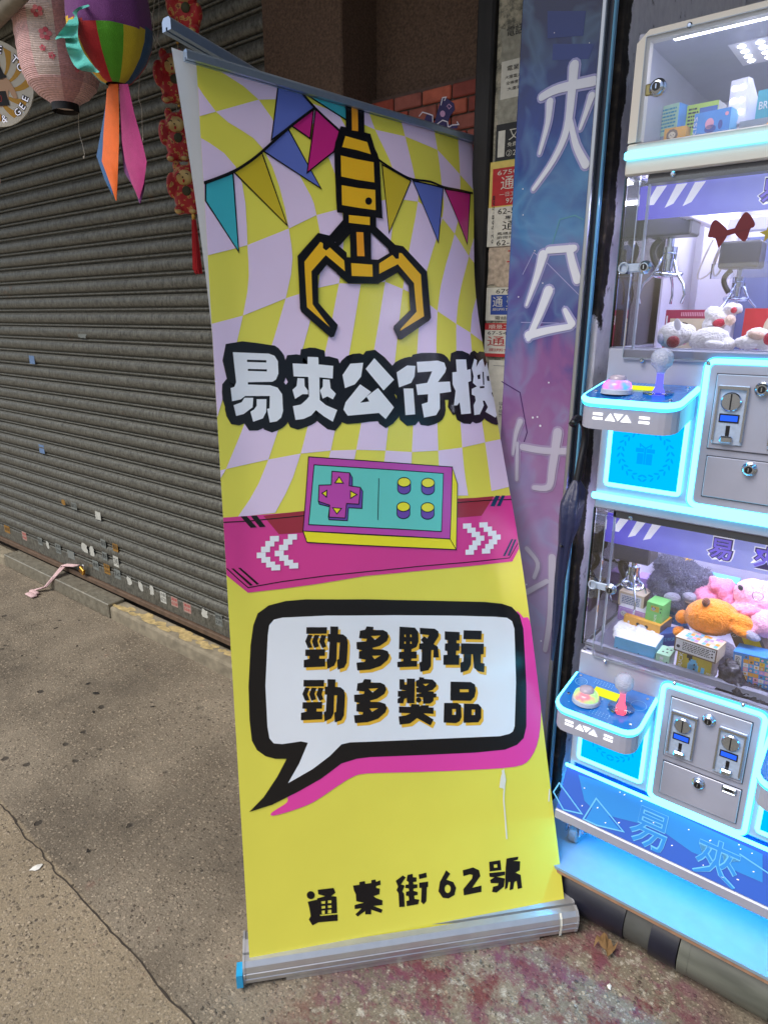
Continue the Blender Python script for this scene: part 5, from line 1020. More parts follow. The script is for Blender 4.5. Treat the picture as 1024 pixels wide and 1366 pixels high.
def claw(px, py, Y, k, m, side=1, grip=0):
    """k: metres per unit; hangs from a motor box on the gantry"""
    c = onY(px, py, Y); P = lambda x, y, z: Vector((c.x + x * k, c.y + y * k, c.z + z * k))
    root = MB().box(P(-1.05, 0, 0).x, P(1.05, 0, 0).x, c.y - .035, c.y + .035, P(0, 0, .55).z, P(0, 0, 2.0).z, dkg if m is chrome else blk, .004).build('claw_motor_box', cm)
    s = lambda n, mb, **kw: mb.build(n, root, **kw)
    s('claw_solenoid', MB().lathe([(.16, .55), (.16, .1), (.34, .1), (.34, -.15), (.30, -.18), (.34, -.2), (.34, -.45), (.22, -.47), (.22, -.95), (.12, -.95)][::-1], c, m, 18, M=Matrix.Scale(k, 3)), auto=40)
    s('claw_collar', MB().tube([P(.62 * math.cos(t), .62 * math.sin(t), -1.12 + .05 * math.sin(2 * t)) for t in [2 * math.pi * i / 20 for i in range(20)]], .10 * k, m, 8, True), smooth=True)
    s('claw_hub', MB().lathe([(.0, -1.25), (.26, -1.22), (.30, -1.0), (.16, -.93)], c, m, 16, M=Matrix.Scale(k, 3)), auto=40)
    for i in range(3):
        a = math.radians(200 + 120 * i + grip); ux, uy = math.cos(a), math.sin(a)
        s('claw_prong', MB().tube([P(.30 * ux, .30 * uy, -.25), P(.42 * ux, .42 * uy, -.7), P(.62 * ux, .62 * uy, -1.10), P(1.05 * ux, 1.05 * uy, -1.55), P(1.22 * ux, 1.22 * uy, -2.05), P(1.10 * ux, 1.10 * uy, -2.45)], .07 * k, m, 8, rads=[.09 * k, .09 * k, .08 * k, .06 * k, .055 * k, .07 * k]), smooth=True)
    co = []
    for i in range(40):
        t = i / 39; b = P(-.45 - .35 * math.sin(math.pi * t), 0, .5 - 1.25 * t + .1 * math.sin(math.pi * t)); co.append(b + Vector((.0, 0, 0)))
    s('coiled_cord', MB().tube(co, .16 * k, blk, 8, rads=[(.17 if i % 2 else .13) * k for i in range(40)]), smooth=True)
    return root
claw(893, 333, 1.60, .046, chrome, grip=10); claw(985, 372, 1.78, .040, chrome, grip=40); claw(845, 757, 1.58, .042, chrome, grip=-20)
# cream cable loops
cab = mat('cream_cable', srgb(214, 208, 196), .5)
part('cable', MB().tube([onY(*p, 1.79) for p in smooth2([(950, 320), (935, 352), (930, 372), (948, 362), (960, 330), (951, 350), (952, 368), (960, 360), (966, 338)], 3)], .0022, cab, 6), smooth=True); part('cable', MB().tube([onY(*p, 1.62) for p in smooth2([(816, 720), (815, 738), (822, 750), (836, 752)], 4)], .003, blk, 6), smooth=True)
# stickers on the upper pane: bow and star
st = Print(facing(F - .0072), base=.0006); red = mat('sticker_dark_red', srgb(96, 18, 32), .4); rdk = mat('sticker_bow_shade', srgb(84, 18, 34), .4); gold = mat('sticker_gold', srgb(150, 136, 52), .4); cbow = (800, 220, .21875)
bw = lambda pts: [(lambda q: (q.x, q.z))(onY(cbow[0] + a * cbow[2], cbow[1] + b * cbow[2], F - .0072)) for a, b in pts]
st.poly([smooth2(bw([(775, 398), (740, 360), (705, 336), (680, 355), (665, 400), (657, 440), (700, 447), (720, 505), (735, 490), (770, 440)]), 3, True)], red, 0); st.poly([smooth2(bw([(818, 392), (850, 330), (885, 288), (915, 305), (943, 355), (935, 380), (915, 390), (900, 440), (878, 468), (850, 450), (822, 420)]), 3, True)], red, 0); st.poly([bw([(772, 398), (822, 385), (826, 418), (775, 432)])], red, 1)
st.stroke(bw([(690, 445), (730, 445), (772, 432)]), .0012, rdk, 1); st.stroke(bw([(830, 410), (870, 400), (915, 390)]), .0012, rdk, 1)
tag(st.build('bow_sticker', cm)); st = Print(facing(F - .0072), base=.0006); cx, cz = bw([(1030, 415)])[0]
st.poly([[(cx + (.017 if i % 2 == 0 else .007) * math.cos(math.radians(100 + 36 * i)), cz + (.017 if i % 2 == 0 else .007) * math.sin(math.radians(100 + 36 * i))) for i in range(10)]], gold, 0); st.build('star_sticker', cm)
# kick panel, base bar, castors, under glow
kick = mat('kick_blue_print', srgb(24, 84, 190), .08, coat=.6); kl = mat('kick_line', srgb(104, 186, 236), .1); kd = mat('kick_mid_blue', srgb(38, 132, 212), .1)
k0, k1 = Vector((XL - .004, F - .002, .423)), Vector((XL - .006, 1.403, .3165))
o = part('kick_panel', MB().add([k0, (XR + .004, k0.y, k0.z), (XR + .006, k1.y, k1.z), k1, (k0.x, k0.y + .02, k0.z), (XR + .004, k0.y + .02, k0.z), (XR + .006, k1.y + .02, k1.z), (k1.x, k1.y + .02, k1.z)], [[0, 1, 2, 3], [7, 6, 5, 4], [0, 4, 5, 1], [3, 2, 6, 7], [0, 3, 7, 4], [1, 5, 6, 2]], kick))
kn = Vector((1, 0, 0)).cross(k0 - k1).normalized(); kn = kn if kn.y < 0 else -kn; kh = (Vector((0, k0.y, k0.z)) - Vector((0, k1.y, k1.z))).length
pl = Plane((0, k1.y, k1.z), (1, 0, 0), (0, k0.y - k1.y, k0.z - k1.z), kn); pr = Print(pl, base=.0008)
def kx(pts):
    r = []
    for a, b in pts:
        d = ray(700 + a * .3164, 1000 + b * .3164); t = (pl.o - EYE).dot(pl.n) / d.dot(pl.n); q = EYE + d * t - pl.o; r.append((q.dot(pl.ux), max(.003, min(kh - .003, q.dot(pl.uy)))))
    return r
pr.poly([kx([(225, 105), (250, 215), (300, 265), (560, 330), (700, 430), (1000, 560), (1000, 440), (700, 300), (400, 150)])], kd, 0)
for tri in ([(145, 140), (240, 270), (160, 262), (120, 178)], [(300, 205), (415, 345), (300, 335), (245, 295)]): pr.stroke(kx(tri), .0034, kl, 2, True)
pr.poly([kx([(300, 215), (400, 338), (310, 330), (255, 295)])], kd, 1)
for (a0, b0), chh, hh in (((522, 332), '易', .090), ((808, 472), '夾', .092)):
    (u0, v0), = kx([(a0, b0)])
    for off, m_, ly in ((.022, kl, 3), (.0, kd, 4)):
        vs_, fs_, asp = text2d(chh, off); h2 = hh * (1 + off); w2 = h2 * asp * .95
        pr._put([(u0 + (p_ - .5) * w2, max(.002, min(kh - .002, v0 + (q_ - .5) * h2))) for p_, q_ in vs_], fs_, m_, ly)
pr.stroke(kx([(905, 440), (1040, 530)]), .003, kl, 3)
rn = random.Random(5)
for i in range(22): pr.poly([circ(XL + .05 + rn.random() * .48, .012 + rn.random() * (kh - .02), .0016 + .0016 * rn.random(), .0012, 7, rn.random())], sgw, 4)
pr.build('kick_print', o)
part('base_bar', MB().box(XL - .008, XR + .008, 1.398, 1.425, .286, .3155, sil, .003)); part('base_bar', MB().box(XL, XL + .03, 1.426, YK, .262, .288, sil)); part('base_bar', MB().box(XR - .03, XR, 1.426, YK, .262, .288, sil))
part('under_light', MB().box(XL + .04, XR - .04, 1.43, 1.437, .279, .285, emis('under_light_cyan', (.0, .42, 1, 1), 36))); part('under_light', MB().box(XL + .04, XR - .04, 1.72, 1.735, .27, .277, emis('under_light_cyan_rear', (.0, .42, 1, 1), 26)))
cas_m = mat('castor_wheel', srgb(120, 126, 132), .4)
for x, y in ((XL + .022, 1.475), (XR - .03, 1.475), (XL + .022, 1.93), (XR - .03, 1.93)):
    o = part('castor', MB().box(x - .020, x + .020, y - .02, y + .02, .2565, .262, chrome).box(x - .021, x - .016, y - .014, y + .022, .205, .258, chrome, .001).box(x + .016, x + .021, y - .014, y + .022, .205, .258, chrome, .001))
    MB().lathe([(.020, -.013), (.024, -.009), (.024, .009), (.020, .013)], (x, y + .006, .1945), cas_m, 20, M=Matrix.Rotation(math.pi / 2, 3, 'Y')).build('wheel', o, auto=40); MB().lathe([(.006, -.024), (.006, .024)], (x, y + .006, .1945 + .014), chrome, 10, M=Matrix.Rotation(math.pi / 2, 3, 'Y')).build('axle', o)

# ================================================================== prizes: cartons
def carton(label, px, py, Y, w, h, d, rot, front, top=None, side=None, prints=None, tilt=0, roll=0, name='prize_box', cat='box', anchor='c'):
    """px,py: photo pixel of the middle of the front face's lower edge, at depth Y"""
    c = onY(px, py, Y); t = thing(name, label, cat, tuple(c)); M = Matrix.Translation(c) @ Matrix.Rotation(rot, 4, 'Z') @ Matrix.Rotation(roll, 4, 'Y') @ Matrix.Rotation(tilt, 4, 'X'); top = top or front; side = side or front; mb = MB()
    v = [M @ Vector(q) for q in ((-w / 2, 0, 0), (w / 2, 0, 0), (w / 2, d, 0), (-w / 2, d, 0), (-w / 2, 0, h), (w / 2, 0, h), (w / 2, d, h), (-w / 2, d, h))]
    for f, m in (((0, 1, 5, 4), front), ((4, 5, 6, 7), top), ((1, 2, 6, 5), side), ((0, 4, 7, 3), side), ((2, 3, 7, 6), front), ((0, 3, 2, 1), front)): mb.add([v[i] for i in f], [[0, 1, 2, 3]], m)
    mb.build('carton', t, weld=True); R3 = M.to_3x3()
    pr = Print(Plane(v[0], R3 @ Vector((1, 0, 0)), R3 @ Vector((0, 0, 1)), R3 @ Vector((0, -1, 0))), .0003, .0005)
    pt = Print(Plane(v[4], R3 @ Vector((1, 0, 0)), R3 @ Vector((0, 1, 0)), R3 @ Vector((0, 0, 1))), .0003, .0005)
    if prints: prints(pr, pt, w, h, d)
    if pr.mb.f: pr.build('front_print', t)
    if pt.mb.f: pt.build('top_print', t)
    return t
cb = {k: mat('carton_' + k, c, .4, noise_amt=.06, nscale=50) for k, c in dict(sky=srgb(108, 190, 236), white=srgb(226, 228, 232), orange=srgb(232, 172, 70), purple=srgb(184, 152, 226), cream=srgb(222, 206, 176), green=srgb(118, 198, 110), blue=srgb(74, 146, 222), mint=srgb(176, 222, 190), olive=srgb(190, 172, 62), brown=srgb(126, 104, 86), red=srgb(206, 52, 62), crimson=srgb(170, 40, 84), teal=srgb(60, 164, 186), grey=srgb(150, 164, 182), lime=srgb(186, 220, 92), navy=srgb(62, 80, 160), pink=srgb(238, 168, 190), yellow=srgb(240, 206, 50), dblue=srgb(70, 110, 190)).items()}
ik = mat('carton_ink', srgb(40, 42, 52), .5)
def lines(pr, x0, x1, z0, z1, n, m=ik):
    for i in range(n):
        z = z1 - (z1 - z0) * i / n; q = x0
        rn = random.Random(i * 31 + int(abs(x0) * 9999))
        while q < x1 - .002: e = min(x1, q + .002 + rn.random() * .006); pr.rect(q, z - (z1 - z0) / n * .5, e, z, m, 1); q = e + .0012
def pet(pr, x, z, r, face, earm):
    pr.poly([circ(x - r * .8, z + r * .7, r * .35)], earm, 1); pr.poly([circ(x + r * .8, z + r * .7, r * .35)], earm, 1); pr.poly([circ(x, z, r, r * .9)], face, 2)
    for s in (-1, 1): pr.poly([circ(x + s * r * .4, z + r * .05, r * .13)], ik, 3)
    pr.poly([circ(x, z - r * .25, r * .14, r * .09)], ik, 3)
# lower storey, left heap
def pf_sky(pr, pt, w, h, d): pr.rect(0, 0, w, h * .42, cb['blue'], 0); [pr.poly([circ(w * q, h * .45, .0016, n=6)], ik, 1) for q in (.08, .62)]
tb = carton('light blue box topped with white fur, at the front left of the lower storey', 843, 882, 1.478, .094, .052, .085, .02, cb['sky'], cb['white'], cb['sky'], pf_sky)
fluff = mat('white_fluff', srgb(236, 238, 244), .95, sheen=.5, bump=1.0, bscale=220)
def fuzz(o, amp, sc, seed=0):
    me = o.data; co = [v.co + v.normal * (noise.noise(v.co * sc + Vector((seed, 0, 0))) * amp + noise.noise(v.co * sc * 3.1) * amp * .5) for v in me.vertices]
    for v, c in zip(me.vertices, co): v.co = c
    me.update()
def remesh(mb, name, parent, vox=.0035, amp=.0, sc=150):
    o = mb.build(name, None); md = o.modifiers.new('remesh', 'REMESH'); md.mode = 'VOXEL'; md.voxel_size = vox; md.use_smooth_shade = True
    sm = o.modifiers.new('soft', 'SMOOTH'); sm.iterations = 3; sm.factor = .5
    dg = bpy.context.evaluated_depsgraph_get(); me = bpy.data.meshes.new_from_object(o.evaluated_get(dg)); m = o.data.materials[0]; bpy.data.objects.remove(o); me.materials.clear(); me.materials.append(m); me.shade_smooth(); me.name = name
    o = link(name, me, parent)
    if amp: fuzz(o, amp, sc)
    return o
c = onY(843, 852, 1.50); mb = MB(); rn = random.Random(2)
for i in range(16): mb.ell((c.x - .046 + i * .0062, c.y + .03 + rn.random() * .02, c.z - .006 + .006 * rn.random()), (.011, .045, .010), fluff, 10, 6)
remesh(mb, 'fur_top', tb, .004, .004, 160)
def p_panda(pr, pt, w, h, d): pet(pr, w * .52, h * .48, h * .3, cb['white'], ik); pr.text('PANDA', w * .74, h * .3, h * .16, cb['white'], 2, w=w * .2, rot=.5); [pr.rect(w * .12, h * (.2 + .2 * i), w * .17, h * (.33 + .2 * i), cb['white'], 1) for i in range(3)]
carton('orange box with a panda face, under the lilac box in the lower storey', 853, 849, 1.56, .092, .044, .07, -.12, cb['orange'], cb['orange'], cb['brown'], p_panda)
def p_cat(pr, pt, w, h, d): pet(pr, w * .22, h * .55, h * .22, cb['white'], cb['purple']); pr.text('SWEETIE', w * .45, h * .42, h * .2, cb['white'], 2, w=w * .45); pr.stroke(rr2(0.004, w - .004, .004, h - .004), .0008, cb['white'], 0, True)
def rr2(a, b, c, d): return [(a, c), (b, c), (b, d), (a, d)]
carton('lilac box with a small white face, on top of the orange box', 840, 831, 1.58, .068, .038, .06, -.08, cb['purple'], cb['white'], cb['purple'], p_cat)
def p_lab(pr, pt, w, h, d): pr.rect(w * .06, h * .08, w * .9, h * .86, cb['white'], 0); lines(pr, w * .14, w * .84, h * .14, h * .74, 5, mat('lab_ink_blue', srgb(70, 100, 150), .5))
carton('cream box with a printed white label, topmost of the left stack in the lower storey', 840, 810, 1.60, .064, .037, .06, -.05, cb['cream'], cb['cream'], cb['brown'], p_lab)
def p_green(pr, pt, w, h, d): pr.rect(w * .28, h * .68, w * .78, h * .9, cb['olive'], 0); pet(pr, w * .45, h * .78, h * .07, cb['grey'], ik); pr.text('FRIENDS', w * .68, h * .08, h * .09, cb['white'], 1, w=h * .5, rot=math.pi / 2); [pr.rect(w * .86, h * (.68 + .14 * i), w * .92, h * (.74 + .14 * i), ik, 1) for i in range(2)]
carton('upright green box with a small animal picture, right of the lilac box', 869, 838, 1.57, .040, .066, .05, -.1, cb['green'], cb['green'], cb['green'], p_green)
def p_blue(pr, pt, w, h, d): pr.text('BUDDIES', w * .1, h * .5, h * .2, cb['white'], 1, w=w * .5); pr.text('BLIND BOX', w * .1, h * .2, h * .12, cb['white'], 1, w=w * .4)
carton('plain blue box lying under the grey plush toy', 898, 833, 1.64, .062, .036, .06, -.05, cb['blue'], cb['sky'], cb['blue'], p_blue)
def p_blue2(pr, pt, w, h, d): pr.text('BRICKS WORLD', w * .08, h * .4, h * .26, cb['sky'], 1, w=w * .8)
carton('darker blue box tilted up behind the mint box', 893, 862, 1.55, .070, .032, .05, -.1, cb['navy'], cb['dblue'], cb['navy'], p_blue2, roll=-.42)
def p_mint(pr, pt, w, h, d): [pr.rect(w * .30, h * (.1 + .28 * i), w * .55, h * (.3 + .28 * i), cb['white'], 1) for i in range(3)]; [pr.rect(w * .80, h * (.2 + .3 * i), w * .88, h * (.3 + .3 * i), ik, 1) for i in range(2)]; [pt.rect(w * a, d * b, w * (a + .14), d * (b + .12), ik, 1) for a, b in ((.3, .25), (.6, .25), (.45, .6), (.75, .6))]
carton('mint green box with pixel eyes, left of the yellow pixel dog box', 881, 892, 1.476, .030, .036, .05, .0, cb['mint'], cb['mint'], cb['mint'], p_mint)
def p_pix(pr, pt, w, h, d):
    pr.text('BRICKS', w * .17, h * .12, h * .14, cb['white'], 1, w=h * .85, rot=math.pi / 2)
    for a in ((.36, .2, .60, .62), (.33, .28, .64, .52), (.40, .60, .56, .70)): pr.rect(w * a[0], h * a[1], w * a[2], h * a[3], cb['sky'], 1)
    for a in ((.28, .70, .44, .86), (.34, .62, .40, .74)): pr.rect(w * a[0], h * a[1], w * a[2], h * a[3], ik, 2)
    for a in ((.50, .48), (.50, .30)): pr.rect(w * a[0], h * a[1], w * (a[0] + .05), h * (a[1] + .07), ik, 3)
    pr.rect(w * .72, h * .1, w * .82, h * .5, cb['sky'], 1); pr.text('mini', w * .88, h * .3, h * .1, cb['white'], 1)
carton('yellow green box with a blue pixel dog, at the front of the lower storey', 922, 903, 1.480, .075, .062, .05, -.10, cb['olive'], cb['olive'], cb['brown'], p_pix)
def p_top(pr, pt, w, h, d):
    pr.rect(w * .03, h * .1, w * .97, h * .92, cb['white'], 0); lines(pr, w * .2, w * .86, h * .2, h * .8, 5); pr.poly([circ(w * .1, h * .4, h * .12)], ik, 1); lines(pr, w * .88, w * .95, h * .2, h * .85, 3)
    rn = random.Random(3)
    for i in range(9):
        for j in range(4): pt.rect(w * (.16 + .09 * i), d * (.06 + .23 * j), w * (.16 + .09 * i + .08), d * (.06 + .23 * j + .2), rn.choice([cb['pink'], cb['white'], cb['grey'], cb['orange'], cb['sky'], cb['cream'], cb['purple']]), 1)
    pt.text('BRICKS', w * .13, d * .1, d * .16, cb['white'], 2, w=d * .8, rot=math.pi / 2)
carton('brown edged box with a white label, resting on the yellow pixel dog box', 925, 876, 1.478, .092, .034, .055, -.12, cb['brown'], cb['cream'], cb['cream'], p_top)
def p_col(pr, pt, w, h, d):
    pr.rect(w * .03, h * .08, w * .16, h * .9, cb['white'], 0); lines(pr, w * .05, w * .14, h * .12, h * .85, 16); rn = random.Random(8)
    for i in range(8):
        for j in range(7):
            x, z = w * (.2 + .1 * i), h * (.03 + .135 * j); pr.rect(x, z, x + w * .095, z + h * .125, rn.choice([cb['sky'], cb['pink'], cb['yellow'], cb['white'], cb['purple'], cb['teal'], cb['orange'], cb['blue']]), 1)
            pr.poly([circ(x + w * .047, z + h * .06, h * .035)], rn.choice([cb['orange'], cb['cream'], cb['pink'], cb['brown']]), 2)
carton('blue box covered with a grid of tiny coloured faces, right of the lower storey', 1010, 917, 1.50, .105, .072, .05, -.05, cb['blue'], cb['blue'], cb['dblue'], p_col, roll=-.08)
def p_yel(pr, pt, w, h, d): pr.rect(w * .35, h * .1, w * .9, h * .8, cb['yellow'], 0); pr.text('COLLECT', w * .05, h * .84, h * .12, cb['white'], 1, w=w * .8)
carton('tan box with a yellow panel, leaning behind the face grid box', 1003, 872, 1.56, .06, .052, .04, -.1, cb['brown'], cb['cream'], cb['brown'], p_yel, roll=-.5)
def p_rear(pr, pt, w, h, d): pr.rect(w * .06, h * .62, w * .94, h * .9, cb['white'], 0); pr.poly([circ(w * .4, h * .3, h * .2, h * .26)], cb['pink'], 1); pr.poly([circ(w * .85, h * .4, h * .1)], cb['white'], 1)
carton('large blue box standing at the back behind the pink plush pig', 952, 812, 1.80, .088, .082, .05, .0, cb['blue'], cb['sky'], cb['blue'], p_rear); carton('pale pink box at the back right of the lower storey', 1010, 822, 1.80, .07, .080, .05, 0, cb['pink'], cb['white'], cb['pink'], lambda pr, pt, w, h, d: pr.rect(w * .05, h * .7, w, h * .92, cb['white'], 0))
carton('lilac box standing at the back behind the claw', 848, 808, 1.78, .07, .085, .05, 0, cb['purple'], cb['purple'], cb['purple'], lambda pr, pt, w, h, d: pet(pr, w * .3, h * .6, h * .12, cb['white'], cb['purple']))
# upper storey cartons
def p_redf(pr, pt, w, h, d):
    pr.rect(w * .10, 0, w * .98, h * .78, cb['cream'], 0); pr.stroke([(w * (.35 + .22 * math.cos(t)), h * (.35 + .33 * math.sin(t))) for t in [math.pi * i / 12 for i in range(13)]], .002, ik, 1); pr.poly([circ(w * .42, h * .25, w * .07, h * .14)], cb['pink'], 1); [pr.rect(w * (.3 + .033 * i), h * .84, w * (.318 + .033 * i), h * .94, cb['pink'], 1) for i in range(18)]; pr.rect(w * .02, h * .6, w * .05, h * .85, cb['white'], 1)
carton('crimson framed picture box standing behind the white plush toys', 916, 466, 1.62, .112, .085, .05, -.04, cb['crimson'], cb['crimson'], cb['crimson'], p_redf)
def p_red(pr, pt, w, h, d): pr.poly([smooth2([(w * .55, 0), (w * .5, h * .5), (w * .62, h * .8), (w * .9, h * .85), (w, h * .6), (w, 0)], 3)], cb['cream'], 0); pr.poly([circ(w * .75, h * .45, w * .12, h * .2)], cb['brown'], 1)
carton('plain red box leaning at the right of the upper storey', 1012, 466, 1.60, .075, .082, .05, .03, cb['red'], cb['red'], cb['red'], p_red)
carton('flat sky blue tray lying at the front left of the upper storey', 873, 473, 1.478, .05, .012, .05, 0, cb['sky'], cb['sky'], cb['blue'], None, name='prize_tray', cat='tray')
# top display cartons
ZT = 1.862
def top_box(label, px, pyt, pyb, Y, w, d, rot, front, top=None, side=None, prints=None):
    a = onY(px, pyt, Y); b = onY(px, pyb, Y); c = carton(label, px, pyb, Y, w, max(.012, a.z - b.z), d, rot, front, top, side, prints); return c
def p_t1(pr, pt, w, h, d): lines(pr, w * .08, w * .9, h * .25, h * .9, 7, cb['teal']); pr.rect(0, 0, w, h * .18, cb['grey'], 0)
top_box('pale green printed box, leftmost in the top display', 886, 141, 190, 1.60, .048, .05, -.25, cb['mint'], cb['mint'], cb['blue'], p_t1)
def p_t2(pr, pt, w, h, d): pr.rect(w * .42, 0, w * .98, h * .85, cb['dblue'], 0); lines(pr, w * .06, w * .38, h * .2, h * .88, 6); pet(pr, w * .62, h * .38, h * .18, cb['yellow'], cb['orange']); pet(pr, w * .82, h * .42, h * .15, cb['orange'], cb['orange'])
top_box('lime green box with two yellow faces on blue, in the top display', 932, 138, 180, 1.62, .062, .05, -.06, cb['lime'], cb['lime'], cb['white'], p_t2)
top_box('small orange box with a lion face, at the front of the top display', 898, 170, 190, 1.52, .042, .03, -.02, cb['orange'], cb['orange'], cb['orange'], lambda pr, pt, w, h, d: (pr.poly([circ(w * .38, h * .5, h * .42, n=9)], cb['brown'], 0), pet(pr, w * .38, h * .5, h * .25, cb['cream'], cb['brown'])))
def p_t4(pr, pt, w, h, d): pr.text('KISS', w * .10, h * .06, w * .10, cb['white'], 2, w=h * .8, rot=math.pi / 2); pr.poly([circ(w * .45, h * .5, w * .12, h * .22)], cb['pink'], 1); pr.poly([circ(w * .48, h * .3, w * .16, h * .16)], cb['navy'], 1); pr.poly([circ(w * .75, h * .4, w * .06, h * .18)], cb['navy'], 1); pr.poly([circ(w * .9, h * .78, w * .05)], cb['pink'], 1)
top_box('blue box with a pink figure, slanting upward in the top display', 946, 148, 182, 1.53, .068, .04, -.12, cb['blue'], cb['blue'], cb['sky'], p_t4)
def p_t5(pr, pt, w, h, d): pr.text('BRICKS', w * .08, h * .45, h * .22, cb['white'], 1, w=w * .8)
top_box('teal box with white capital letters, at the right of the top display', 1026, 118, 165, 1.56, .055, .04, -.04, cb['teal'], cb['teal'], cb['sky'], p_t5)
top_box('low grey blue box lying below the teal box', 1012, 158, 184, 1.50, .075, .03, -.03, cb['grey'], cb['grey'], cb['grey'], lambda pr, pt, w, h, d: (pr.text('kiki', w * .3, h * .3, h * .35, cb['white'], 1), pr.poly([circ(w * .75, h * .5, h * .35)], cb['orange'], 1)))
t = thing('display_stand', 'white lit acrylic stand shaped like a tall wedge in the top display', 'display stand', tuple(onY(982, 168, 1.58)))
a, b2, c2, d2 = onY(968, 165, 1.56), onY(993, 165, 1.56), onY(998, 102, 1.62), onY(975, 108, 1.62); mb = MB(); o = Vector((.03, .02, 0))
vs = [a, b2, c2, d2, a + Vector((.02, .05, 0)), b2 + o, c2 + Vector((.006, .01, -.002)), d2 + Vector((.006, .012, 0))]
mb.add(vs, [[0, 1, 2, 3], [1, 5, 6, 2], [3, 2, 6, 7], [0, 3, 7, 4], [4, 7, 6, 5], [0, 4, 5, 1]], mat('frosted_acrylic', srgb(196, 196, 216), .3)); mb.build('acrylic_wedge', t)
mb = MB()
for u in (.25, .7):
    for v in (.25, .5, .78): q = a.lerp(b2, u).lerp(d2.lerp(c2, u), v); mb.ell(q + Vector((0, -.002, .001)), (.0045, .003, .0045), lampd, 8, 6)
mb.build('stand_lights', t)['kind'] = 'stuff'

# ================================================================== prizes: plush toys
def plush(label, blobs, m, name='plush_toy', parts=(), vox=.0035, amp=.0008, sc=220, fur=None):
    """blobs: (px, py, depth, rx px, depth radius m, rz px, lean)"""
    def E(mb, b, m):
        p = onY(b[0], b[1], b[2]); k = (p - EYE).dot(CF) / FPX; mb.ell(p, (b[3] * k, b[4], b[5] * k), m, 18, 12, M=Matrix.Rotation(-math.radians(b[6] if len(b) > 6 else 0), 3, 'Y')); return p
    mb = MB(); ps = [E(mb, b, m) for b in blobs]; c = sum(ps, Vector()) / len(ps); z = min(p.z for p in ps); t = thing(name, label, 'plush toy', (c.x, c.y, z)); body = remesh(mb, 'body', t, vox, amp, sc)
    for nm, bl, mm in parts:
        q = MB()
        for b in bl: E(q, b, mm)
        q.build(nm, t, True)
    if fur:
        rn = random.Random(1); mb = MB(); me = body.data; vs_, fs_ = [], []
        for v in me.vertices:
            for _ in range(fur[0]):
                dr = (v.normal + Vector((rn.uniform(-.8, .8), rn.uniform(-.8, .8), rn.uniform(-1, .4)))).normalized(); L = fur[1] * (.6 + .7 * rn.random()); s = dr.orthogonal().normalized() * fur[1] * .11; i = len(vs_); p0 = v.co + Vector((rn.uniform(-1, 1), rn.uniform(-1, 1), rn.uniform(-1, 1))) * .002; vs_ += [p0 - s, p0 + s, p0 + dr * L]; fs_.append([i, i + 1, i + 2])
        mb.add(vs_, fs_, m); q = mb.build('fur', t, fix=False); q['kind'] = 'stuff'
    return t
pm = {k: mat('plush_' + k, c, .95, sheen=.35, bump=1.0, bscale=300, noise_amt=.14, nscale=150) for k, c in dict(white=srgb(236, 234, 232), cream=srgb(236, 206, 184), grey=srgb(116, 118, 142), orange=srgb(242, 142, 26), pink=srgb(244, 176, 204), rose=srgb(236, 140, 176), wine=srgb(130, 24, 44), brown=srgb(112, 64, 40), lgrey=srgb(160, 160, 178), yellow=srgb(250, 200, 30), red=srgb(196, 40, 70), dark=srgb(42, 40, 48)).items()}
plush('fuzzy dark grey plush toy heaped at the back left of the lower storey', [(908, 766, 1.70, 24, .05, 20, -20), (884, 778, 1.68, 16, .04, 16), (877, 800, 1.66, 14, .035, 16), (888, 752, 1.72, 13, .035, 11), (927, 773, 1.68, 20, .04, 13, 20), (905, 800, 1.66, 18, .04, 12), (917, 790, 1.66, 14, .035, 10)], pm['grey'], parts=(('beak', [(912, 748, 1.72, 12, .02, 5, 35)], pm['yellow']), ('foot_sole', [(896, 797, 1.627, 11, .010, 7, 10)], pm['lgrey']), ('foot_sole', [(920, 797, 1.63, 11, .010, 7, 0)], pm['lgrey']), ('foot_trim', [(898, 803, 1.632, 10, .008, 3, 12)], pm['cream']), ('foot_trim', [(921, 803, 1.632, 9, .008, 3, -4)], pm['cream'])), amp=.003, sc=110, fur=(2, .010))
plush('round orange plush toy lying face down in front of the pink pig', [(949, 823, 1.575, 34, .05, 24, 8), (910, 823, 1.58, 9, .02, 9), (988, 828, 1.56, 20, .02, 8, -12), (990, 842, 1.545, 17, .02, 7, -14), (905, 842, 1.56, 8, .02, 6)], pm['orange'], parts=(('ear', [(941, 803, 1.55, 5, .012, 6)], pm['brown']), ('paw', [(1000, 846, 1.545, 14, .018, 6, -18)], pm['lgrey'])), amp=.0022)
plush('pink plush pig with its snout up, behind the orange toy', [(943, 795, 1.65, 17, .035, 14), (968, 788, 1.65, 12, .03, 16, 0), (955, 780, 1.645, 12, .025, 8, 35), (973, 804, 1.63, 9, .02, 12), (950, 773, 1.64, 5, .012, 5)], pm['rose'], amp=.0022)
plush('pale pink plush toy with round spectacles, at the right of the lower storey', [(1002, 792, 1.63, 22, .04, 20, 10), (1018, 802, 1.62, 12, .03, 14), (995, 808, 1.61, 22, .03, 9, 28), (1010, 818, 1.60, 14, .03, 8, 10)], pm['pink'], parts=(('eye', [(987, 784, 1.592, 3.2, .005, 4, 30)], pm['dark']), ('mouth_lining', [(1000, 816, 1.585, 13, .014, 5, 26)], pm['rose'])), amp=.0022)
sp = onY(1010, 795, 1.585); MB().tube([sp + Vector((.011 * math.cos(t), 0, .011 * math.sin(t))) for t in [2 * math.pi * i / 18 for i in range(18)]], .0010, chrome, 6, True).build('spectacle_ring', [o for o in COL.objects if o.get('label', '').startswith('pale pink plush toy with')][0], True)
plush('pale pink plush toy cut off by the right edge, below the spectacled one', [(1022, 832, 1.58, 20, .04, 18), (1008, 838, 1.57, 10, .03, 9)], pm['pink'], amp=.0022)
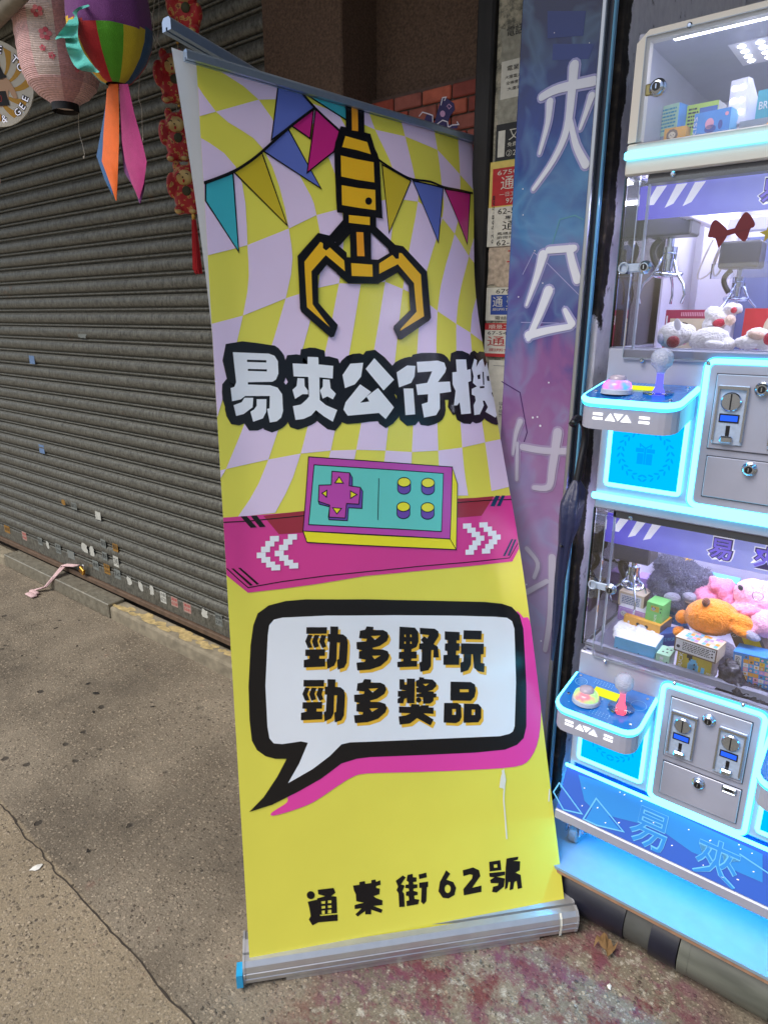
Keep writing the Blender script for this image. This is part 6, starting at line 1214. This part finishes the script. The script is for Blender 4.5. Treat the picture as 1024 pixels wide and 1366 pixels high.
plush('lavender plush toy half buried behind the yellow pixel dog box', [(955, 872, 1.62, 28, .05, 18), (925, 868, 1.62, 14, .04, 10)], pm['lgrey'], amp=.0022)
plush('dark grey plush toy half buried behind the white furred box', [(870, 872, 1.62, 22, .04, 14), (885, 880, 1.56, 12, .03, 10)], pm['dark'], amp=.0022)
bagm = mat('smoky_plastic_bag', srgb(66, 64, 80), .18, bump=1.0, bscale=60, trans=.2)
plush('crumpled smoky plastic bag at the front right of the lower storey', [(975, 905, 1.50, 16, .03, 26, 10), (990, 920, 1.49, 30, .03, 12), (1010, 928, 1.49, 24, .03, 10), (968, 925, 1.49, 14, .02, 10)], bagm, name='plastic_bag', amp=.007, sc=70)
plush('white plush toy with a wine red open mouth, front left of the upper storey', [(897, 447, 1.54, 20, .035, 17, 15), (915, 445, 1.55, 12, .03, 12)], pm['white'], parts=(('mouth', [(897, 456, 1.508, 8.5, .010, 8)], pm['wine']), ('ear', [(881, 452, 1.512, 5, .010, 7, 10)], pm['lgrey']), ('paper_tag', [(903, 433, 1.50, 4.5, .0012, 8, 15)], inner)), amp=.0022)
plush('white plush toy lying on its side, at the front centre of the upper storey', [(945, 453, 1.54, 25, .035, 16, 8), (967, 460, 1.54, 12, .03, 9)], pm['white'], parts=(('arm', [(952, 459, 1.503, 12, .012, 5, -4)], pm['white']),), amp=.0022)
plush('white plush toy with a red ribbon collar, sitting higher behind the others', [(958, 424, 1.60, 20, .03, 12, -35), (974, 412, 1.60, 8, .02, 8), (983, 412, 1.60, 6, .02, 7), (950, 434, 1.60, 13, .03, 11)], pm['white'], parts=(('red_bow', [(958, 431, 1.565, 8, .008, 5.5, 10), (978, 414, 1.572, 4, .006, 4)], pm['red']), ('bell', [(973, 427, 1.56, 7, .012, 7)], pm['cream']), ('paper_tag', [(969, 440, 1.556, 4, .0012, 6, 12)], inner)), amp=.0022)
plush('cream and white plush toy at the right edge of the upper storey', [(1012, 448, 1.54, 16, .03, 10, -12), (1000, 457, 1.53, 20, .03, 9), (1024, 457, 1.53, 12, .03, 12)], pm['white'], parts=(('muzzle', [(1008, 447, 1.512, 11, .012, 6, -12)], pm['cream']), ('red_patch', [(1024, 452, 1.502, 6, .008, 8)], pm['red'])), amp=.0022)
# ================================================================== things hanging under the awning, left
def kpx(p): return (p - EYE).dot(CF) / FPX            # metres per photo pixel at a point
strm = mat('pale_cord', srgb(190, 184, 172), .8)
def cord_up(mb, p, r=.0012, m=None): mb.tube([p, Vector((p.x, p.y, 2.95))], r, m or strm, 5); return mb
# ---- pink paper lantern
def lantern_mat(n, col):
    m = mat(n, col, .85, sheen=.2); nn, l = m.node_tree.nodes, m.node_tree.links; b = nn['Principled BSDF']; g = N(m, 'ShaderNodeNewGeometry'); w = N(m, 'ShaderNodeTexWave'); w.bands_direction = 'Z'; w.inputs['Scale'].default_value = 70; w.inputs['Distortion'].default_value = .6; l.new(g.outputs['Position'], w.inputs[0])
    t = N(m, 'ShaderNodeTexNoise'); t.inputs['Scale'].default_value = 130; t.inputs['Detail'].default_value = 4; l.new(g.outputs['Position'], t.inputs[0]); ad = N(m, 'ShaderNodeMath', operation='MULTIPLY_ADD'); l.new(t.outputs[0], ad.inputs[0]); ad.inputs[1].default_value = 1.4; l.new(w.outputs['Fac'], ad.inputs[2])
    bp = N(m, 'ShaderNodeBump'); bp.inputs['Strength'].default_value = .6; bp.inputs['Distance'].default_value = .003; l.new(ad.outputs[0], bp.inputs['Height']); l.new(bp.outputs[0], b.inputs['Normal'])
    mr = N(m, 'ShaderNodeMapRange'); mr.inputs[1].default_value = .3; mr.inputs[2].default_value = .7; mr.inputs[3].default_value = .78; mr.inputs[4].default_value = 1.1; l.new(t.outputs[0], mr.inputs[0]); v = N(m, 'ShaderNodeVectorMath', operation='SCALE'); v.inputs[0].default_value = col[:3]; l.new(mr.outputs[0], v.inputs['Scale']); l.new(v.outputs[0], b.inputs['Base Color']); return m
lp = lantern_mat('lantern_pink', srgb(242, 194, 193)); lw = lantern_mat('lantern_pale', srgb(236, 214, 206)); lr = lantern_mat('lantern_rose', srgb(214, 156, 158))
c0 = onY(88, 139, 1.30); k = kpx(c0); tl = thing('paper_lantern', 'long pink paper lantern with red blossoms and a black bottom ring', 'paper lantern', tuple(c0))
axis = c0 + Vector((-.004, 0, 0)); prof = [(.30, -2), (.40, 3), (.64, 12), (.83, 24), (.93, 38), (.98, 58), (1.0, 90), (1.0, 130), (.98, 160), (.92, 185), (.78, 204), (.5, 220), (.3, 226)]
R0 = 50 * k; n = 48; vs = []; fs = {0: [], 1: [], 2: []}
fp = []
for i in range(len(prof) - 1):
    for q in range(6): t = q / 6; fp.append((prof[i][0] * (1 - t) + prof[i + 1][0] * t, prof[i][1] * (1 - t) + prof[i + 1][1] * t))
fp.append(prof[-1])
for i, (r, z) in enumerate(fp):
    rib = 1 + (.012 if i % 3 == 0 else 0)
    for j in range(n): a = 2 * math.pi * j / n; vs.append(axis + Vector((R0 * r * rib * math.cos(a), R0 * r * rib * math.sin(a), z * k * .84)))
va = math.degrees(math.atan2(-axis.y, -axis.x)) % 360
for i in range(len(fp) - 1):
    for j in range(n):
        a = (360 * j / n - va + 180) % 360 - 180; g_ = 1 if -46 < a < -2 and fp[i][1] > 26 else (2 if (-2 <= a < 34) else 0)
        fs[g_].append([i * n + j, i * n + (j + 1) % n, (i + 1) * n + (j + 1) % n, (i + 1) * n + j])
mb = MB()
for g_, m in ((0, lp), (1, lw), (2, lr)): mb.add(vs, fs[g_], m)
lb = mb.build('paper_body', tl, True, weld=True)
def lcyl(u, v, d=0):                                     # u: degrees from the viewer's side, v: pixels up
    r = 1.0
    for i in range(len(prof) - 1):
        if prof[i][1] <= v <= prof[i + 1][1]: t = (v - prof[i][1]) / (prof[i + 1][1] - prof[i][1]); r = prof[i][0] * (1 - t) + prof[i + 1][0] * t
    a = math.radians(va + u); return axis + Vector(((R0 * r * 1.014 + d) * math.cos(a), (R0 * r * 1.014 + d) * math.sin(a), v * k * .84))
fl = mat('blossom_red', srgb(216, 92, 108), .8); fl2 = mat('blossom_pink', srgb(228, 130, 140), .8)
for u, v, s in ((24, 36, .4), (-28, 128, 1), (-22, 104, .95), (-15, 76, 1.0), (-21, 58, .5), (-10, 49, .55), (-8, 132, .45), (-30, 152, .9), (-12, 170, .7)):
    pr = Print(lcyl, .0003, .0008)
    for q in range(5): a = 2 * math.pi * q / 5 + u; pr.poly([circ(u + 5.6 * s * math.cos(a), v + 5.2 * s * math.sin(a), 3.8 * s, 3.4 * s, 10)], fl if q % 2 else fl2, 0 + .2 * q)
    pr.build('blossom', lb)
rk = mat('lantern_ring_black', srgb(22, 20, 22), .5); MB().lathe([(16.5 * k, -8 * k), (17 * k, -9 * k), (17 * k, 4 * k), (16 * k, 4 * k), (16 * k, -8 * k)], axis, rk, 32, cap=False).build('bottom_ring', tl, auto=40); MB().lathe([(15.6 * k, -3 * k), (0, -2.9 * k)], axis, lw, 24, cap=False).build('ring_opening', tl)
mb = MB(); cord_up(mb, axis + Vector((0, 0, 188 * k))); mb.build('hanging_cord', tl)
# ---- rainbow cloth balloon with tails
c1 = onY(155, 113, 1.22); k = kpx(c1); tb = thing('cloth_balloon', 'rainbow cloth balloon ornament with a teal ruffle and long coloured tails', 'hanging ornament', tuple(c1)); ax = c1
gore = [('purple', srgb(112, 52, 122)), ('red', srgb(186, 34, 40)), ('green', srgb(84, 164, 30)), ('yellow', srgb(206, 184, 40)), ('blue', srgb(30, 84, 130)), ('gold', srgb(232, 184, 34)), ('teal', srgb(76, 186, 176)), ('orange', srgb(240, 110, 36)), ('magenta', srgb(176, 46, 120)), ('violet', srgb(104, 40, 110)), ('tailblue', srgb(46, 98, 152))]
gm = {a: mat('cloth_' + a, c, .85, sheen=.2, noise_amt=.08, nscale=60, bump=.5, bscale=500) for a, c in gore}
prof = [(13, 0), (20, 4), (30, 16), (42, 34), (51, 56), (54, 72), (54, 92), (52, 120), (46, 150), (30, 172), (10, 182)]; ng = 10; n = 60; va = math.degrees(math.atan2(-ax.y, -ax.x)) % 360; order = ['green', 'red', 'gold', 'teal', 'blue', 'orange', 'magenta', 'red', 'blue', 'yellow']
fp = []
for i in range(len(prof) - 1):
    for q in range(4): t = q / 4; fp.append(tuple(a * (1 - t) + b * t for a, b in zip(prof[i], prof[i + 1])))
fp.append(prof[-1]); vs = []
for r, z in fp:
    for j in range(n): a = math.radians(360 * j / n + va - 18); s = 1 - .045 * abs(math.sin(math.pi * j / 6)) ** .6 * 0 - (.05 if False else 0); vs.append(ax + Vector((r * k * (1 - .03 * abs(math.cos(math.pi * j / 6))) * math.cos(a), r * k * (1 - .03 * abs(math.cos(math.pi * j / 6))) * math.sin(a), z * k * .80)))
pan = {}
for i in range(len(fp) - 1):
    for j in range(n):
        up = fp[i][1] > 84 - 20 * math.cos(2 * math.pi * (j - 3) / n); nm = ('purple', 0) if up else (order[(-(j // 6)) % 10], j // 6)
        pan.setdefault(nm, []).append([i * n + j, i * n + (j + 1) % n, (i + 1) * n + (j + 1) % n, (i + 1) * n + j])
for (nm, q), f in pan.items():
    used = sorted({i for x in f for i in x}); mp = {o: i for i, o in enumerate(used)}; MB().add([vs[i] for i in used], [[mp[i] for i in x] for x in f], gm[nm]).build('purple_top' if nm == 'purple' else 'cloth_panel', tb, True)
# ruffle fin
mb = MB(); vs = []; out = [(126, 44), (104, 12), (88, 42), (99, 50), (91, 62), (103, 82), (118, 96), (131, 97)]; inn_ = [(120, 8), (104, 16), (105, 30), (104, 44), (106, 56), (112, 70), (122, 84), (133, 96)]; out[0] = (118, 6); out[1] = (101, 12); out[2] = (90, 30); out[3] = (74, 52); out[4] = (86, 50); out[5] = (90, 68); out[6] = (104, 92); out[7] = (131, 97)
n2 = 28
so_, si_ = smooth2(out, 4), smooth2(inn_, 4)
for i in range(len(so_)):
    for q in range(5):
        t = q / 4; px = si_[i][0] * (1 - t) + so_[i][0] * t; py = si_[i][1] * (1 - t) + so_[i][1] * t; vs.append(onY(px, py, 1.10 + .022 * math.sin(i * 1.25) * t))
mb.add(vs, [[i * 5 + q, i * 5 + q + 1, i * 5 + q + 6, i * 5 + q + 5] for i in range(len(so_) - 1) for q in range(4)], gm['teal']); mb.build('teal_ruffle', tb, True, fix=False)
def tail(name, m, pts, Y, fold):
    """pts: rows of (left px, right px, y)"""
    vs = []
    for l, r, y in pts:
        for t in (0, .5, 1): vs.append(onY(l + (r - l) * t, y, Y - (fold if t == .5 else 0)))
    MB().add(vs, [[i * 3 + q, i * 3 + q + 1, i * 3 + q + 4, i * 3 + q + 3] for i in range(len(pts) - 1) for q in range(2)], m).build(name, tb, True, fix=False)
tail('orange_tail', gm['orange'], [(145, 158, 112), (142, 159, 150), (138, 159, 190), (136, 158, 215), (147, 157, 245), (155, 156, 268)], 1.215, .007); tail('orange_tail', gm['orange'], [(143, 150, 118), (138, 148, 180), (137, 146, 212), (150, 154, 250)], 1.228, .006); tail('blue_tail', gm['tailblue'], [(143, 149, 130), (136, 146, 170), (129, 142, 208), (140, 149, 240), (150, 151, 260)], 1.235, .006)
tail('magenta_tail', gm['magenta'], [(159, 171, 112), (161, 179, 150), (163, 190, 190), (167, 196, 216), (176, 192, 245), (185, 187, 265)], 1.213, .007); tail('violet_tail', gm['violet'], [(160, 170, 120), (161, 186, 190), (166, 194, 230), (180, 193, 252), (186, 188, 271)], 1.232, .006)
mb = MB(); cord_up(mb, ax + Vector((0, 0, 144 * k))); mb.build('hanging_cord', tb)
# ---- round shop sign cut by the left edge
Yd = 1.42; c = onY(-4, 112, Yd); k = kpx(c); tn = thing('round_sign', 'round white and ochre hanging sign with a ring of black lettering', 'hanging sign', tuple(c)); yaw = Matrix.Rotation(YAW * .9, 3, 'Z'); nx = yaw @ Vector((1, 0, 0)); ny = yaw @ Vector((0, -1, 0))
Rr = 51 * k; sw = mat('sign_cream', srgb(226, 222, 208), .5); so2 = mat('sign_ochre', srgb(214, 160, 44), .5); skn = mat('sign_skin', srgb(222, 178, 142), .5)
MB().lathe([(Rr, -.003), (Rr, .003)], c, sw, 56, M=(yaw @ Matrix.Rotation(math.pi / 2, 3, 'X'))).build('disc', tn, auto=40)
pr = Print(Plane(c + ny * .003, nx, (0, 0, 1), ny), .0004, .0006)
for i in range(12):
    a = 2 * math.pi * i / 12; pts = []
    for s, w in ((1, .13), (-1, .13)):
        for q in (range(7) if s > 0 else range(6, -1, -1)): r = (.22 + .66 * q / 6); t = a + .55 * (q / 6) + s * w * (.5 + .5 * q / 6); pts.append((Rr * r * math.cos(t), Rr * r * math.sin(t)))
    pr.poly([pts], so2, 0)
def arc(txt, r, a0, da, h, flip=False):
    for i, ch in enumerate(txt):
        if ch == ' ': continue
        a = math.radians(a0 + da * i); vs, fs, asp = text2d(ch, .035); w = h * asp; rot = a - math.pi / 2 if not flip else a + math.pi / 2; x, y = r * math.cos(a), r * math.sin(a); ca, sa = math.cos(rot), math.sin(rot)
        for off, m, ly in ((.10, ink, 2), (.0, sgw, 3)):
            vs, fs, asp = text2d(ch, off); hh = h * (1 + off * 1.6); w = hh * asp; pr._put([(x + (u - .5) * w * ca - (v - .5) * hh * sa, y + (u - .5) * w * sa + (v - .5) * hh * ca) for u, v in vs], fs, m, ly + .02 * i)
arc('WELCOME TO', Rr * .80, 166, -15.5, 8 * k * 1.1); arc('& GEE', Rr * .82, -84, 14.5, 8.5 * k, True)
pr.poly([smooth2([(-8 * k, 20 * k), (2 * k, 28 * k), (9 * k, 20 * k), (12 * k, 12 * k), (16 * k, 8 * k), (8 * k, 4 * k), (-6 * k, 8 * k)], 3, True)], ink, 4); pr.poly([circ(-1 * k, 13 * k, 7.5 * k, 8.5 * k)], skn, 5)
pr.poly([smooth2([(-10 * k, 0), (4 * k, 4 * k), (16 * k, 6 * k), (24 * k, -6 * k), (27 * k, -17 * k), (21 * k, -17 * k), (16 * k, -8 * k), (12 * k, -24 * k), (-8 * k, -26 * k)], 3, True)], skn, 4); pr.poly([[(-8 * k, -9 * k), (12 * k, -9 * k), (15 * k, -26 * k), (-8 * k, -27 * k)]], ink, 6); pr.text('0', 0, -22 * k, 9 * k, inkred, 7); pr.build('sign_print', tn)
mb = MB(); cord_up(mb, c + Vector((.03, 0, Rr * .96)), .0009); mb.tube([c + Vector((.03, 0, Rr * 1.25)), c + Vector((.14, 0, Rr * 1.3))], .0007, strm, 5); mb.build('hanging_cord', tn)
ch = onY(-1, 240, 1.4); tag(MB().ell(ch, (.009, .006, .016), lw, 12, 8).tube([ch, ch + Vector((0, 0, .5))], .0006, strm, 5).build('shell_charm', smooth=True), 'small pale charm at the very left edge below the round sign', 'charm')
# ---- string of lucky cat charms
rc = mat('red_brocade', srgb(178, 30, 34), .6, sheen=.2); nn = rc.node_tree; b_ = nn.nodes['Principled BSDF']; g_ = N(rc, 'ShaderNodeNewGeometry'); t_ = N(rc, 'ShaderNodeTexNoise'); t_.inputs['Scale'].default_value = 75; t_.inputs['Detail'].default_value = 3; nn.links.new(g_.outputs['Position'], t_.inputs[0]); r_ = ramp(rc, [(.56, srgb(178, 28, 34)), (.60, srgb(206, 160, 84)), (.66, srgb(176, 120, 60)), (.70, srgb(120, 24, 26))]); nn.links.new(t_.outputs[0], r_.inputs[0]); nn.links.new(r_.outputs[0], b_.inputs['Base Color'])
gface = mat('gold_cloth', srgb(206, 176, 112), .5, .3, noise_amt=.1); gbead = mat('gold_bead', srgb(206, 164, 84), .3, .9); red2 = mat('tassel_red', srgb(180, 26, 34), .8); nose = mat('charm_dark', srgb(50, 24, 22), .6)
def cat(px, py, s, label, lean=0):
    c = onY(px, py, 1.42); k = kpx(c) * s; t = thing('lucky_cat_charm', label, 'charm', tuple(c), 'lucky cat charms on one string'); R = Matrix.Rotation(YAW * .7 + lean, 3, 'Z'); P = lambda x, y, z: c + R @ Vector((x * k, -y * k, z * k)); mb = MB()
    for x, y, z, a, b, d in ((0, 0, -10, 15, 10, 17), (0, 1, 10, 14, 10, 12), (-9, 1, 21, 4.5, 4, 6), (8, 1, 21, 4.5, 4, 6), (-15, 3, 2, 6, 6, 13), (-8, 4, -23, 6, 6, 5), (8, 4, -23, 6, 6, 5), (13, 3, -8, 5, 6, 9)): mb.ell(P(x, y, z), (a * k, b * k, d * k), rc, 14, 9, M=R)
    remesh(mb, 'body', t, .0028)
    MB().ell(P(1, 6.5, 9), (9.5 * k, 5 * k, 8.5 * k), gface, 16, 10, M=R).build('face', t, True); mb = MB()
    for x in (-3.5, 5): mb.tube([P(x + 1.8 * math.cos(a), 11.6 - .2 * abs(x), 10.5 + 1.4 * math.sin(a)) for a in [math.pi * i / 6 for i in range(7)]], .45 * k, nose, 5)
    mb.ell(P(1, 11.8, 8), (1.1 * k, .8 * k, .8 * k), nose, 8, 5); mb.build('eyes_and_nose', t); mb = MB().ell(P(1.6, 11.3, 4.5), (1.6 * k, .8 * k, 1.8 * k), red2, 8, 6); mb.build('tongue', t)
    for x, z, a, b in ((-8, -25, 4, 2.5), (8, -25, 4, 2.5)): MB().ell(P(x, 8, z), (a * k, 3 * k, b * k), gface, 10, 6, M=R).build('paw', t, True)
    MB().ell(P(3, 9, -5), (5 * k, 2.5 * k, 5 * k), mat('green_pouch', srgb(66, 66, 40), .7), 12, 8, M=R).build('bib_pouch', t, True); return c, k
pts = []
for a in ((249, 8, 1.3, 'red lucky cat charm at the top of its string, above the banner rails'), (231, 102, 1.2, 'red lucky cat charm half hidden behind the white banner edge, second from the top', .3), (238, 180, 1.2, 'red lucky cat charm with a raised paw, third on its string', .1), (249, 250, 1.22, 'lowest red lucky cat charm with a smiling gold face above the tassel', .1)): c, k = cat(*a); pts.append(c)
ts = thing('tassel_string', 'red tassel on a beaded gold cord below the lucky cats', 'tassel', tuple(onY(259, 300, 1.42))); mb = MB(); a = onY(258, 281, 1.42); k = kpx(a)
mb.lathe([(2.6 * k, 0), (3 * k, -6 * k), (2.6 * k, -12 * k)], a, gbead, 12).build('gold_cap', ts, True); mb = MB(); rn = random.Random(6)
for i in range(90): x, y = rn.uniform(-1, 1), rn.uniform(-1, 1); d = .6 + .4 * rn.random(); mb.tube([a + Vector((x * 2.2 * k, y * 2.2 * k, -11 * k)), a + Vector((x * 4 * k, y * 3.5 * k, -40 * k)), a + Vector((x * 5.5 * k, y * 5 * k, -(74 + 6 * rn.random()) * k))], .55 * k, red2, 4)
o = mb.build('tassel_threads', ts); o['kind'] = 'stuff'; mb = MB()
for p in [a + Vector((0, 0, 2 * k)), onY(241, 214, 1.42), onY(240, 209, 1.42), onY(239, 141, 1.42), onY(238, 136, 1.42), onY(237, 57, 1.42)]: mb.ell(p, 2.0 * k, gbead, 10, 7)
mb.build('gold_beads', ts, True)['kind'] = 'stuff'; mb = MB().tube([a, onY(246, 230, 1.425), onY(238, 178, 1.425), onY(234, 110, 1.425), onY(240, 20, 1.425), onY(240, -60, 1.425)], .0007, strm, 5); mb.build('cord', ts)
# ---- loose light cords
lc = thing('loose_light_cord', 'thin pale cord with tiny bulbs dangling beside the rainbow balloon', 'cord', tuple(onY(207, 40, 1.40))); mb = MB()
for path, bulb in (([(212, -40), (204, 20), (203, 42), (207, 56), (208, 63)], 1), ([(206, -40), (212, 0), (212, 30), (210, 52), (207, 62)], 0), ([(190, -5), (198, 12), (204, 22), (206, 44), (213, 60), (219, 72), (220, 78)], 1), ([(186, 82), (186, 112), (185, 130), (189, 145), (190, 170), (191, 186)], 1)):
    mb.tube([onY(*p, 1.40) for p in smooth2(path, 3)], .0008, strm, 5)
    if bulb: p = onY(*path[-1], 1.40); mb.ell(p, (.002, .002, .006), strm, 8, 6)
mb.build('wire', lc)
l2 = thing('loose_light_cord', 'thin pale cord dangling below the pink paper lantern', 'cord', tuple(onY(107, 170, 1.34))); MB().tube([onY(*p, 1.34) for p in smooth2([(98, 141), (105, 141), (105, 160), (106, 178), (110, 192), (113, 206), (112, 212)], 3)], .0009, strm, 5).ell(onY(112, 210, 1.34), (.002, .002, .005), strm, 8, 6).build('wire', l2)
# ---- folded umbrella hanging on the jamb
um = mat('umbrella_navy', srgb(26, 32, 70), .45, bump=.5, bscale=90, sheen=.1); ux = thing('folded_umbrella', 'folded navy umbrella with a black crook handle hanging in front of the black jamb', 'umbrella', tuple(onX(757, 700, XJ + .03)))
J = lambda px, py, o=.028: onX(px, py, XJ + o)
MB().tube([J(*p) for p in smooth2([(763, 566), (770, 558), (778, 566), (780, 585), (773, 620), (768, 648)], 4)], .0085, blk, 10).build('handle', ux, True)
pth = [(769, 640), (768, 652), (762, 672), (758, 700), (753, 726), (747, 770), (741, 830), (736, 880)]; q = [J(*p) for p in pth]; rads = [.008, .022, .028, .024, .015, .013, .009, .004]; mb = MB(); n = 20; vs = []
for i, p in enumerate(q):
    for j in range(n): a = 2 * math.pi * j / n + i * .16; r = rads[i] * (1 + .28 * (1 if j % 4 < 2 else -.4)); vs.append(p + Vector((r * .8 * math.cos(a), r * math.sin(a), 0)))
mb.add(vs, [[i * n + j, i * n + (j + 1) % n, (i + 1) * n + (j + 1) % n, (i + 1) * n + j] for i in range(len(q) - 1) for j in range(n)], um); mb.build('canopy', ux, True); MB().tube([J(747, 728), J(758, 732)], .003, blk, 6).build('strap', ux)
